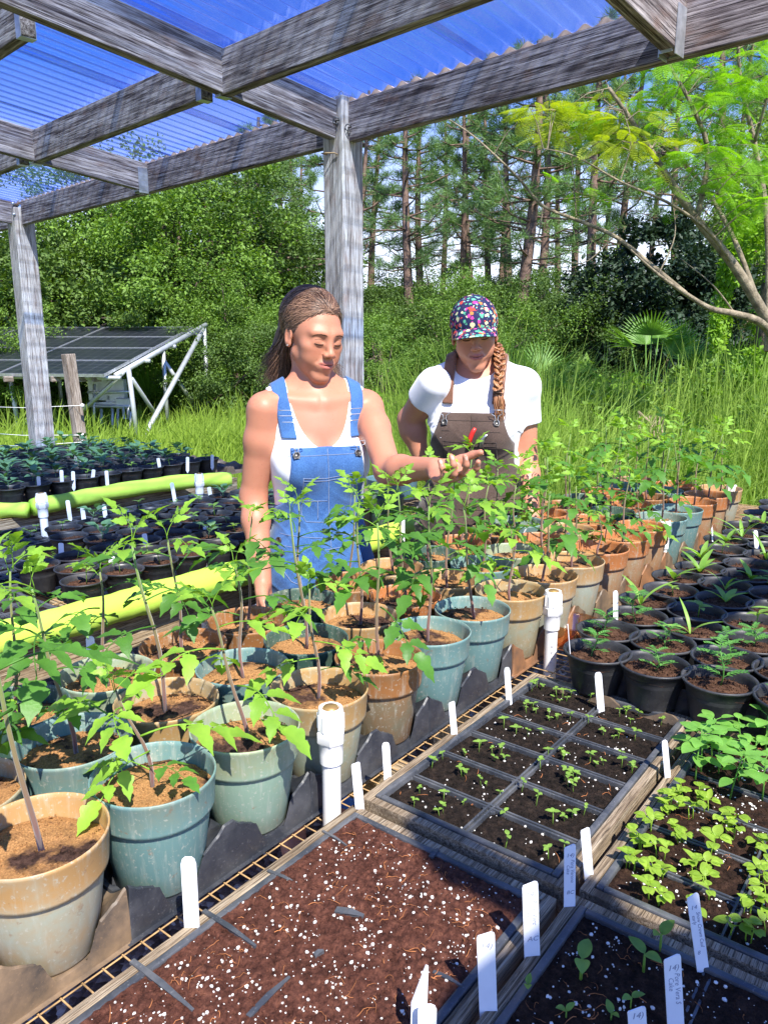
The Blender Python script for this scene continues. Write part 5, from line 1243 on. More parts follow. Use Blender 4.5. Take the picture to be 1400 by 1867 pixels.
def feather_tree():
    def B(pts, r0, r1):
        P_ = []
        for (x, y, Y) in pts:
            q = Lm(x, y, Y); a = cw(q.x, q.y); P_.append(Vector((a[0], a[1], q.z)))
        out = []
        for i in range(len(P_)-1):
            for k in range(5):
                t = k/5; p0 = P_[max(i-1, 0)]; p1 = P_[i]; p2 = P_[i+1]; p3 = P_[min(i+2, len(P_)-1)]
                out.append(0.5*((2*p1)+(p2-p0)*t+(2*p0-5*p1+4*p2-p3)*t*t+(3*p1-p0-3*p2+p3)*t**3))
        out.append(P_[-1]); n = len(out); return out, [r0+(r1-r0)*i/(n-1) for i in range(n)]
    base = Gp(1440, 6.2); t = thing('feathery_tree', 'spreading tree with long bare limbs and feathery yellow green leaves, at right', 'tree', base)
    br = [([(1450, 900, 6.2), (1445, 760, 6.2), (1425, 640, 6.2), (1385, 560, 6.1), (1335, 480, 6.0), (1270, 400, 5.9), (1215, 320, 5.8), (1165, 240, 5.7), (1110, 160, 5.6)], .06, .012),
          ([(1425, 640, 6.2), (1390, 590, 6.0), (1340, 572, 5.9), (1295, 562, 5.8), (1250, 535, 5.7), (1200, 500, 5.6), (1150, 455, 5.5)], .035, .006),
          ([(1250, 535, 5.7), (1190, 485, 5.8), (1120, 430, 5.9), (1050, 400, 6.0), (990, 375, 6.0), (950, 330, 5.9), (910, 290, 5.8), (860, 245, 5.8), (815, 215, 5.8)], .018, .004),
          ([(1385, 560, 6.1), (1340, 440, 6.3), (1290, 350, 6.4), (1240, 290, 6.5), (1160, 235, 6.5), (1100, 180, 6.5)], .022, .005),
          ([(1335, 480, 6.0), (1290, 420, 5.7), (1220, 370, 5.5), (1130, 330, 5.4), (1050, 285, 5.3), (990, 270, 5.3)], .014, .003),
          ([(1270, 400, 5.9), (1290, 280, 5.9), (1260, 190, 5.8), (1215, 110, 5.8), (1190, 60, 5.7)], .022, .006),
          ([(1400, 640, 6.2), (1400, 420, 6.4), (1375, 260, 6.4), (1350, 150, 6.3), (1345, 60, 6.2)], .03, .01),
          ([(1375, 260, 6.4), (1395, 190, 6.2), (1420, 120, 6.2)], .014, .006),
          ([(990, 375, 6.0), (975, 440, 6.0), (930, 370, 6.0), (905, 300, 6.0)], .006, .002),
          ([(1120, 430, 5.9), (1060, 480, 5.9), (990, 455, 5.9)], .006, .002), ([(1050, 400, 6.0), (1045, 310, 6.0), (1030, 240, 6.0)], .006, .002),
          ([(1200, 500, 5.6), (1230, 430, 5.6), (1225, 360, 5.6)], .006, .002), ([(1340, 572, 5.9), (1300, 520, 5.8), (1240, 470, 5.8)], .008, .002),
          ([(1130, 330, 5.4), (1150, 260, 5.4), (1135, 200, 5.4)], .005, .002)]
    mb = MB(); nodes = []
    for pts, a, b in br:
        L, r = B(pts, a, b); L = [p-base for p in L]; mb.tube(L, r, 7); nodes += [(p, i/len(L)) for i, p in enumerate(L)]
    lsz = 0.0085
    def fleaf(L, seed):
        rs = random.Random(seed); Vs = []
        P_ = []; D = []; 
        n = 11
        for i in range(1, n+1):
            q = i/n; c = Vector((L*q, 0, -0.22*L*q*q))
            for s_ in (-1, 1):
                pl = L*0.30*math.sin(math.pi*(0.15+0.8*q))**0.7; d = Vector((0.45, s_, -0.15)).normalized()
                for k in range(1, 10):
                    b = c+d*pl*k/9-Vector((0, 0, 0.1*pl*(k/9)**2))
                    for s2 in (-1, 1):
                        P_.append(b); D.append((Vector((s2*0.9, 0, 0))+d*0.5).normalized())
        return np.array([tuple(p) for p in P_]), np.array([tuple(d) for d in D])
    fl = [fleaf(0.19, s) for s in range(2)]
    rs = np.random.RandomState(3)
    def cluster(name, mat, regions):
        VV = []; FF = []; k = 0; tw = MB()
        for (x0, x1, y0, y1, n, Y0, Y1) in regions:
            for _ in range(n):
                x, y, Y = rs.uniform(x0, x1), rs.uniform(y0, y1), rs.uniform(Y0, Y1); q = Lm(x, y, Y); a = cw(q.x, q.y); c = Vector((a[0], a[1], q.z))-base
                nd = min(nodes, key=lambda e: (e[0]-c).length); tw.tube([nd[0], nd[0].lerp(c, .5)+Vector((0, 0, .03)), c], [0.004, 0.003, 0.0015], 4, False)
                th = math.atan2(c.y-nd[0].y, c.x-nd[0].x)+rs.normal()*0.9
                for m_ in range(rs.randint(2, 5)):
                    P_, D = fl[rs.randint(2)]; R3 = np.array(Matrix.Rotation(th+rs.normal()*0.8, 3, 'Z') @ Matrix.Rotation(rs.uniform(-0.3, 0.7), 3, 'Y') @ Matrix.Rotation(rs.normal()*0.5, 3, 'X')); s_ = rs.uniform(0.7, 1.25)
                    P2 = P_@R3.T*s_+np.array(tuple(c)); D2 = D@R3.T; N2 = np.tile(np.array([0, 0, 1.0])@R3.T, (len(P2), 1))
                    V, F = leaf_quads(P2, D2, N2, np.full(len(P2), lsz*1.15*s_), np.full(len(P2), lsz*0.55*s_)); VV.append(V); FF.append(F+k); k += len(V)
        obj(name, np_mesh(name, np.concatenate(VV), np.concatenate(FF), M[mat]), t); return tw
    t1 = cluster('foliage', 'feather', [(1150, 1400, 90, 200, 60, 5.3, 6.6), (1180, 1400, 230, 330, 42, 5.3, 6.6), (1300, 1420, 280, 400, 22, 5.4, 6.6), (1040, 1160, 180, 240, 8, 5.4, 6.2), (1200, 1330, 330, 380, 5, 5.4, 6.2), (1330, 1420, 60, 160, 10, 5.5, 6.6), (1000, 1080, 300, 380, 3, 5.5, 6), (1060, 1260, 60, 110, 8, 5.5, 6.3)])
    t2 = cluster('yellowing_foliage', 'feather_y', [(930, 1200, 190, 275, 34, 5.2, 6.2), (960, 1130, 160, 230, 10, 5.3, 6.2), (1100, 1240, 240, 300, 8, 5.3, 6.2)])
    mb.v2 = None; mb.add(t1.v, t1.f); mb.add(t2.v, t2.f); mb.build('trunk', M['palebark'], t)
feather_tree()
# ------------------------------------------------------------------ solar array and fence
def solar():
    n = NT('solar_cells'); tc = n.N('ShaderNodeTexCoord'); mp = n.N('ShaderNodeMapping'); n.L(tc.outputs['Object'], mp.inputs[0])
    br = n.N('ShaderNodeTexBrick'); br.offset = 0.0; br.inputs['Scale'].default_value = 1.0; br.inputs['Brick Width'].default_value = 0.16; br.inputs['Row Height'].default_value = 0.16; br.inputs['Mortar Size'].default_value = 0.0035; br.inputs['Mortar Smooth'].default_value = 0.3
    br.inputs['Color1'].default_value = (0.012, 0.014, 0.022, 1); br.inputs['Color2'].default_value = (0.016, 0.018, 0.028, 1); br.inputs['Mortar'].default_value = (0.10, 0.105, 0.12, 1); n.L(mp.outputs[0], br.inputs[0])
    n.bsdf(br.outputs[0], 0.28, 0.5)
    def W3_(x, y, Y):
        q = Lm(x, y, Y); a = cw(q.x, q.y); return Vector((a[0], a[1], q.z))
    A = W3_(190, 685, 10.8)            # lower front right corner
    Bk = W3_(352, 597, 13.8)           # upper right corner
    right = (Bk-A); wv = Vector((right.x, right.y, 0)).normalized(); along = Vector((-wv.y, wv.x, 0))
    if along.dot(Vector((SY, -CY, 0))) > 0: along = -along
    slope = right.normalized(); nrm = along.cross(slope).normalized()
    if nrm.z < 0: nrm = -nrm
    t = thing('solar_array', 'tilted solar panels on a galvanised pipe frame, at left in the clearing', 'solar panel', (A.x, A.y, 0)); base = Vector((A.x, A.y, 0))
    rows = 4; colsn = 9; pw_ = right.length/rows; pl_ = 1.65
    Mx0 = Matrix((along, slope, along.cross(slope))).transposed().to_4x4()
    for i in range(rows):
        for j in range(colsn):
            c = A+slope*pw_*(i+.5)+along*pl_*(j+.5)
            if j >= 5 and i == 0 and False: continue
            mb = MB(); mb.box((0, 0, 0), (pl_-0.03, pw_-0.03, 0.03)); o = mb.build('solar_panel', n.m, t, smooth=False); Mx = Mx0.copy(); Mx.translation = c-base; o.matrix_local = Mx
            mb = MB(); w = 0.008
            for sy in (-1, 1): mb.box((0, sy*(pw_/2-0.012), 0), (pl_-0.012, w, 0.042))
            for sx in (-1, 1): mb.box((sx*(pl_/2-0.012), 0, 0), (w, pw_-0.04, 0.042))
            f = mb.build('panel_frame', M['galv'], o, smooth=False)
    def pipe(a, b, r=0.035, nm='frame_pipe', mat='pipe_galv'):
        mb = MB(); mb.tube([Vector(a)-base, Vector(b)-base], r, 10); mb.build(nm, M[mat], t)
    g = lambda x, y: Vector((*Wp(x, y, 0.0)[:2], 0))
    topR = W3_(372, 594, 13.9); botR = Vector((topR.x, topR.y, 0))
    pipe(botR, topR); f1 = A+slope*0.35; f1g = W3_(247, 740, 11.2); f1g.z = 0; ft = W3_(234, 670, 11.2); pipe(f1g, ft)
    m1 = W3_(297, 633, 12.8); pipe(Vector((m1.x, m1.y, 0)), m1)
    pipe(f1g+(topR-f1g)*0.0, W3_(370, 600, 13.8), 0.04); pipe(W3_(297, 655, 12.8), Vector((botR.x, botR.y, 0.02)), 0.035); pipe(W3_(240, 690, 11.3), Vector((m1.x, m1.y, 0.02)), 0.03)
    pipe(W3_(150, 750, 11.4), ft, 0.03); pipe(A+Vector((0, 0, -0.08))+slope*0.3, W3_(375, 592, 13.95), 0.04)
    for k in range(1, 7):
        o_ = along*1.9*k
        pipe(Vector((f1g.x, f1g.y, 0))+o_, ft+o_); pipe(botR+o_, topR+o_+Vector((0, 0, -0.08))); pipe(Vector((m1.x, m1.y, 0))+o_, m1+o_)
        pipe(Vector((f1g.x, f1g.y, 0.1))+o_, m1+o_, 0.028)
    for q in (0.05, 0.35, 0.65, 0.95): pipe(A+slope*right.length*q-nrm*0.07-along*0.15, A+slope*right.length*q-nrm*0.07+along*13, 0.03)
    # inverter boxes and conduits below the panels
    for x, y, Y, w, h in ((183, 705, 12.2, .34, .42), (212, 712, 12.2, .30, .36), (227, 735, 12.1, .22, .16), (195, 735, 12.15, .5, .05)):
        q = W3_(x, y, Y); mb = MB(); mb.box((0, 0, 0), (w, 0.16, h), bev=0.012); mb.box((0, -0.082, h*0.1), (w*0.8, 0.004, h*0.6)); o = mb.build('electric_box', M['pipe_galv'], t, smooth=False); o.location = q-base; o.rotation_euler = (0, 0, YAW-R(90))
    for pts in (((205, 745), (205, 800)), ((215, 745), (215, 780), (238, 782), (238, 750)), ((225, 742), (226, 763), (234, 763), (234, 740)), ((185, 745), (184, 805)), ((172, 700), (172, 805)), ((160, 715), (178, 715), (240, 714)), ((160, 740), (240, 741))):
        mb = MB(); mb.tube([W3_(x, y, 12.0)-base for x, y in pts], 0.022, 6); mb.build('conduit', M['pipe_galv'], t)
    for x in (15, 80, 101, 150, 176):
        q = W3_(x, 688, 11.0); mb = MB(); mb.box((0, 0, 0), (0.13, 0.05, 0.08), bev=0.01); o = mb.build('clamp', M['fpost'], t, smooth=False); o.location = q-base+Vector((0, 0, -0.02))
solar()
def fence():
    f0 = Gp(150, 7.6); t = thing('fence_post', 'leaning weathered timber fence post with white ropes, in front of the solar frame', 'fence post', f0)
    q0 = Lm(148, 815, 7.6); q1 = Lm(124, 645, 7.6); r_ = Vector((SY, -CY, 0))
    a = Vector((*cw(q0.x, q0.y), q0.z)); b = Vector((*cw(q1.x, q1.y), q1.z)); d = (b-a).normalized(); a = a-d*(a.z/d.z)
    mb = MB(); L = (b-a).length; mb.box((0, 0, 0), (L, 0.10, 0.095), bev=0.008); o = mb.build('post', M['fpost'], t, smooth=False)
    y = d.cross(Vector((0, 1, 0.1))).normalized(); z = d.cross(y); Mx = Matrix((d, y, z)).transposed().to_4x4(); Mx.translation = (a+b)/2-f0; o.matrix_local = Mx
    for k, (y0, y1) in enumerate(((740, 739), (787, 793), (812, 806))):
        e0 = Lm(-60, y0, 7.9); e1 = Lm(150, y1, 7.5); e0 = Vector((*cw(e0.x, e0.y), e0.z)); e1 = Vector((*cw(e1.x, e1.y), e1.z))
        m_ = e0.lerp(e1, .5)-Vector((0, 0, .02)); mb = MB(); mb.tube([e0-f0, m_-f0, e1-f0], 0.0028, 5); mb.lathe([(0.0, 0), (0.02, 0.01), (0.02, 0.03), (0, 0.04)], 8, tuple(e1-f0-Vector((0, 0, .02)))); mb.build('rope', M['tagw'], t)
fence()
# ------------------------------------------------------------------ people: signed distance modelling
def _len(a): return np.sqrt((a*a).sum(-1))
def s_sph(P_, c, r): return _len(P_-np.array(c, np.float32))-r
def s_ell(P_, c, r, Rm=None):
    q = P_-np.array(c, np.float32)
    if Rm is not None: q = q@np.asarray(Rm, np.float32)
    r = np.array(r, np.float32); k0 = _len(q/r); k1 = _len(q/(r*r)); return k0*(k0-1.0)/np.maximum(k1, 1e-6)
def s_cap(P_, a, b, r1, r2=None):
    a = np.array(a, np.float32); b = np.array(b, np.float32); r2 = r1 if r2 is None else r2
    ab = b-a; t = np.clip(((P_-a)@ab)/max(1e-9, float(ab@ab)), 0, 1); return _len(P_-a-t[:, None]*ab)-(r1+(r2-r1)*t)
def s_box(P_, c, h, r, Rm=None):
    q = P_-np.array(c, np.float32)
    if Rm is not None: q = q@np.asarray(Rm, np.float32)
    q = np.abs(q)-np.array(h, np.float32)+r; return _len(np.maximum(q, 0))+np.minimum(q.max(-1), 0)-r
def smin(a, b, k):
    h = np.clip(0.5+0.5*(b-a)/k, 0, 1); return b+(a-b)*h-k*h*(1-h)
def smax(a, b, k): return -smin(-a, -b, k)
def sdf_mesh(f, lo, hi, h):
    # sparse evaluation on a narrow band, then surface nets
    lo = np.array(lo, float); hi = np.array(hi, float); B = 6; n = (np.ceil((hi-lo)/(h*B)).astype(int))
    cx = [lo[i]+(np.arange(n[i])+0.5)*h*B for i in range(3)]
    G = np.stack(np.meshgrid(*cx, indexing='ij'), -1).reshape(-1, 3).astype(np.float32)
    d = f(G).reshape(n); act = np.argwhere(np.abs(d) < h*B*1.15)
    N = n*B+1; D = np.full(N, 1.0, np.float32); D[...] = np.nan
    off = np.stack(np.meshgrid(*[np.arange(B+1)]*3, indexing='ij'), -1).reshape(-1, 3)
    sgn = np.where(d < 0, -1.0, 1.0).astype(np.float32)
    D = np.ones(N, np.float32); D[:-1, :-1, :-1] = np.repeat(np.repeat(np.repeat(sgn, B, 0), B, 1), B, 2)
    for s in range(0, len(act), 4000):
        idx = (act[s:s+4000, None, :]*B+off[None]).reshape(-1, 3)
        P_ = (lo+idx*h).astype(np.float32); D[idx[:, 0], idx[:, 1], idx[:, 2]] = f(P_)
    S = D < 0
    nx, ny, nz = np.array(N)-1
    c8 = [(i, j, k) for i in (0, 1) for j in (0, 1) for k in (0, 1)]
    cnt = np.zeros((nx, ny, nz), np.int8)
    for i, j, k in c8: cnt += S[i:i+nx, j:j+ny, k:k+nz]
    cells = np.argwhere((cnt > 0) & (cnt < 8)); vid = np.full((nx, ny, nz), -1, np.int32); vid[cells[:, 0], cells[:, 1], cells[:, 2]] = np.arange(len(cells))
    acc = np.zeros((len(cells), 3)); num = np.zeros(len(cells))
    v8 = {c: D[cells[:, 0]+c[0], cells[:, 1]+c[1], cells[:, 2]+c[2]] for c in c8}
    for a in c8:
        for ax in range(3):
            if a[ax] == 1: continue
            b = list(a); b[ax] = 1; b = tuple(b); da, db = v8[a], v8[b]; m = (da < 0) != (db < 0)
            t = np.where(m, da/np.where(m, da-db, 1), 0); p = np.array(a, float)[None].repeat(len(cells), 0); p[:, ax] += t
            acc[m] += p[m]; num[m] += 1
    V = lo+(cells+acc/np.maximum(num, 1)[:, None])*h
    F = []
    for ax in range(3):
        o1, o2 = [(1, 2), (2, 0), (0, 1)][ax]
        sl = [slice(1, x) for x in (nx, ny, nz)]; sl2 = list(sl); sl[ax] = slice(0, (nx, ny, nz)[ax]); sl2[ax] = slice(1, (nx, ny, nz)[ax]+1)
        A, Bq = S[tuple(sl)], S[tuple(sl2)]; e = np.argwhere(A != Bq); e0 = e+1; e0[:, ax] -= 1
        if not len(e): continue
        inside = A[e[:, 0], e[:, 1], e[:, 2]]
        def g(d1, d2):
            q = e0.copy(); q[:, o1] -= d1; q[:, o2] -= d2; return vid[q[:, 0], q[:, 1], q[:, 2]]
        q = np.stack([g(1, 1), g(0, 1), g(0, 0), g(1, 0)], 1); q[~inside] = q[~inside][:, ::-1]; F.append(q)
    F = np.concatenate(F); F = F[(F >= 0).all(1)]
    # relax once along the field
    return V, F
def mesh_from(V, F, name, mat, cols=None):
    me = np_mesh(name, V, F, mat, True)
    if cols is not None:
        a = me.color_attributes.new('tone', 'FLOAT_COLOR', 'POINT'); c = np.ones((len(V), 4), np.float32); c[:, :3] = cols; a.data.foreach_set('color', c.ravel())
    return me
def m_skin(name):
    n = NT(name); at = n.N('ShaderNodeVertexColor'); at.layer_name = 'tone'; v = n.coord()
    f = n.noise(v, 38, 5, 0.6); c = n.mix(n.ramp(f, [(0.35, 0.0), (0.7, 0.22)]), at.outputs[0], (0.40, 0.145, 0.085))
    c = n.mix(n.ramp(n.noise(v, 240, 2), [(0.66, 0.0), (0.74, 0.35)]), c, (0.24, 0.10, 0.055))
    n.bsdf(c, 0.48, 0.35, bump=n.noise(v, 300, 4), bstr=0.12, bdist=0.001, sub=(0.12, (0.9, 0.35, 0.2), 0.006)); return n.m
def m_cloth(name, col, col2, sc_=700, rough=0.85, fade=None, bs=0.35):
    n = NT(name); v = n.coord(); w = n.noise(n.coord('Object', (1, 1, 0.25)), sc_, 2); f = n.noise(v, 16, 5, 0.6)
    c = n.mix(n.ramp(f, [(0.32, 0.0), (0.7, 1.0)]), col, col2); c = n.mix(n.ramp(w, [(0.4, 0.0), (0.62, 0.35)]), c, tuple(min(1, x*2.0+0.02) for x in col2))
    if fade: c = n.mix(n.ramp(n.noise(v, 55, 6, 0.75), [(0.55, 0.0), (0.75, 0.5)]), c, fade)
    n.bsdf(c, rough, 0.15, bump=n.mix(0.35, w, n.noise(v, 120, 4)), bstr=bs, bdist=0.0015, sheen=0.25); return n.m
M['skin'] = m_skin('skin'); M['denim'] = m_cloth('blue_denim', (0.022, 0.068, 0.20), (0.045, 0.125, 0.30), 900, 0.8, (0.11, 0.21, 0.40))
M['denim_seam'] = m_cloth('denim_seam', (0.10, 0.15, 0.26), (0.16, 0.19, 0.27), 900)
M['brownc'] = m_cloth('brown_canvas', (0.052, 0.033, 0.026), (0.078, 0.052, 0.041), 900, 0.85, (0.105, 0.075, 0.06))
M['brown_seam'] = m_cloth('brown_canvas_seam', (0.026, 0.017, 0.014), (0.04, 0.028, 0.022), 900)
M['strap'] = m_cloth('brown_webbing', (0.13, 0.058, 0.034), (0.17, 0.08, 0.05), 700)
M['whitec'] = m_cloth('white_cotton', (0.72, 0.73, 0.78), (0.80, 0.81, 0.85), 900, 0.85, None, 0.2)
def m_hair(name, a, b, c_):
    n = NT(name); geo = n.N('ShaderNodeNewGeometry'); c = n.ramp(geo.outputs['Random Per Island'], [(0.1, a), (0.5, b), (0.9, c_)])
    n.bsdf(c, 0.38, 0.5); return n.m
M['hair1'] = m_hair('brown_hair', (0.04, 0.02, 0.014), (0.13, 0.07, 0.045), (0.34, 0.20, 0.13))
M['hairbase1'] = m_simple('brown_hair_base', (0.11, 0.065, 0.048), 0.6, 0.3, 0, 0.4, 90)
M['hair2'] = m_hair('auburn_hair', (0.13, 0.045, 0.018), (0.27, 0.11, 0.045), (0.48, 0.25, 0.12))
M['hairbase2'] = m_simple('auburn_hair_base', (0.13, 0.05, 0.025), 0.6, 0.3, 0, 0.4, 90)
M['lash'] = m_simple('dark_lashes', (0.025, 0.014, 0.011), 0.6, 0.2)
M['brow'] = m_simple('eyebrow_hair', (0.075, 0.035, 0.022), 0.7, 0.2)
M['eye'] = m_simple('eye_white', (0.62, 0.56, 0.52), 0.2, 0.5, 0, 0.02)
M['iris'] = m_simple('dark_iris', (0.03, 0.02, 0.015), 0.2, 0.5, 0, 0.02)
M['nail'] = m_simple('fingernail', (0.72, 0.42, 0.34), 0.3, 0.5, 0, 0.03)
M['red'] = m_simple('red_plastic_grip', (0.62, 0.03, 0.025), 0.35, 0.5, 0, 0.1)
M['steel'] = m_simple('blade_steel', (0.5, 0.52, 0.55), 0.3, 0.5, 0.9, 0.1)

def head_frame(c, yaw, pitch, roll=0.0, k=1.0):
    return np.array(c, np.float32), k*np.array(Matrix.Rotation(yaw, 3, 'Z') @ Matrix.Rotation(pitch, 3, 'X') @ Matrix.Rotation(roll, 3, 'Y'), np.float32)
def head_sdf(q, smile=0.0, full=0.0, ears=True):
    # q in head coordinates: face towards -y, x to the viewer's right
    ax = np.abs(q[:, 0]); m = np.stack([ax, q[:, 1], q[:, 2]], -1)
    d = s_ell(q, (0, 0.018, 0.040), (0.073, 0.092, 0.083))
    d = smin(d, s_ell(q, (0, -0.022, 0.010), (0.066, 0.066, 0.075)), 0.02)
    d = smin(d, s_ell(q, (0, -0.032, -0.045), (0.050+full, 0.054, 0.060)), 0.025)
    d = smin(d, s_cap(m, (0.047+full, 0.000, -0.050), (0.011, -0.061, -0.101), 0.0150, 0.0145), 0.028)
    d = smin(d, s_ell(q, (0, -0.070, -0.104), (0.018, 0.015, 0.015)), 0.024)
    d = smin(d, s_ell(m, (0.042, -0.056, -0.020), (0.019, 0.020, 0.015)), 0.024)       # cheekbones
    d = smin(d, s_cap(m, (0.012, -0.086, 0.021), (0.044, -0.072, 0.022), 0.0060, 0.0055), 0.026)  # brow
    d = smax(d, -s_ell(m, (0.032, -0.106, 0.000), (0.019, 0.019, 0.0120)), 0.016)      # sockets
    d = smin(d, s_ell(m, (0.0315, -0.0725, -0.001), (0.0150, 0.0135, 0.0120)), 0.008)  # lids over the eyeballs
    d = smin(d, s_cap(m, (0.019, -0.0845, -0.0085), (0.043, -0.0745, -0.0085), 0.0035, 0.003), 0.008)
    d = smin(d, s_ell(m, (0.034, -0.052, -0.050), (0.024, 0.024, 0.026)), 0.02)
    # nose
    d = smin(d, s_cap(q, (0, -0.0845, 0.012), (0, -0.1025, -0.028), 0.0080, 0.0095), 0.015)
    d = smin(d, s_ell(q, (0, -0.1055, -0.0330), (0.0108, 0.0100, 0.0092)), 0.008)
    d = smin(d, s_ell(m, (0.0130, -0.0985, -0.0355), (0.0072, 0.0100, 0.0078)), 0.0055)
    d = smax(d, -s_ell(m, (0.0068, -0.1005, -0.0435), (0.0036, 0.0058, 0.0048)), 0.003)
    # mouth mound, lips
    d = smin(d, s_ell(q, (0, -0.080, -0.066), (0.027, 0.017, 0.021)), 0.016)
    cz = smile*(ax/0.024)**2*0.006
    qq = q-np.stack([0*ax, -(ax/0.024)**2*0.0085*(-1), cz], -1)
    d = smin(d, s_ell(qq, (0, -0.0925, -0.0605), (0.0255, 0.0064, 0.0048)), 0.004)
    d = smin(d, s_ell(qq, (0, -0.0925, -0.0705), (0.0215, 0.0072, 0.0060)), 0.004)
    d = smax(d, -s_ell(qq, (0, -0.0985, -0.0650), (0.0250, 0.0055, 0.0013)), 0.0016)
    d = smax(d, -s_cap(q, (0, -0.099, -0.046), (0, -0.099, -0.056), 0.0028), 0.005)     # philtrum
    d = smax(d, -s_cap(m, (0.019, -0.094, -0.040), (0.029, -0.084, -0.056), 0.0005), 0.009)  # folds
    if ears:
        e = s_ell(m, (0.0745, 0.012, -0.004), (0.0075, 0.017, 0.031)); e = smax(e, -s_ell(m, (0.0800, 0.008, -0.001), (0.0045, 0.010, 0.020)), 0.004)
        e = smin(e, s_ell(m, (0.074, 0.004, -0.026), (0.005, 0.008, 0.009)), 0.006); d = smin(d, e, 0.006)
    return d
def face_tones(q, skin, dark=1.0):
    n = len(q); ax = np.abs(q[:, 0]); c = np.tile(np.array(skin, np.float32), (n, 1))
    def blend(w, col): 
        w = np.clip(w, 0, 1)[:, None]; c[:] = c*(1-w)+np.array(col, np.float32)*w
    front = (q[:, 1] < -0.045)
    g = lambda cx, cy, rx, ry: np.exp(-(((ax-cx)/rx)**2+((q[:, 2]-cy)/ry)**2))
    blend(0.22*g(0.040, -0.032, 0.020, 0.016)*front, (skin[0]*0.98, skin[1]*0.62, skin[2]*0.60))
    blend(0.2*g(0.0, -0.033, 0.013, 0.011)*front, (skin[0]*0.98, skin[1]*0.62, skin[2]*0.60))
    sm = (ax/0.024)**2*0.004
    lip = ((ax/0.0245)**2+((q[:, 2]+0.0655-sm)/0.0105)**2) < 1
    blend(0.75*(lip & (q[:, 1] < -0.080)), (0.47, 0.135, 0.12))
    ml = (np.abs(q[:, 2]+0.0650-sm) < 0.0019) & (ax < 0.0250) & (q[:, 1] < -0.075); blend(0.7*ml, (0.17, 0.045, 0.04))
    return c
def hand_prims(wr, dirv, palmn, side, curls, spread, thumb, k=1.0):
    # wr wrist, dirv towards the fingers, palmn out of the palm, side towards the thumb
    d = Vector(dirv).normalized(); nrm = Vector(palmn); nrm = (nrm-d*nrm.dot(d)).normalized(); s = d.cross(nrm)
    if s.dot(Vector(side)) < 0: s = -s
    wr = Vector(wr); pr = []; nails = []
    kn = []
    offs = (0.030, 0.0105, -0.010, -0.029); lens = ((0.042, 0.026, 0.021), (0.046, 0.029, 0.022), (0.042, 0.027, 0.021), (0.033, 0.021, 0.019)); ln = (0.086, 0.090, 0.086, 0.078)
    for i in range(4):
        b = wr+d*ln[i]*k+s*offs[i]*k; kn.append(b)
        pr.append((wr+d*0.022*k+s*offs[i]*0.55*k, b, 0.0135*k, 0.0098*k))
        cur = 0.0; p = b; dd = (d+s*spread[i]).normalized()
        for j in range(3):
            cur += curls[i][j]; v = dd*math.cos(cur)+nrm*math.sin(cur); e = p+v*lens[i][j]*k
            r1 = (0.0092, 0.0084, 0.0076)[j]*k*(0.92 if i == 3 else 1); pr.append((p, e, r1, r1*0.9)); 
            if j == 2: nails.append((e-v*0.004*k, v, -(nrm*math.cos(cur)-dd*math.sin(cur)), r1*0.9))
            p = e
    # thumb
    b = wr+d*0.022*k+s*0.022*k+nrm*0.006*k; t1 = b+(Vector(thumb[0][0]*s)+d*thumb[0][1]+nrm*thumb[0][2]).normalized()*0.042*k
    t2 = t1+(s*thumb[1][0]+d*thumb[1][1]+nrm*thumb[1][2]).normalized()*0.033*k; tv = (s*thumb[2][0]+d*thumb[2][1]+nrm*thumb[2][2]).normalized(); t3 = t2+tv*0.026*k
    pr += [(b, t1, 0.0165*k, 0.0120*k), (t1, t2, 0.0112*k, 0.0100*k), (t2, t3, 0.0102*k, 0.0082*k)]
    nails.append((t3-tv*0.003, tv, (-nrm*0.6+s*0.3).normalized(), 0.0085*k))
    return pr, kn, nails, (d, nrm, s)
def hand_sdf(P_, wr, fr, pr, k=1.0):
    d, nrm, s = fr; wr = Vector(wr)
    Rm = np.array(Matrix((s, d, nrm)).transposed())
    r = s_ell(P_, wr+d*0.050*k, (0.040*k, 0.050*k, 0.0135*k), Rm)
    for (a, b, r1, r2) in pr[:]: r = smin(r, s_cap(P_, a, b, r1, r2), 0.0055*k if r1 < 0.012 else 0.012*k)
    return r

def rayhit(f, o, d, tmax=0.5, n=60):
    # march a small set of points along d until the field turns negative
    o = np.asarray(o, np.float32); d = np.asarray(d, np.float32); t = np.zeros(len(o), np.float32)
    for _ in range(n):
        v = f(o+t[:, None]*d); t += np.clip(v*0.8, -0.01, 0.03)
    return o+t[:, None]*d
ROT = YAW-R(90)
class Person:
    def __init__(s, label, O, yaw):
        s.O = Vector(O); s.yaw = yaw; s.Rb = np.array(Matrix.Rotation(yaw, 3, 'Z'), np.float32)
        w = cw(O[0], O[1]); s.root = thing('person', label, 'person', (w[0], w[1], 0), ROT)
        s.o3 = np.array((O[0], O[1], 0), np.float32)
    def body(s, P_): return (P_-s.o3)@s.Rb            # heading frame -> body frame
    def unbody(s, q): return np.asarray(q)@s.Rb.T+s.o3
    def add(s, name, me, parent=None):
        me.transform(Matrix.Translation((-s.O[0], -s.O[1], 0))); return obj(name, me, parent or s.root)
    def sdf(s, name, f, lo, hi, h, mat, tones=None, parent=None):
        V, F = sdf_mesh(f, lo, hi, h); me = mesh_from(V, F, name, mat, tones(V.astype(np.float32)) if tones else None); return s.add(name, me, parent)
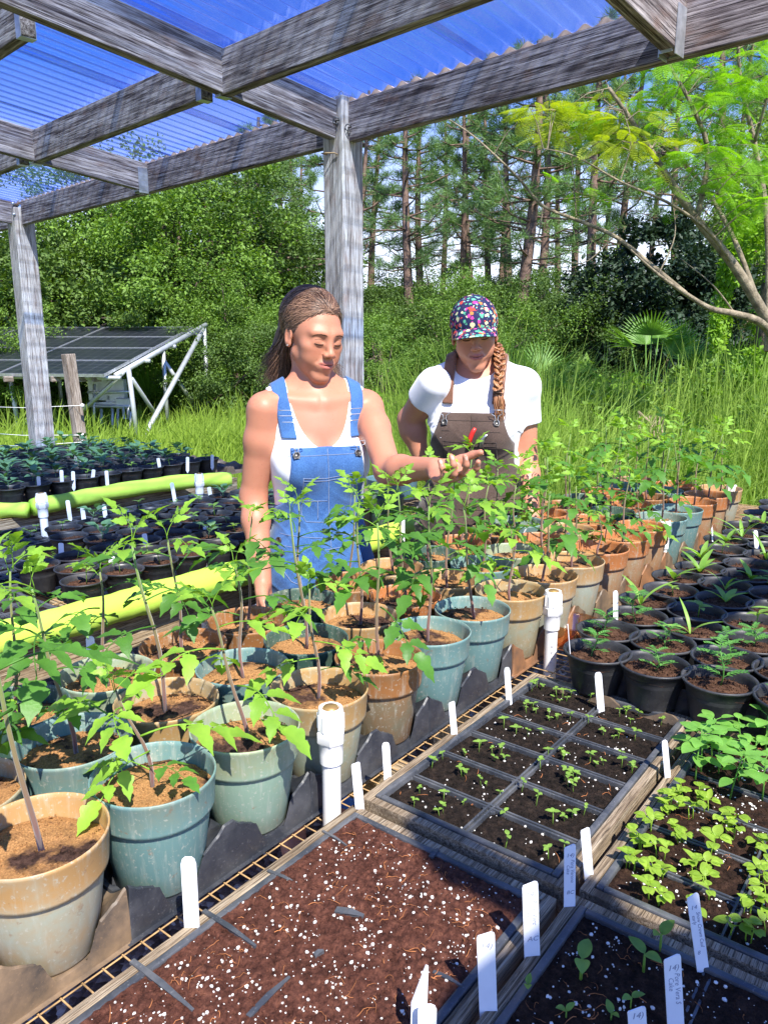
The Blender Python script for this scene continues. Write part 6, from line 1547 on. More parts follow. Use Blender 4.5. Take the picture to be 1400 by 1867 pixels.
def folds(q, amp, seed=0):
    x, y, z = q[:, 0], q[:, 1], q[:, 2]
    rg = (1-np.abs(np.sin(z*34+x*26+1.5*np.sin(x*18+seed)+seed)))**4*1.5+(1-np.abs(np.sin(x*31-z*27+1.3*np.sin(z*21+seed*2))))**5*1.2
    return amp*rg+amp*0.8*(np.sin(z*55+x*30+seed)*0.5+np.sin(z*95-x*48+y*40+seed*2)*0.35+np.sin(x*70+z*25+seed*3+3*np.sin(z*20))*0.4)
def torso(q, D):
    sh = D['sh']; ax = np.abs(q[:, 0]); m = np.stack([ax, q[:, 1], q[:, 2]], -1); w = D['w']; dd = D['d']
    d = s_ell(q, (0, 0.005, sh-0.105), (w*0.87, 0.092*dd, 0.150))
    d = smin(d, s_cap(m, (0.0, 0.012, sh+0.005), (w*0.92, 0.012, sh-0.007), 0.048, 0.038), 0.05)
    d = smin(d, s_cap(m, (0.02, 0.022, sh+0.075), (w*0.80, 0.015, sh+0.012), 0.030, 0.030), 0.035)
    d = smin(d, s_ell(m, (0.066, -0.068*dd, sh-0.150), (0.056, 0.052*D['b'], 0.056)), 0.045)
    d = smin(d, s_ell(q, (0, 0.0, sh-0.275), (D['waist'], 0.088*dd, 0.140)), 0.06)
    d = smin(d, s_ell(q, (0, 0.008, sh-0.430), (D['hip'], 0.112*dd, 0.130)), 0.07)
    return d
def legs(q, D):
    sh = D['sh']; hk = D['hip']/0.158; ax = np.abs(q[:, 0]); m = np.stack([ax, q[:, 1], q[:, 2]], -1)
    d = s_cap(m, (0.074*hk, 0.01, sh-0.47), (0.090, 0.0, 0.46), 0.080*hk, 0.056); d = smin(d, s_cap(m, (0.095, 0.0, 0.46), (0.10, 0.02, 0.09), 0.056, 0.040), 0.03)
    return smin(d, s_cap(m, (0.10, 0.0, 0.045), (0.115, -0.13, 0.035), 0.042, 0.032), 0.03)
def arm(P_, S_, E_, Wr, r=(0.047, 0.039, 0.036, 0.0245)):
    m1 = Vector(S_).lerp(Vector(E_), 0.35); m2 = Vector(E_).lerp(Vector(Wr), 0.28)
    d = s_cap(P_, S_, m1, r[0], r[0]*0.97); d = smin(d, s_cap(P_, m1, E_, r[0]*0.97, r[1]), 0.02)
    d = smin(d, s_cap(P_, E_, m2, r[1]*0.97, r[2]*1.06), 0.02); return smin(d, s_cap(P_, m2, Wr, r[2]*1.06, r[3]), 0.02)
def ell2(x, z, cx, cz, rx, rz): return (np.sqrt(((x-cx)/rx)**2+((z-cz)/rz)**2)-1)*min(rx, rz)
def strand_mesh(lines, mat, name, n=4):
    mb = MB()
    for p, r in lines: mb.tube(p, r, n, False)
    return mb.mesh(name, mat)
def line_on(P, f, pts, off, r, name, mat, parent, n=6, dens=8, flat=1.0, closed=False):
    # polyline given by body-frame (x, z) laid on the front of the field f (heading frame)
    out = []
    for i in range(len(pts)-1):
        for k in range(dens): t = k/dens; out.append((pts[i][0]*(1-t)+pts[i+1][0]*t, -0.35, pts[i][1]*(1-t)+pts[i+1][1]*t))
    out.append((pts[-1][0], -0.35, pts[-1][1])); q = P.unbody(np.array(out)); d = np.tile(np.array((0, 1, 0), np.float32)@P.Rb.T, (len(q), 1))
    h = rayhit(f, q, d)-d*off
    mb = MB(); mb.tube([Vector(v) for v in h.tolist()], r, n, True, flat); me = mb.mesh(name, mat); return P.add(name, me, parent), h
def disc_on(P, f, x, z, off, rad, name, mat, parent):
    q = P.unbody(np.array([[x, -0.35, z], [x+.01, -0.35, z], [x, -0.35, z+.01]])); d = np.tile(np.array((0, 1, 0), np.float32)@P.Rb.T, (3, 1)); h = rayhit(f, q, d)
    nrm = Vector(np.cross(h[1]-h[0], h[2]-h[0])).normalized()
    if nrm.y > 0: nrm = -nrm
    mb = MB(); mb.lathe([(rad*0.15, 0.0032), (rad*0.35, 0.003), (rad*0.4, 0.0038), (rad*0.8, 0.0036), (rad*0.85, 0.0044), (rad, 0.003), (rad*1.02, -0.002)], 20); mb.lathe([(0, 0.0032), (rad*0.15, 0.0032)], 20)
    Mx = nrm.to_track_quat('Z', 'Y').to_matrix().to_4x4(); Mx.translation = Vector(h[0].tolist())+nrm*off
    mb.v = [tuple(Mx @ Vector(v)) for v in mb.v]; return P.add(name, mb.mesh(name, mat), parent), Mx

def face_parts(P, c, Rh, fh, skin, brow=0.0):
    # lash lines and brows laid on the face
    def on(pts, off):
        q = np.array([(x, -0.2, z) for x, z in pts], np.float32)@Rh.T+c; d = np.tile(np.array((0, 1, 0), np.float32)@Rh.T/0.915, (len(q), 1)); return [Vector(v) for v in (rayhit(fh, q, d)-d*off).tolist()]
    for s in (-1, 1):
        pts = [(s*(0.0185+0.0255*t), -0.0068-0.0022*math.sin(math.pi*t)+0.0008*t) for t in [i/10 for i in range(11)]]
        mb = MB(); mb.tube(on(pts, 0.0004), [0.0005+0.0012*math.sin(math.pi*(0.1+0.85*i/10)) for i in range(11)], 6); P.add('eyelashes', mb.mesh('eyelashes', M['lash']), None)
        pts = [(s*(0.020+0.0235*t), 0.0035+0.0030*math.sin(math.pi*t)) for t in [i/10 for i in range(11)]]
        mb = MB(); mb.tube(on(pts, -0.0001), 0.0005, 5); P.add('eyelid_crease', mb.mesh('eyelid_crease', M['brow']), None)
        L = []
        rs = random.Random(5)
        for k in range(46):
            t = k/45; x = s*(0.0135+0.034*t); z = 0.0155+0.0050*math.sin(math.pi*min(1, t*0.85+0.1))-0.001*t+rs.uniform(-.0012, .0014)
            h = on([(x, z), (x+s*0.004, z+0.0016*(1-1.8*t))], 0.0006); L.append((h, [0.0005, 0.0002]))
        P.add('eyebrow', strand_mesh(L, M['brow'], 'eyebrow'), None)

def ellp(c, r, d):
    d = Vector(d); k = math.sqrt((d.x/r[0])**2+(d.y/r[1])**2+(d.z/r[2])**2); return Vector(c)+d/k
def make_person1():
    O = Lm(577, 740, 2.10); P = Person('woman in blue denim overalls and white tank top, open palm held over the tomatoes', (O.x, O.y, 0), R(18))
    D = dict(sh=1.335, w=0.160, d=0.98, b=1.0, waist=0.116, hip=0.134)
    skin = (0.50, 0.215, 0.130)
    RS = Lm(481, 746, 2.04); RE = Lm(462, 905, 2.07); RW = Lm(479, 1062, 1.96)
    LS = Lm(671, 742, 2.15); LE = Lm(708, 858, 1.94); LW = Lm(794, 853, 1.755)
    hc, Rh = head_frame(Lm(571, 613, 2.10), R(36), R(11), R(3), 0.92); HK2 = 0.92**2
    hd_ = Vector((0.42, -0.85, -0.10)).normalized()
    pr, kn, nails, fr = hand_prims(LW, hd_, (-0.25, -0.15, 1.0), (1, 0.5, 0.1), ((0.20, 0.50, 0.35), (0.40, 0.70, 0.45), (0.55, 0.80, 0.5), (0.65, 0.85, 0.5)), (0.14, 0.03, -0.06, -0.16), ((0.85, 0.55, 0.25), (0.75, 0.70, 0.30), (0.45, 0.95, 0.35)), 0.88)
    hd2 = (Lm(487, 1130, 1.93)-RW).normalized(); pr2, kn2, nails2, fr2 = hand_prims(RW, hd2, (1, -0.3, 0), (0, -1, 0), ((0.3, .4, .3),)*4, (0.05, 0.0, -0.04, -0.1), ((0.6, 0.8, 0.3), (0.3, 0.95, 0.3), (0.2, 1, 0.2)), 0.95)
    nb = Lm(585, 715, 2.12)
    def neck(P_):
        a = Vector((O.x, O.y+0.012, D['sh']+0.02)); b = Vector((hc+np.array((0, 0.028, -0.055))@Rh.T).tolist()); return s_cap(P_, a, b, 0.050, 0.043)
    def fhead(P_): return head_sdf((P_-hc)@Rh/HK2, 0.6, 0.0)*0.92
    def fbody(P_):
        q = P.body(P_); d = torso(q, D); d = smin(d, legs(q, D), 0.04); d = smin(d, arm(P_, RS, RE, RW, (0.042, 0.035, 0.034, 0.024)), 0.022); d = smin(d, arm(P_, LS, LE, LW, (0.041, 0.035, 0.033, 0.0240)), 0.022)
        n = neck(P_); d = smin(d, n, 0.035); h = fhead(P_); d = smin(d, h, 0.009)
        # collar bones
        m = np.stack([np.abs(q[:, 0]), q[:, 1], q[:, 2]], -1); d = smin(d, s_cap(m, (0.016, -0.046, D['sh']+0.016), (0.120, -0.020, D['sh']+0.030), 0.005, 0.005), 0.030)
        d = smin(d, hand_sdf(P_, LW, fr, pr), 0.012); d = smin(d, hand_sdf(P_, RW, fr2, pr2, 0.95), 0.012); return d
    def tones(V):
        c = face_tones((V-hc)@Rh/HK2, skin); q = P.body(V)
        w = np.exp(-((q[:, 0]/0.07)**2+((q[:, 2]-1.29)/0.07)**2))*(q[:, 1] < 0)*0.45; w = np.clip(w, 0, 1)[:, None]; c = c*(1-w)+np.array((0.48, 0.155, 0.105))*w
        far = (_len(V-hc) > 0.19); 
        dh = np.exp(-(_len(V-np.array(LW+hd_*0.08))/0.09)**2)[:, None]*0.7; c = c*(1-dh)+np.array((0.50, 0.22, 0.155))*dh
        return c
    lo = (O.x-0.28, O.y-0.62, -0.01); hi = (O.x+0.50, O.y+0.30, 1.72)
    P.sdf('body', fbody, lo, hi, 0.0030, M['skin'], tones)
    ft = lambda P_: torso(P.body(P_), D)
    def ftank(P_):
        q = P.body(P_); d = torso(q, D)-0.0045-folds(q, 0.0014)*np.clip((1.22-q[:, 2])*8, 0, 1); x, z = q[:, 0], q[:, 2]; ax = np.abs(x)
        zc = D['sh']+0.075; rz = np.where(q[:, 1] < 0.02, 0.175, 0.11); sc_ = (np.sqrt((x/0.083)**2+((z-zc)/rz)**2)-1)*0.083
        ah = ell2(ax, z, 0.195, D['sh']-0.015, 0.073, 0.125)
        d = smax(d, -sc_, 0.002); d = smax(d, -ah, 0.002); return smax(d, 0.98-z, 0.002)
    P.sdf('tank_top', ftank, (O.x-.25, O.y-.22, 0.95), (O.x+.25, O.y+.2, 1.45), 0.0032, M['whitec'])
    def fshell(P_):
        q = P.body(P_); d = torso(q, D); return smin(d, legs(q, D), 0.05)
    zt = 1.240
    def fover(P_):
        q = P.body(P_); x, y, z = q[:, 0], q[:, 1], q[:, 2]; ax = np.abs(x); lowk = np.clip((1.02-z)*6, 0, 1)
        d = smin(torso(q, D), legs(q, D), 0.05)-0.0095-0.013*lowk-folds(q, 0.0022, 1)*np.clip((1.2-z)*4, 0.15, 1)
        wv = 0.094+0.010*np.clip((zt-z)/0.12, 0, 1)+np.clip(1.095-z, 0, 1)**1.3*2.6
        reg = np.maximum(ax-wv, z-zt); back = np.where((y > 0.01), z-1.00, -1.0); reg = np.maximum(reg, back)
        ankle = 0.12-z
        return smax(smax(d, reg*0.8, 0.003), ankle, 0.002)
    ov = P.sdf('overalls', fover, (O.x-.27, O.y-.24, 0.10), (O.x+.27, O.y+.24, 1.26), 0.0034, M['denim'])
    def fbib(P_): return fover(P_)
    # straps over the shoulders
    for s in (-1, 1):
        def fst(P_, s=s):
            q = P.body(P_); x, y, z = q[:, 0], q[:, 1], q[:, 2]; d = torso(q, D)
            xc = s*(0.088+0.016*np.clip((z-1.24)/0.13, 0, 1)-0.05*np.clip(y-0.03, 0, 1)/0.1*np.clip((1.35-z)/0.3, 0, 1))
            d = d-0.0105; reg = np.maximum(np.abs(x-xc)-0.0185, np.where(y < 0.02, 1.262-z, 1.0-z)); return smax(d, reg, 0.001)
        P.sdf('strap', fst, (O.x-.2, O.y-.2, 1.0), (O.x+.2, O.y+.2, 1.46), 0.0030, M['denim'], None, ov)
    fo = lambda P_: fover(P_)
    for s in (-1, 1):
        o, Mx = disc_on(P, fo, s*0.082, 1.222, 0.001, 0.0095, 'button', M['dark_metal'], ov)
        c0 = Mx.translation; rx = Vector((P.Rb@np.array((1, 0, 0))).tolist()); f = -Vector((P.Rb@np.array((0, 1, 0))).tolist())
        mb = MB(); mb.tube([c0+rx*a*0.001+Vector((0, 0, b*0.001))+f*0.006 for a, b in ((-7, -6), (-8, 6), (-3, 12), (-6, 20), (-17, 24), (-18, 33), (18, 33), (17, 24), (6, 20), (3, 12), (8, 6), (7, -6), (-7, -6))], 0.0013, 6); P.add('buckle_wire', mb.mesh('buckle_wire', M['galv']), ov)
        for dz in (0.082, 0.098, 0.112):
            q0 = P.unbody(np.array([[s*0.093+dx*0.0195, -0.35, 1.222+dz] for dx in (-1, -.5, 0, .5, 1)])); d0 = np.tile(np.array((0, 1, 0), np.float32)@P.Rb.T, (5, 1)); h = rayhit(ft, q0, d0)-d0*0.0125
            mb = MB(); mb.tube([Vector(v) for v in h.tolist()], 0.0013, 6); P.add('adjuster', mb.mesh('adjuster', M['galv']), ov)
    seam = [[(-0.066, 1.165), (-0.066, 1.06), (-0.055, 1.040), (0.05, 1.035), (0.068, 1.055), (0.070, 1.172)], [(-0.066, 1.163), (0.0, 1.157), (0.070, 1.172)], [(-0.066, 1.156), (0.0, 1.150), (0.070, 1.165)], [(0.004, 1.236), (0.006, 1.10), (0.008, 0.93)], [(-0.092, 1.222), (0, 1.219), (0.092, 1.224)], [(-0.062, 1.098), (0.002, 1.095)], [(-0.024, 1.096), (-0.024, 1.045)], [(-0.135, 1.005), (0, 0.995), (0.135, 1.005)], [(-0.135, 0.975), (0, 0.965), (0.135, 0.975)], [(-0.14, 0.94), (-0.10, 0.88), (-0.05, 0.86)]]
    for k, pts in enumerate(seam): line_on(P, fo, pts, 0.0002, 0.0011, 'seam', M['denim_seam'], ov)
    disc_on(P, fo, -0.118, 0.955, 0.001, 0.009, 'button', M['dark_metal'], ov); disc_on(P, fo, -0.122, 0.985, 0.001, 0.009, 'button', M['dark_metal'], ov)
    # nails
    for (c, v, n_, r) in nails:
        mb = MB(); a = v.cross(n_).normalized(); n2 = a.cross(v).normalized(); vs = []
        for i in range(7):
            for j in range(5):
                x = (j-2)/2; y = (i-3)/3; rr = 0.62*r; e = math.sqrt(max(0, 1-0.6*abs(y)**3)); vs.append(c+v*(y*r*0.8)+a*(x*rr*e)+n2*(r*(1.03)*math.cos(x*0.75)+0.0003))
        fs = [(i*5+j, i*5+j+1, (i+1)*5+j+1, (i+1)*5+j) for i in range(6) for j in range(4)]; mb.add(vs, fs); P.add('fingernail', mb.mesh('fingernail', M['nail']))
    fhn = lambda P_: smin(fhead(P_), neck(P_), .018)
    face_parts(P, hc, Rh, fhead, skin)
    # hair: a base cap, then combed strands
    def fhair(P_):
        q = (P_-hc)@Rh/HK2; d = s_ell(q, (0, 0.030, 0.048), (0.0800, 0.0930, 0.0865)); 
        for (x, y, Y, r, x2, y2, Y2, r2) in ((534, 590, 2.18, .040, 518, 648, 2.20, .036), (518, 648, 2.20, .034, 520, 684, 2.21, .018)): d = smin(d, s_cap(P_, Lm(x, y, Y), Lm(x2, y2, Y2), r, r2), 0.03)
        hl = s_ell(q, (0, -0.085, -0.018), (0.070, 0.074, 0.067)); d = smax(d, -hl, 0.008)
        ear = s_ell(np.stack([np.abs(q[:, 0]), q[:, 1], q[:, 2]], -1), (0.08, 0.004, -0.012), (0.03, 0.026, 0.036)); d = smax(d, -ear, 0.006)
        d = smax(d, -s_ell(q, (0, -0.03, -0.12), (0.075, 0.075, 0.115)), 0.01)
        return d+0.0015*np.sin(q[:, 0]*260+q[:, 2]*90)*np.clip(q[:, 1]*20+1, 0, 1)
    hb_ = P.sdf('hair', fhair, (O.x-.2, O.y-.2, 1.30), (O.x+.15, O.y+.25, 1.70), 0.0032, M['hairbase1'])
    rs = random.Random(11); lines = []; ec = (0, 0.030, 0.048)
    def tw(q): return Vector((hc+np.array(q, np.float32)@Rh.T).tolist())
    for k in range(3600):
        u = rs.uniform(-1, 1); a = u*R(118)      # angle around the hairline, 0 = top front
        if rs.random() < 0.6:
            hx = 0.070*math.sin(a); hz = 0.002+0.074*math.cos(a) if abs(a) < R(90) else 0.008-0.02*(abs(a)-R(90)); hy = -0.058+0.018*(1-math.cos(a))*1.3+0.03*max(0, abs(a)-R(80))
        else:
            hx = 0.078*math.sin(a)*rs.uniform(.3, 1); hy = rs.uniform(-0.03, 0.08); hz = 0.07+0.06*math.cos(a)
        mid = rs.random() < 0.35
        if mid: hx = rs.uniform(-0.055, 0.055); hy = -0.062+0.010*(hx/0.05)**2; hz = 0.084-0.030*(hx/0.055)**2+rs.uniform(-.004, .012)
        st = Vector((hx, hy, hz))-Vector(ec); side = -1 if (hx < 0.012 + rs.uniform(-.02, .02)) else 1
        end = Vector((side*rs.uniform(0.045, 0.074), 0.070+rs.uniform(-.01, .02), -0.03+rs.uniform(-.015, .02)))-Vector(ec)
        if mid: end = Vector((hx*0.9+rs.uniform(-.015, .015), 0.10, rs.uniform(-0.04, 0.02)))-Vector(ec)
        pts = []; bump = rs.uniform(0.99, 1.045); wv = rs.uniform(0, 6)
        for i in range(12):
            t = i/11; d = st.normalized().lerp(end.normalized(), t); d.z += 0.28*math.sin(math.pi*t)*(1-abs(u)*0.6); p = ellp(ec, (0.0820, 0.1005, 0.0895), d)
            p = Vector(ec)+(p-Vector(ec))*(1+(bump-1)*math.sin(math.pi*min(1, t*1.1+.02))+0.005*math.sin(wv+t*7)); pts.append(tw(p))
        # fall
        if side < 0 or rs.random() < 0.5: tgt = Lm(rs.gauss(508, 14), rs.uniform(650, 708), 2.20+rs.uniform(-.045, .04))
        else: tgt = Lm(rs.gauss(612, 7), rs.uniform(668, 700), 2.19+rs.uniform(-.02, .03))
        p0 = pts[-1]; v0 = (pts[-1]-pts[-3]); am = rs.uniform(.002, .009); ph = rs.uniform(0, 6); fl = Vector((rs.gauss(-0.012, .014), rs.gauss(0, .012), 0)) if rs.random() < .3 else Vector((0, 0, 0))
        for i in range(1, 10):
            t = i/9; b = p0+v0*(t*(1-t))*1.2; q = b.lerp(tgt, t**1.1)+Vector((am*math.sin(ph+t*8), am*math.cos(ph+t*6), 0))*t+fl*t*t; pts.append(q)
        r0 = rs.uniform(0.0004, 0.0010); lines.append((pts, [r0]*16+[r0*.8, r0*.7, r0*.5, r0*.3, r0*.15]))
    P.add('hair_strands', strand_mesh(lines, M['hair1'], 'hair_strands'), hb_)
    # ear stud
    e = tw((-0.0775, 0.004, -0.030)); mb = MB(); mb.lathe([(0, 0.0012), (0.0015, 0.0008), (0.0018, 0)], 8); mb.lathe([(0, -0.002), (0.0018, 0)], 8); mb.v = [tuple(Vector(v)*1.2+e+Vector((-0.001, -0.003, 0))) for v in mb.v]; P.add('ear_stud', mb.mesh('ear_stud', M['galv']))
    return P

def cap_mat():
    n = NT('vegetable_print_cotton'); v = n.coord(); c = (0.018, 0.022, 0.075)
    prev = None
    cols = [(0.62, 0.07, 0.05), (0.62, 0.62, 0.35), (0.10, 0.42, 0.26), (0.70, 0.22, 0.06), (0.45, 0.05, 0.28), (0.22, 0.52, 0.45)]
    base = c; out = None
    for i, (sc_, thr) in enumerate(((44, 0.34), (56, 0.30), (85, 0.26))):
        vo = n.N('ShaderNodeTexVoronoi'); vo.inputs['Scale'].default_value = sc_; vo.inputs['Randomness'].default_value = 0.85
        wv = n.N('ShaderNodeVectorMath', operation='MULTIPLY_ADD'); ns = n.N('ShaderNodeTexNoise'); ns.inputs['Scale'].default_value = 170; n.L(v, ns.inputs['Vector']); n.L(ns.outputs['Color'], wv.inputs[0]); wv.inputs[1].default_value = (0.012, 0.012, 0.012); n.L(v, wv.inputs[2])
        of = n.N('ShaderNodeVectorMath', operation='ADD'); n.L(wv.outputs[0], of.inputs[0]); of.inputs[1].default_value = (i*3.1, i*1.7, i*2.3); n.L(of.outputs[0], vo.inputs[0])
        sx = n.N('ShaderNodeSeparateColor'); n.L(vo.outputs['Color'], sx.inputs[0])
        r = n.N('ShaderNodeValToRGB'); r.color_ramp.interpolation = 'CONSTANT'; e = r.color_ramp.elements
        while len(e) < 6: e.new(0.5)
        for k in range(6): e[k].position = k/6; e[k].color = (*cols[(k+i*2) % 6], 1)
        n.L(sx.outputs[0], r.inputs[0]); m = n.ramp(vo.outputs['Distance'], [(thr, 1.0), (thr+0.03, 0.0)]); base = n.mix(m, base, r.outputs[0])
    n.bsdf(base, 0.8, 0.2, bump=n.noise(v, 500), bstr=0.2, bdist=0.001); return n.m
def make_person2():
    O = Lm(868, 700, 2.52); P = Person('woman in brown overalls, white tee and vegetable print cap, one hand on her hip', (O.x, O.y, 0), R(-13))
    D = dict(sh=1.372, w=0.170, d=1.10, b=1.0, waist=0.138, hip=0.160)
    skin = (0.54, 0.24, 0.15)
    RS = Lm(792, 700, 2.48); RE = Lm(748, 765, 2.60); RW = Lm(768, 836, 2.585)
    LS = Lm(953, 702, 2.53); LE = Lm(956, 838, 2.55); LW = Lm(968, 935, 2.40)
    hc, Rh = head_frame(Lm(865, 608, 2.50), R(-4), R(9), R(-5), 0.91); HK2 = 0.91**2
    pr, kn, nails, fr = hand_prims(RW, (Lm(778, 868, 2.66)-RW).normalized(), (1, -0.1, -0.1), (0.0, -0.4, 1), ((0.4, .4, .3),)*4, (0.1, 0.0, -0.05, -0.12), ((0.6, 0.8, 0.3), (0.3, 0.95, 0.3), (0.2, 1, 0.2)), 0.95)
    pr2, kn2, nails2, fr2 = hand_prims(LW, (Lm(975, 985, 2.33)-LW).normalized(), (0, 0.8, -1), (-1, -0.2, 0), ((0.1, .2, .2),)*4, (0.1, 0.0, -0.05, -0.15), ((0.8, 0.7, 0.1), (0.5, 0.9, 0.1), (0.3, 1, 0.1)), 0.95)
    def neck(P_):
        a = Vector((O.x, O.y+0.015, D['sh']+0.0)); b = Vector((hc+np.array((0, 0.028, -0.055))@Rh.T).tolist()); return s_cap(P_, a, b, 0.054, 0.046)
    def fhead(P_): return head_sdf((P_-hc)@Rh/HK2, 1.0, 0.004)*0.91
    AR = (0.047, 0.041, 0.040, 0.026)
    def fbody(P_):
        q = P.body(P_); d = torso(q, D); d = smin(d, legs(q, D), 0.04); d = smin(d, arm(P_, RS, RE, RW, AR), 0.022); d = smin(d, arm(P_, LS, LE, LW, AR), 0.022)
        d = smin(d, neck(P_), 0.035); d = smin(d, fhead(P_), 0.010); d = smin(d, hand_sdf(P_, RW, fr, pr, 0.95), 0.012); return smin(d, hand_sdf(P_, LW, fr2, pr2, 0.95), 0.012)
    def tones(V): return face_tones((V-hc)@Rh/HK2, skin)
    P.sdf('body', fbody, (O.x-.34, O.y-.40, -0.01), (O.x+.44, O.y+.30, 1.74), 0.0032, M['skin'], tones)
    def slv(P_, S_, E_, q1, r1, r2):
        e = Vector(S_).lerp(Vector(E_), q1); ax_ = (Vector(E_)-Vector(S_)).normalized(); d = s_cap(P_, S_, e+ax_*0.05, r1, r2); pln = (P_-np.array(e, np.float32))@np.array(ax_, np.float32); return smax(d, pln, 0.003)
    def ftee(P_):
        q = P.body(P_); z = q[:, 2]; d = torso(q, D)-0.008-folds(q, 0.0036, 4)*np.clip((1.33-z)*8, 0.0, 1)
        s1 = smin(d, slv(P_, RS, RE, 0.42, 0.0545, 0.0580), 0.03); s1 = smin(s1, slv(P_, LS, LE, 0.50, 0.0545, 0.0580), 0.03)
        a = np.array((O.x, O.y+0.012, D['sh']+0.0), np.float32); b = (hc+np.array((0, 0.0, -0.10), np.float32)@Rh.T); nk = s_ell(q, (0, -0.012, D['sh']+0.075), (0.072, 0.082, 0.068)); s1 = smax(s1, -nk, 0.003)
        return smax(s1+folds(q, 0.0012, 9)*np.clip((1.31-z)*12, 0, 1), 0.97-z, 0.002)
    tee = P.sdf('t_shirt', ftee, (O.x-.42, O.y-.28, 0.95), (O.x+.42, O.y+.30, 1.50), 0.0034, M['whitec'])
    zt = 1.292
    def fover(P_):
        q = P.body(P_); x, y, z = q[:, 0], q[:, 1], q[:, 2]; ax = np.abs(x); lowk = np.clip((1.10-z)*5, 0, 1)
        d = smin(torso(q, D), legs(q, D), 0.05)-0.0155-0.014*lowk-folds(q, 0.0032, 2)*np.clip((1.3-z)*4, 0.2, 1)
        wv = 0.098+0.036*np.clip((zt-z)/0.10, 0, 1)**1.5+np.clip(1.13-z, 0, 1)**1.3*2.2
        reg = np.maximum(ax-wv, z-zt); reg = np.maximum(reg, np.where(y > 0.02, z-1.03, -1.0)); return smax(smax(d, reg*0.8, 0.003), 0.10-z, 0.002)
    ov = P.sdf('overalls', fover, (O.x-.30, O.y-.27, 0.08), (O.x+.30, O.y+.27, 1.31), 0.0036, M['brownc'])
    ft = lambda P_: torso(P.body(P_), D)
    for s in (-1, 1):
        def fst(P_, s=s):
            q = P.body(P_); x, y, z = q[:, 0], q[:, 1], q[:, 2]; d = torso(q, D)
            xc = s*(0.078+0.003*np.clip((z-1.30)/0.12, 0, 1)-0.05*np.clip(y-0.03, 0, 1)/0.1*np.clip((1.4-z)/0.3, 0, 1)); d = d-0.0165-0.010*np.clip((z-1.30)*12, 0, 1)
            reg = np.maximum(np.abs(x-xc)-0.0175, np.where(y < 0.02, 1.318-z, 1.02-z)); return smax(d, reg, 0.001)
        P.sdf('strap', fst, (O.x-.22, O.y-.22, 1.0), (O.x+.22, O.y+.22, 1.50), 0.0030, M['strap'], None, ov)
        o, Mx = disc_on(P, fover, s*0.080, 1.262, 0.001, 0.0095, 'button', M['dark_metal'], ov)
        c0 = Mx.translation; rx = Vector((P.Rb@np.array((1, 0, 0))).tolist()); f = -Vector((P.Rb@np.array((0, 1, 0))).tolist())
        mb = MB(); mb.tube([c0+rx*a*0.001+Vector((0, 0, b*0.001))+f*0.005 for a, b in ((-7, -6), (-8, 6), (-3, 12), (-6, 24), (-16, 30), (-17, 42), (17, 42), (16, 30), (6, 24), (3, 12), (8, 6), (7, -6), (-7, -6))], 0.0013, 6); P.add('buckle_wire', mb.mesh('buckle_wire', M['galv']), ov)
    mb = MB(); q0 = P.unbody(np.array([[-0.080+dx*0.021, -0.35, 1.378] for dx in (-1, -.5, 0, .5, 1)])); d0 = np.tile(np.array((0, 1, 0), np.float32)@P.Rb.T, (5, 1)); h = rayhit(ft, q0, d0)-d0*0.026
    mb.tube([Vector(v) for v in h.tolist()], 0.0028, 6); P.add('adjuster', mb.mesh('adjuster', M['brown_seam']), ov)
    for pts in ([(-0.098, 1.270), (0, 1.268), (0.098, 1.270)], [(-0.085, 1.205), (-0.085, 1.085), (0.07, 1.085), (0.082, 1.10), (0.082, 1.205)], [(-0.085, 1.205), (0, 1.200), (0.082, 1.205)], [(-0.085, 1.192), (0, 1.188), (0.082, 1.192)], [(0.052, 1.2), (0.052, 1.086)], [(0.0, 1.288), (0.0, 1.205)], [(-0.16, 1.035), (0, 1.02), (0.16, 1.035)], [(-0.16, 1.0), (0, 0.985), (0.16, 1.0)], [(-0.09, 1.238), (-0.062, 1.238)], [(0.06, 1.236), (0.092, 1.236)]):
        line_on(P, fover, pts, 0.0001, 0.0012, 'seam', M['brown_seam'], ov)
    for z in (1.045, 1.0): disc_on(P, fover, 0.145, z, 0.001, 0.009, 'button', M['dark_metal'], ov)
    # pruner handles in the bib pocket: held, so things of their own
    pr_t = [None]
    def stick(pts, r, mat, name, flat=1.0):
        q0 = P.unbody(np.array([[x, -0.35, z] for x, z in pts])); d0 = np.tile(np.array((0, 1, 0), np.float32)@P.Rb.T, (len(pts), 1)); h = rayhit(fover, q0, d0)-d0*0.006
        V = [Vector((*cw(v[0], v[1]), v[2])) for v in h.tolist()]
        if pr_t[0] is None: pr_t[0] = thing('pruners', 'hand pruners with red and grey handle ends, in the bib pocket of the brown overalls', 'pruners', V[0])
        c = pr_t[0].location; mb = MB(); mb.tube([v-c for v in V], r, 10, True, flat); mb.build(name, mat, pr_t[0])
    stick([(-0.004, 1.19), (0.000, 1.215), (0.008, 1.235), (0.015, 1.247)], [0.0075, 0.0078, 0.0075, 0.005], M['red'], 'red_handle')
    stick([(0.036, 1.19), (0.038, 1.208), (0.045, 1.222), (0.055, 1.230)], [0.007, 0.0068, 0.005, 0.0015], M['steel'], 'grey_handle')
    face_parts(P, hc, Rh, fhead, skin)
    def tw(q): return Vector((hc+np.array(q, np.float32)@Rh.T).tolist())
    # cap
    cm = cap_mat()
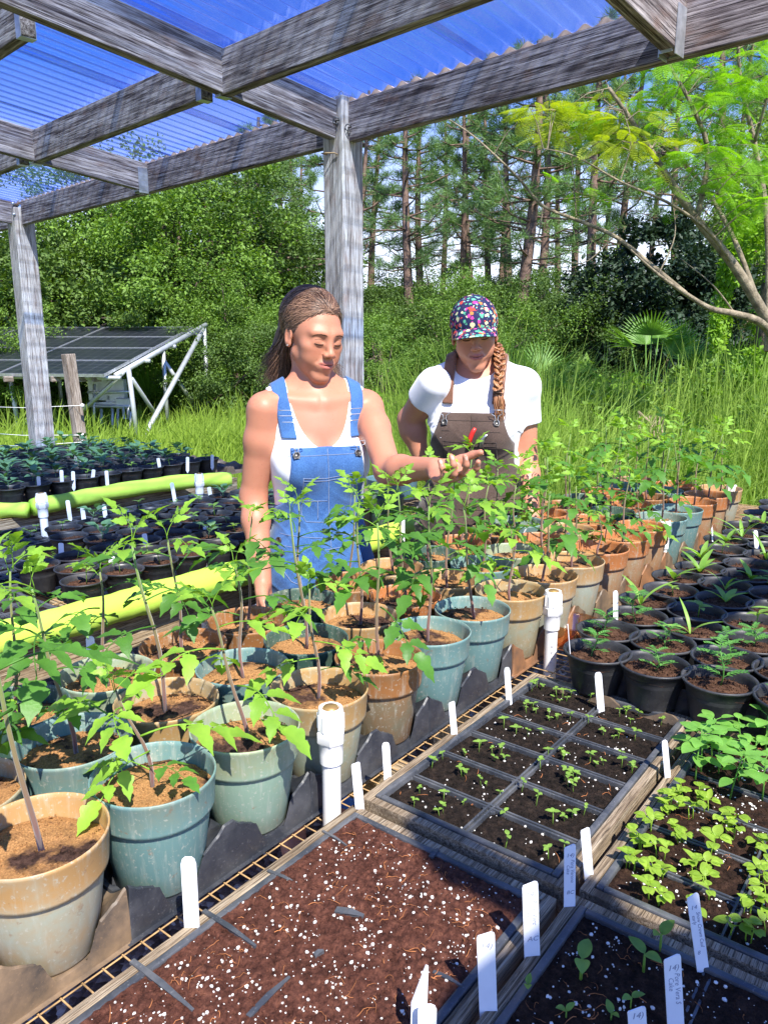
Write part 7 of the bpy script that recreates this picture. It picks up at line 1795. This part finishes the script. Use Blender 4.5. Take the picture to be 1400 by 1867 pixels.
    def fcap(P_):
        q = (P_-hc)@Rh/HK2; d = s_ell(q, (0, 0.013, 0.038), (0.0835, 0.1100, 0.0925)); d = np.maximum(d, -s_ell(q, (0, 0.013, 0.034), (0.0785, 0.1045, 0.0875)))
        cut = 0.022-q[:, 2]+0.15*(q[:, 1])*0.0+np.clip(q[:, 1]-0.02, 0, 1)*(-0.35)
        d = smax(d, cut, 0.002); a = np.arctan2(q[:, 0], q[:, 1]-0.02); return d-0.0006*np.cos(a*6)**20
    cp = P.sdf('cap', fcap, (hc[0]-.13, hc[1]-.14, hc[2]-.06), (hc[0]+.13, hc[1]+.16, hc[2]+.16), 0.0028, cm)
    mb = MB(); nx, ny = 26, 14; top = []; 
    for s_ in (0, 1):
        for i in range(nx+1):
            a = -1+2*i/nx; th = a*R(70)
            for j in range(ny+1):
                t = j/ny; x0 = 0.0825*math.sin(th); y0 = 0.013-0.1085*math.cos(th); ext = 0.066*math.sqrt(max(0, 1-abs(a)**2.6)); x = x0*(1+0.10*t*(1-abs(a))); y = y0-ext*t
                z = 0.034-0.30*(y0-y)-0.012*(abs(a)**2)-0.0015*s_-0.022*t*abs(a)**2*(1 if abs(a)<1 else 1); mb.v.append(tuple(tw((x, y+0.003, z))))
    K = (nx+1)*(ny+1)
    for i in range(nx):
        for j in range(ny):
            a = i*(ny+1)+j; mb.f.append((a, a+ny+1, a+ny+2, a+1)); mb.f.append((a+K, a+1+K, a+ny+2+K, a+ny+1+K))
    for i in range(nx): a = i*(ny+1)+ny; mb.f.append((a, a+ny+1, a+ny+1+K, a+K)); a = i*(ny+1); mb.f.append((a, a+K, a+ny+1+K, a+ny+1))
    P.add('cap_brim', mb.mesh('cap_brim', cm), cp)
    # button on the crown
    mb = MB(); mb.lathe([(0, 0.004), (0.005, 0.003), (0.0065, 0)], 12); b = tw((0, 0.013, 0.1300)); mb.v = [tuple(Vector(v)+b) for v in mb.v]; P.add('cap_button', mb.mesh('cap_button', cm), cp)
    def fhair(P_):
        q = (P_-hc)@Rh/HK2; d = s_ell(q, (0, 0.030, 0.030), (0.0785, 0.088, 0.082)); hl = s_ell(q, (0, -0.085, -0.02), (0.0745, 0.092, 0.090)); d = smax(d, -hl, 0.006); d = smax(d, q[:, 2]-0.05, 0.004)
        d = smax(d, -s_ell(np.stack([np.abs(q[:, 0]), q[:, 1], q[:, 2]], -1), (0.08, 0.006, -0.010), (0.02, 0.022, 0.034)), 0.004)
        return d
    hb_ = P.sdf('hair', fhair, (hc[0]-.12, hc[1]-.14, hc[2]-.14), (hc[0]+.12, hc[1]+.16, hc[2]+.10), 0.0032, M['hairbase2'])
    # braid over the shoulder
    A = [tw((0.066, 0.040, -0.045)), Lm(909, 640, 2.50), Lm(911, 662, 2.455), Lm(909, 690, 2.415), Lm(908, 716, 2.392)]
    def sp(t):
        k = t*(len(A)-1); i = min(len(A)-2, int(k)); u = k-i; p0 = A[max(i-1, 0)]; p1 = A[i]; p2 = A[i+1]; p3 = A[min(i+2, len(A)-1)]
        return 0.5*((2*p1)+(p2-p0)*u+(2*p0-5*p1+4*p2-p3)*u*u+(3*p1-p0-3*p2+p3)*u**3)
    lines = []; rs = random.Random(4)
    for s3 in range(3):
        for m_ in range(16):
            ro = 0.0070*math.sqrt(rs.random()); rth = rs.uniform(0, 6.28); pts = []; N_ = 72
            for i in range(N_+1):
                t = i/N_; c = sp(t); w = 0.0125*(1.0-0.25*t); ph = t*R(360)*3.4+s3*R(120); x = w*math.sin(ph)*1.15; y = w*0.62*math.sin(2*ph); kk = 1-0.3*t
                pts.append(c+Vector((x+ro*math.cos(rth+ph*.3)*kk, y+ro*math.sin(rth+ph*.3)*kk-0.004, 0)))
            lines.append((pts, rs.uniform(0.0022, 0.0030)))
    br = strand_mesh(lines, M['hair2'], 'braid', 5); bo = P.add('braid', br, hb_)
    e = sp(1.0); lines = []
    for k in range(90):
        r_ = 0.012*math.sqrt(rs.random()); th = rs.uniform(0, 6.28); o_ = Vector((r_*math.cos(th), r_*0.5*math.sin(th), 0)); tt = Lm(913+rs.gauss(0, 5), rs.uniform(745, 772), 2.385+rs.uniform(-.008, .008)); m2 = e.lerp(tt, .45)+o_*1.3
        lines.append(([e+o_*0.5, e.lerp(m2, .5)+o_*0.6, m2, tt], [0.0016, 0.0016, 0.0013, 0.0004]))
    P.add('braid_tail', strand_mesh(lines, M['hair2'], 'braid_tail'), hb_)
    mb = MB(); 
    for dz in (0, 0.005): mb.tube([e+Vector((0.0125*math.cos(a), 0.009*math.sin(a)-0.003, dz+0.001*math.sin(3*a))) for a in [i*0.4 for i in range(17)]], 0.0028, 6)
    P.add('hair_tie', mb.mesh('hair_tie', M['lash']), hb_)
    lines = []
    for k in range(160):
        s = rs.choice((-1, 1)); p = Vector((s*0.073, rs.uniform(-0.035, 0.06), rs.uniform(0.0, 0.035))); pts = [tw(p+Vector((s*0.003*math.sin(i*.6), 0.010*i, -0.010*i-0.001*i*i))) for i in range(6)]; lines.append((pts, [0.0009]*5+[0.0003]))
    P.add('hair_strands', strand_mesh(lines, M['hair2'], 'hair_strands'), hb_)
    return P
make_person1()
make_person2()
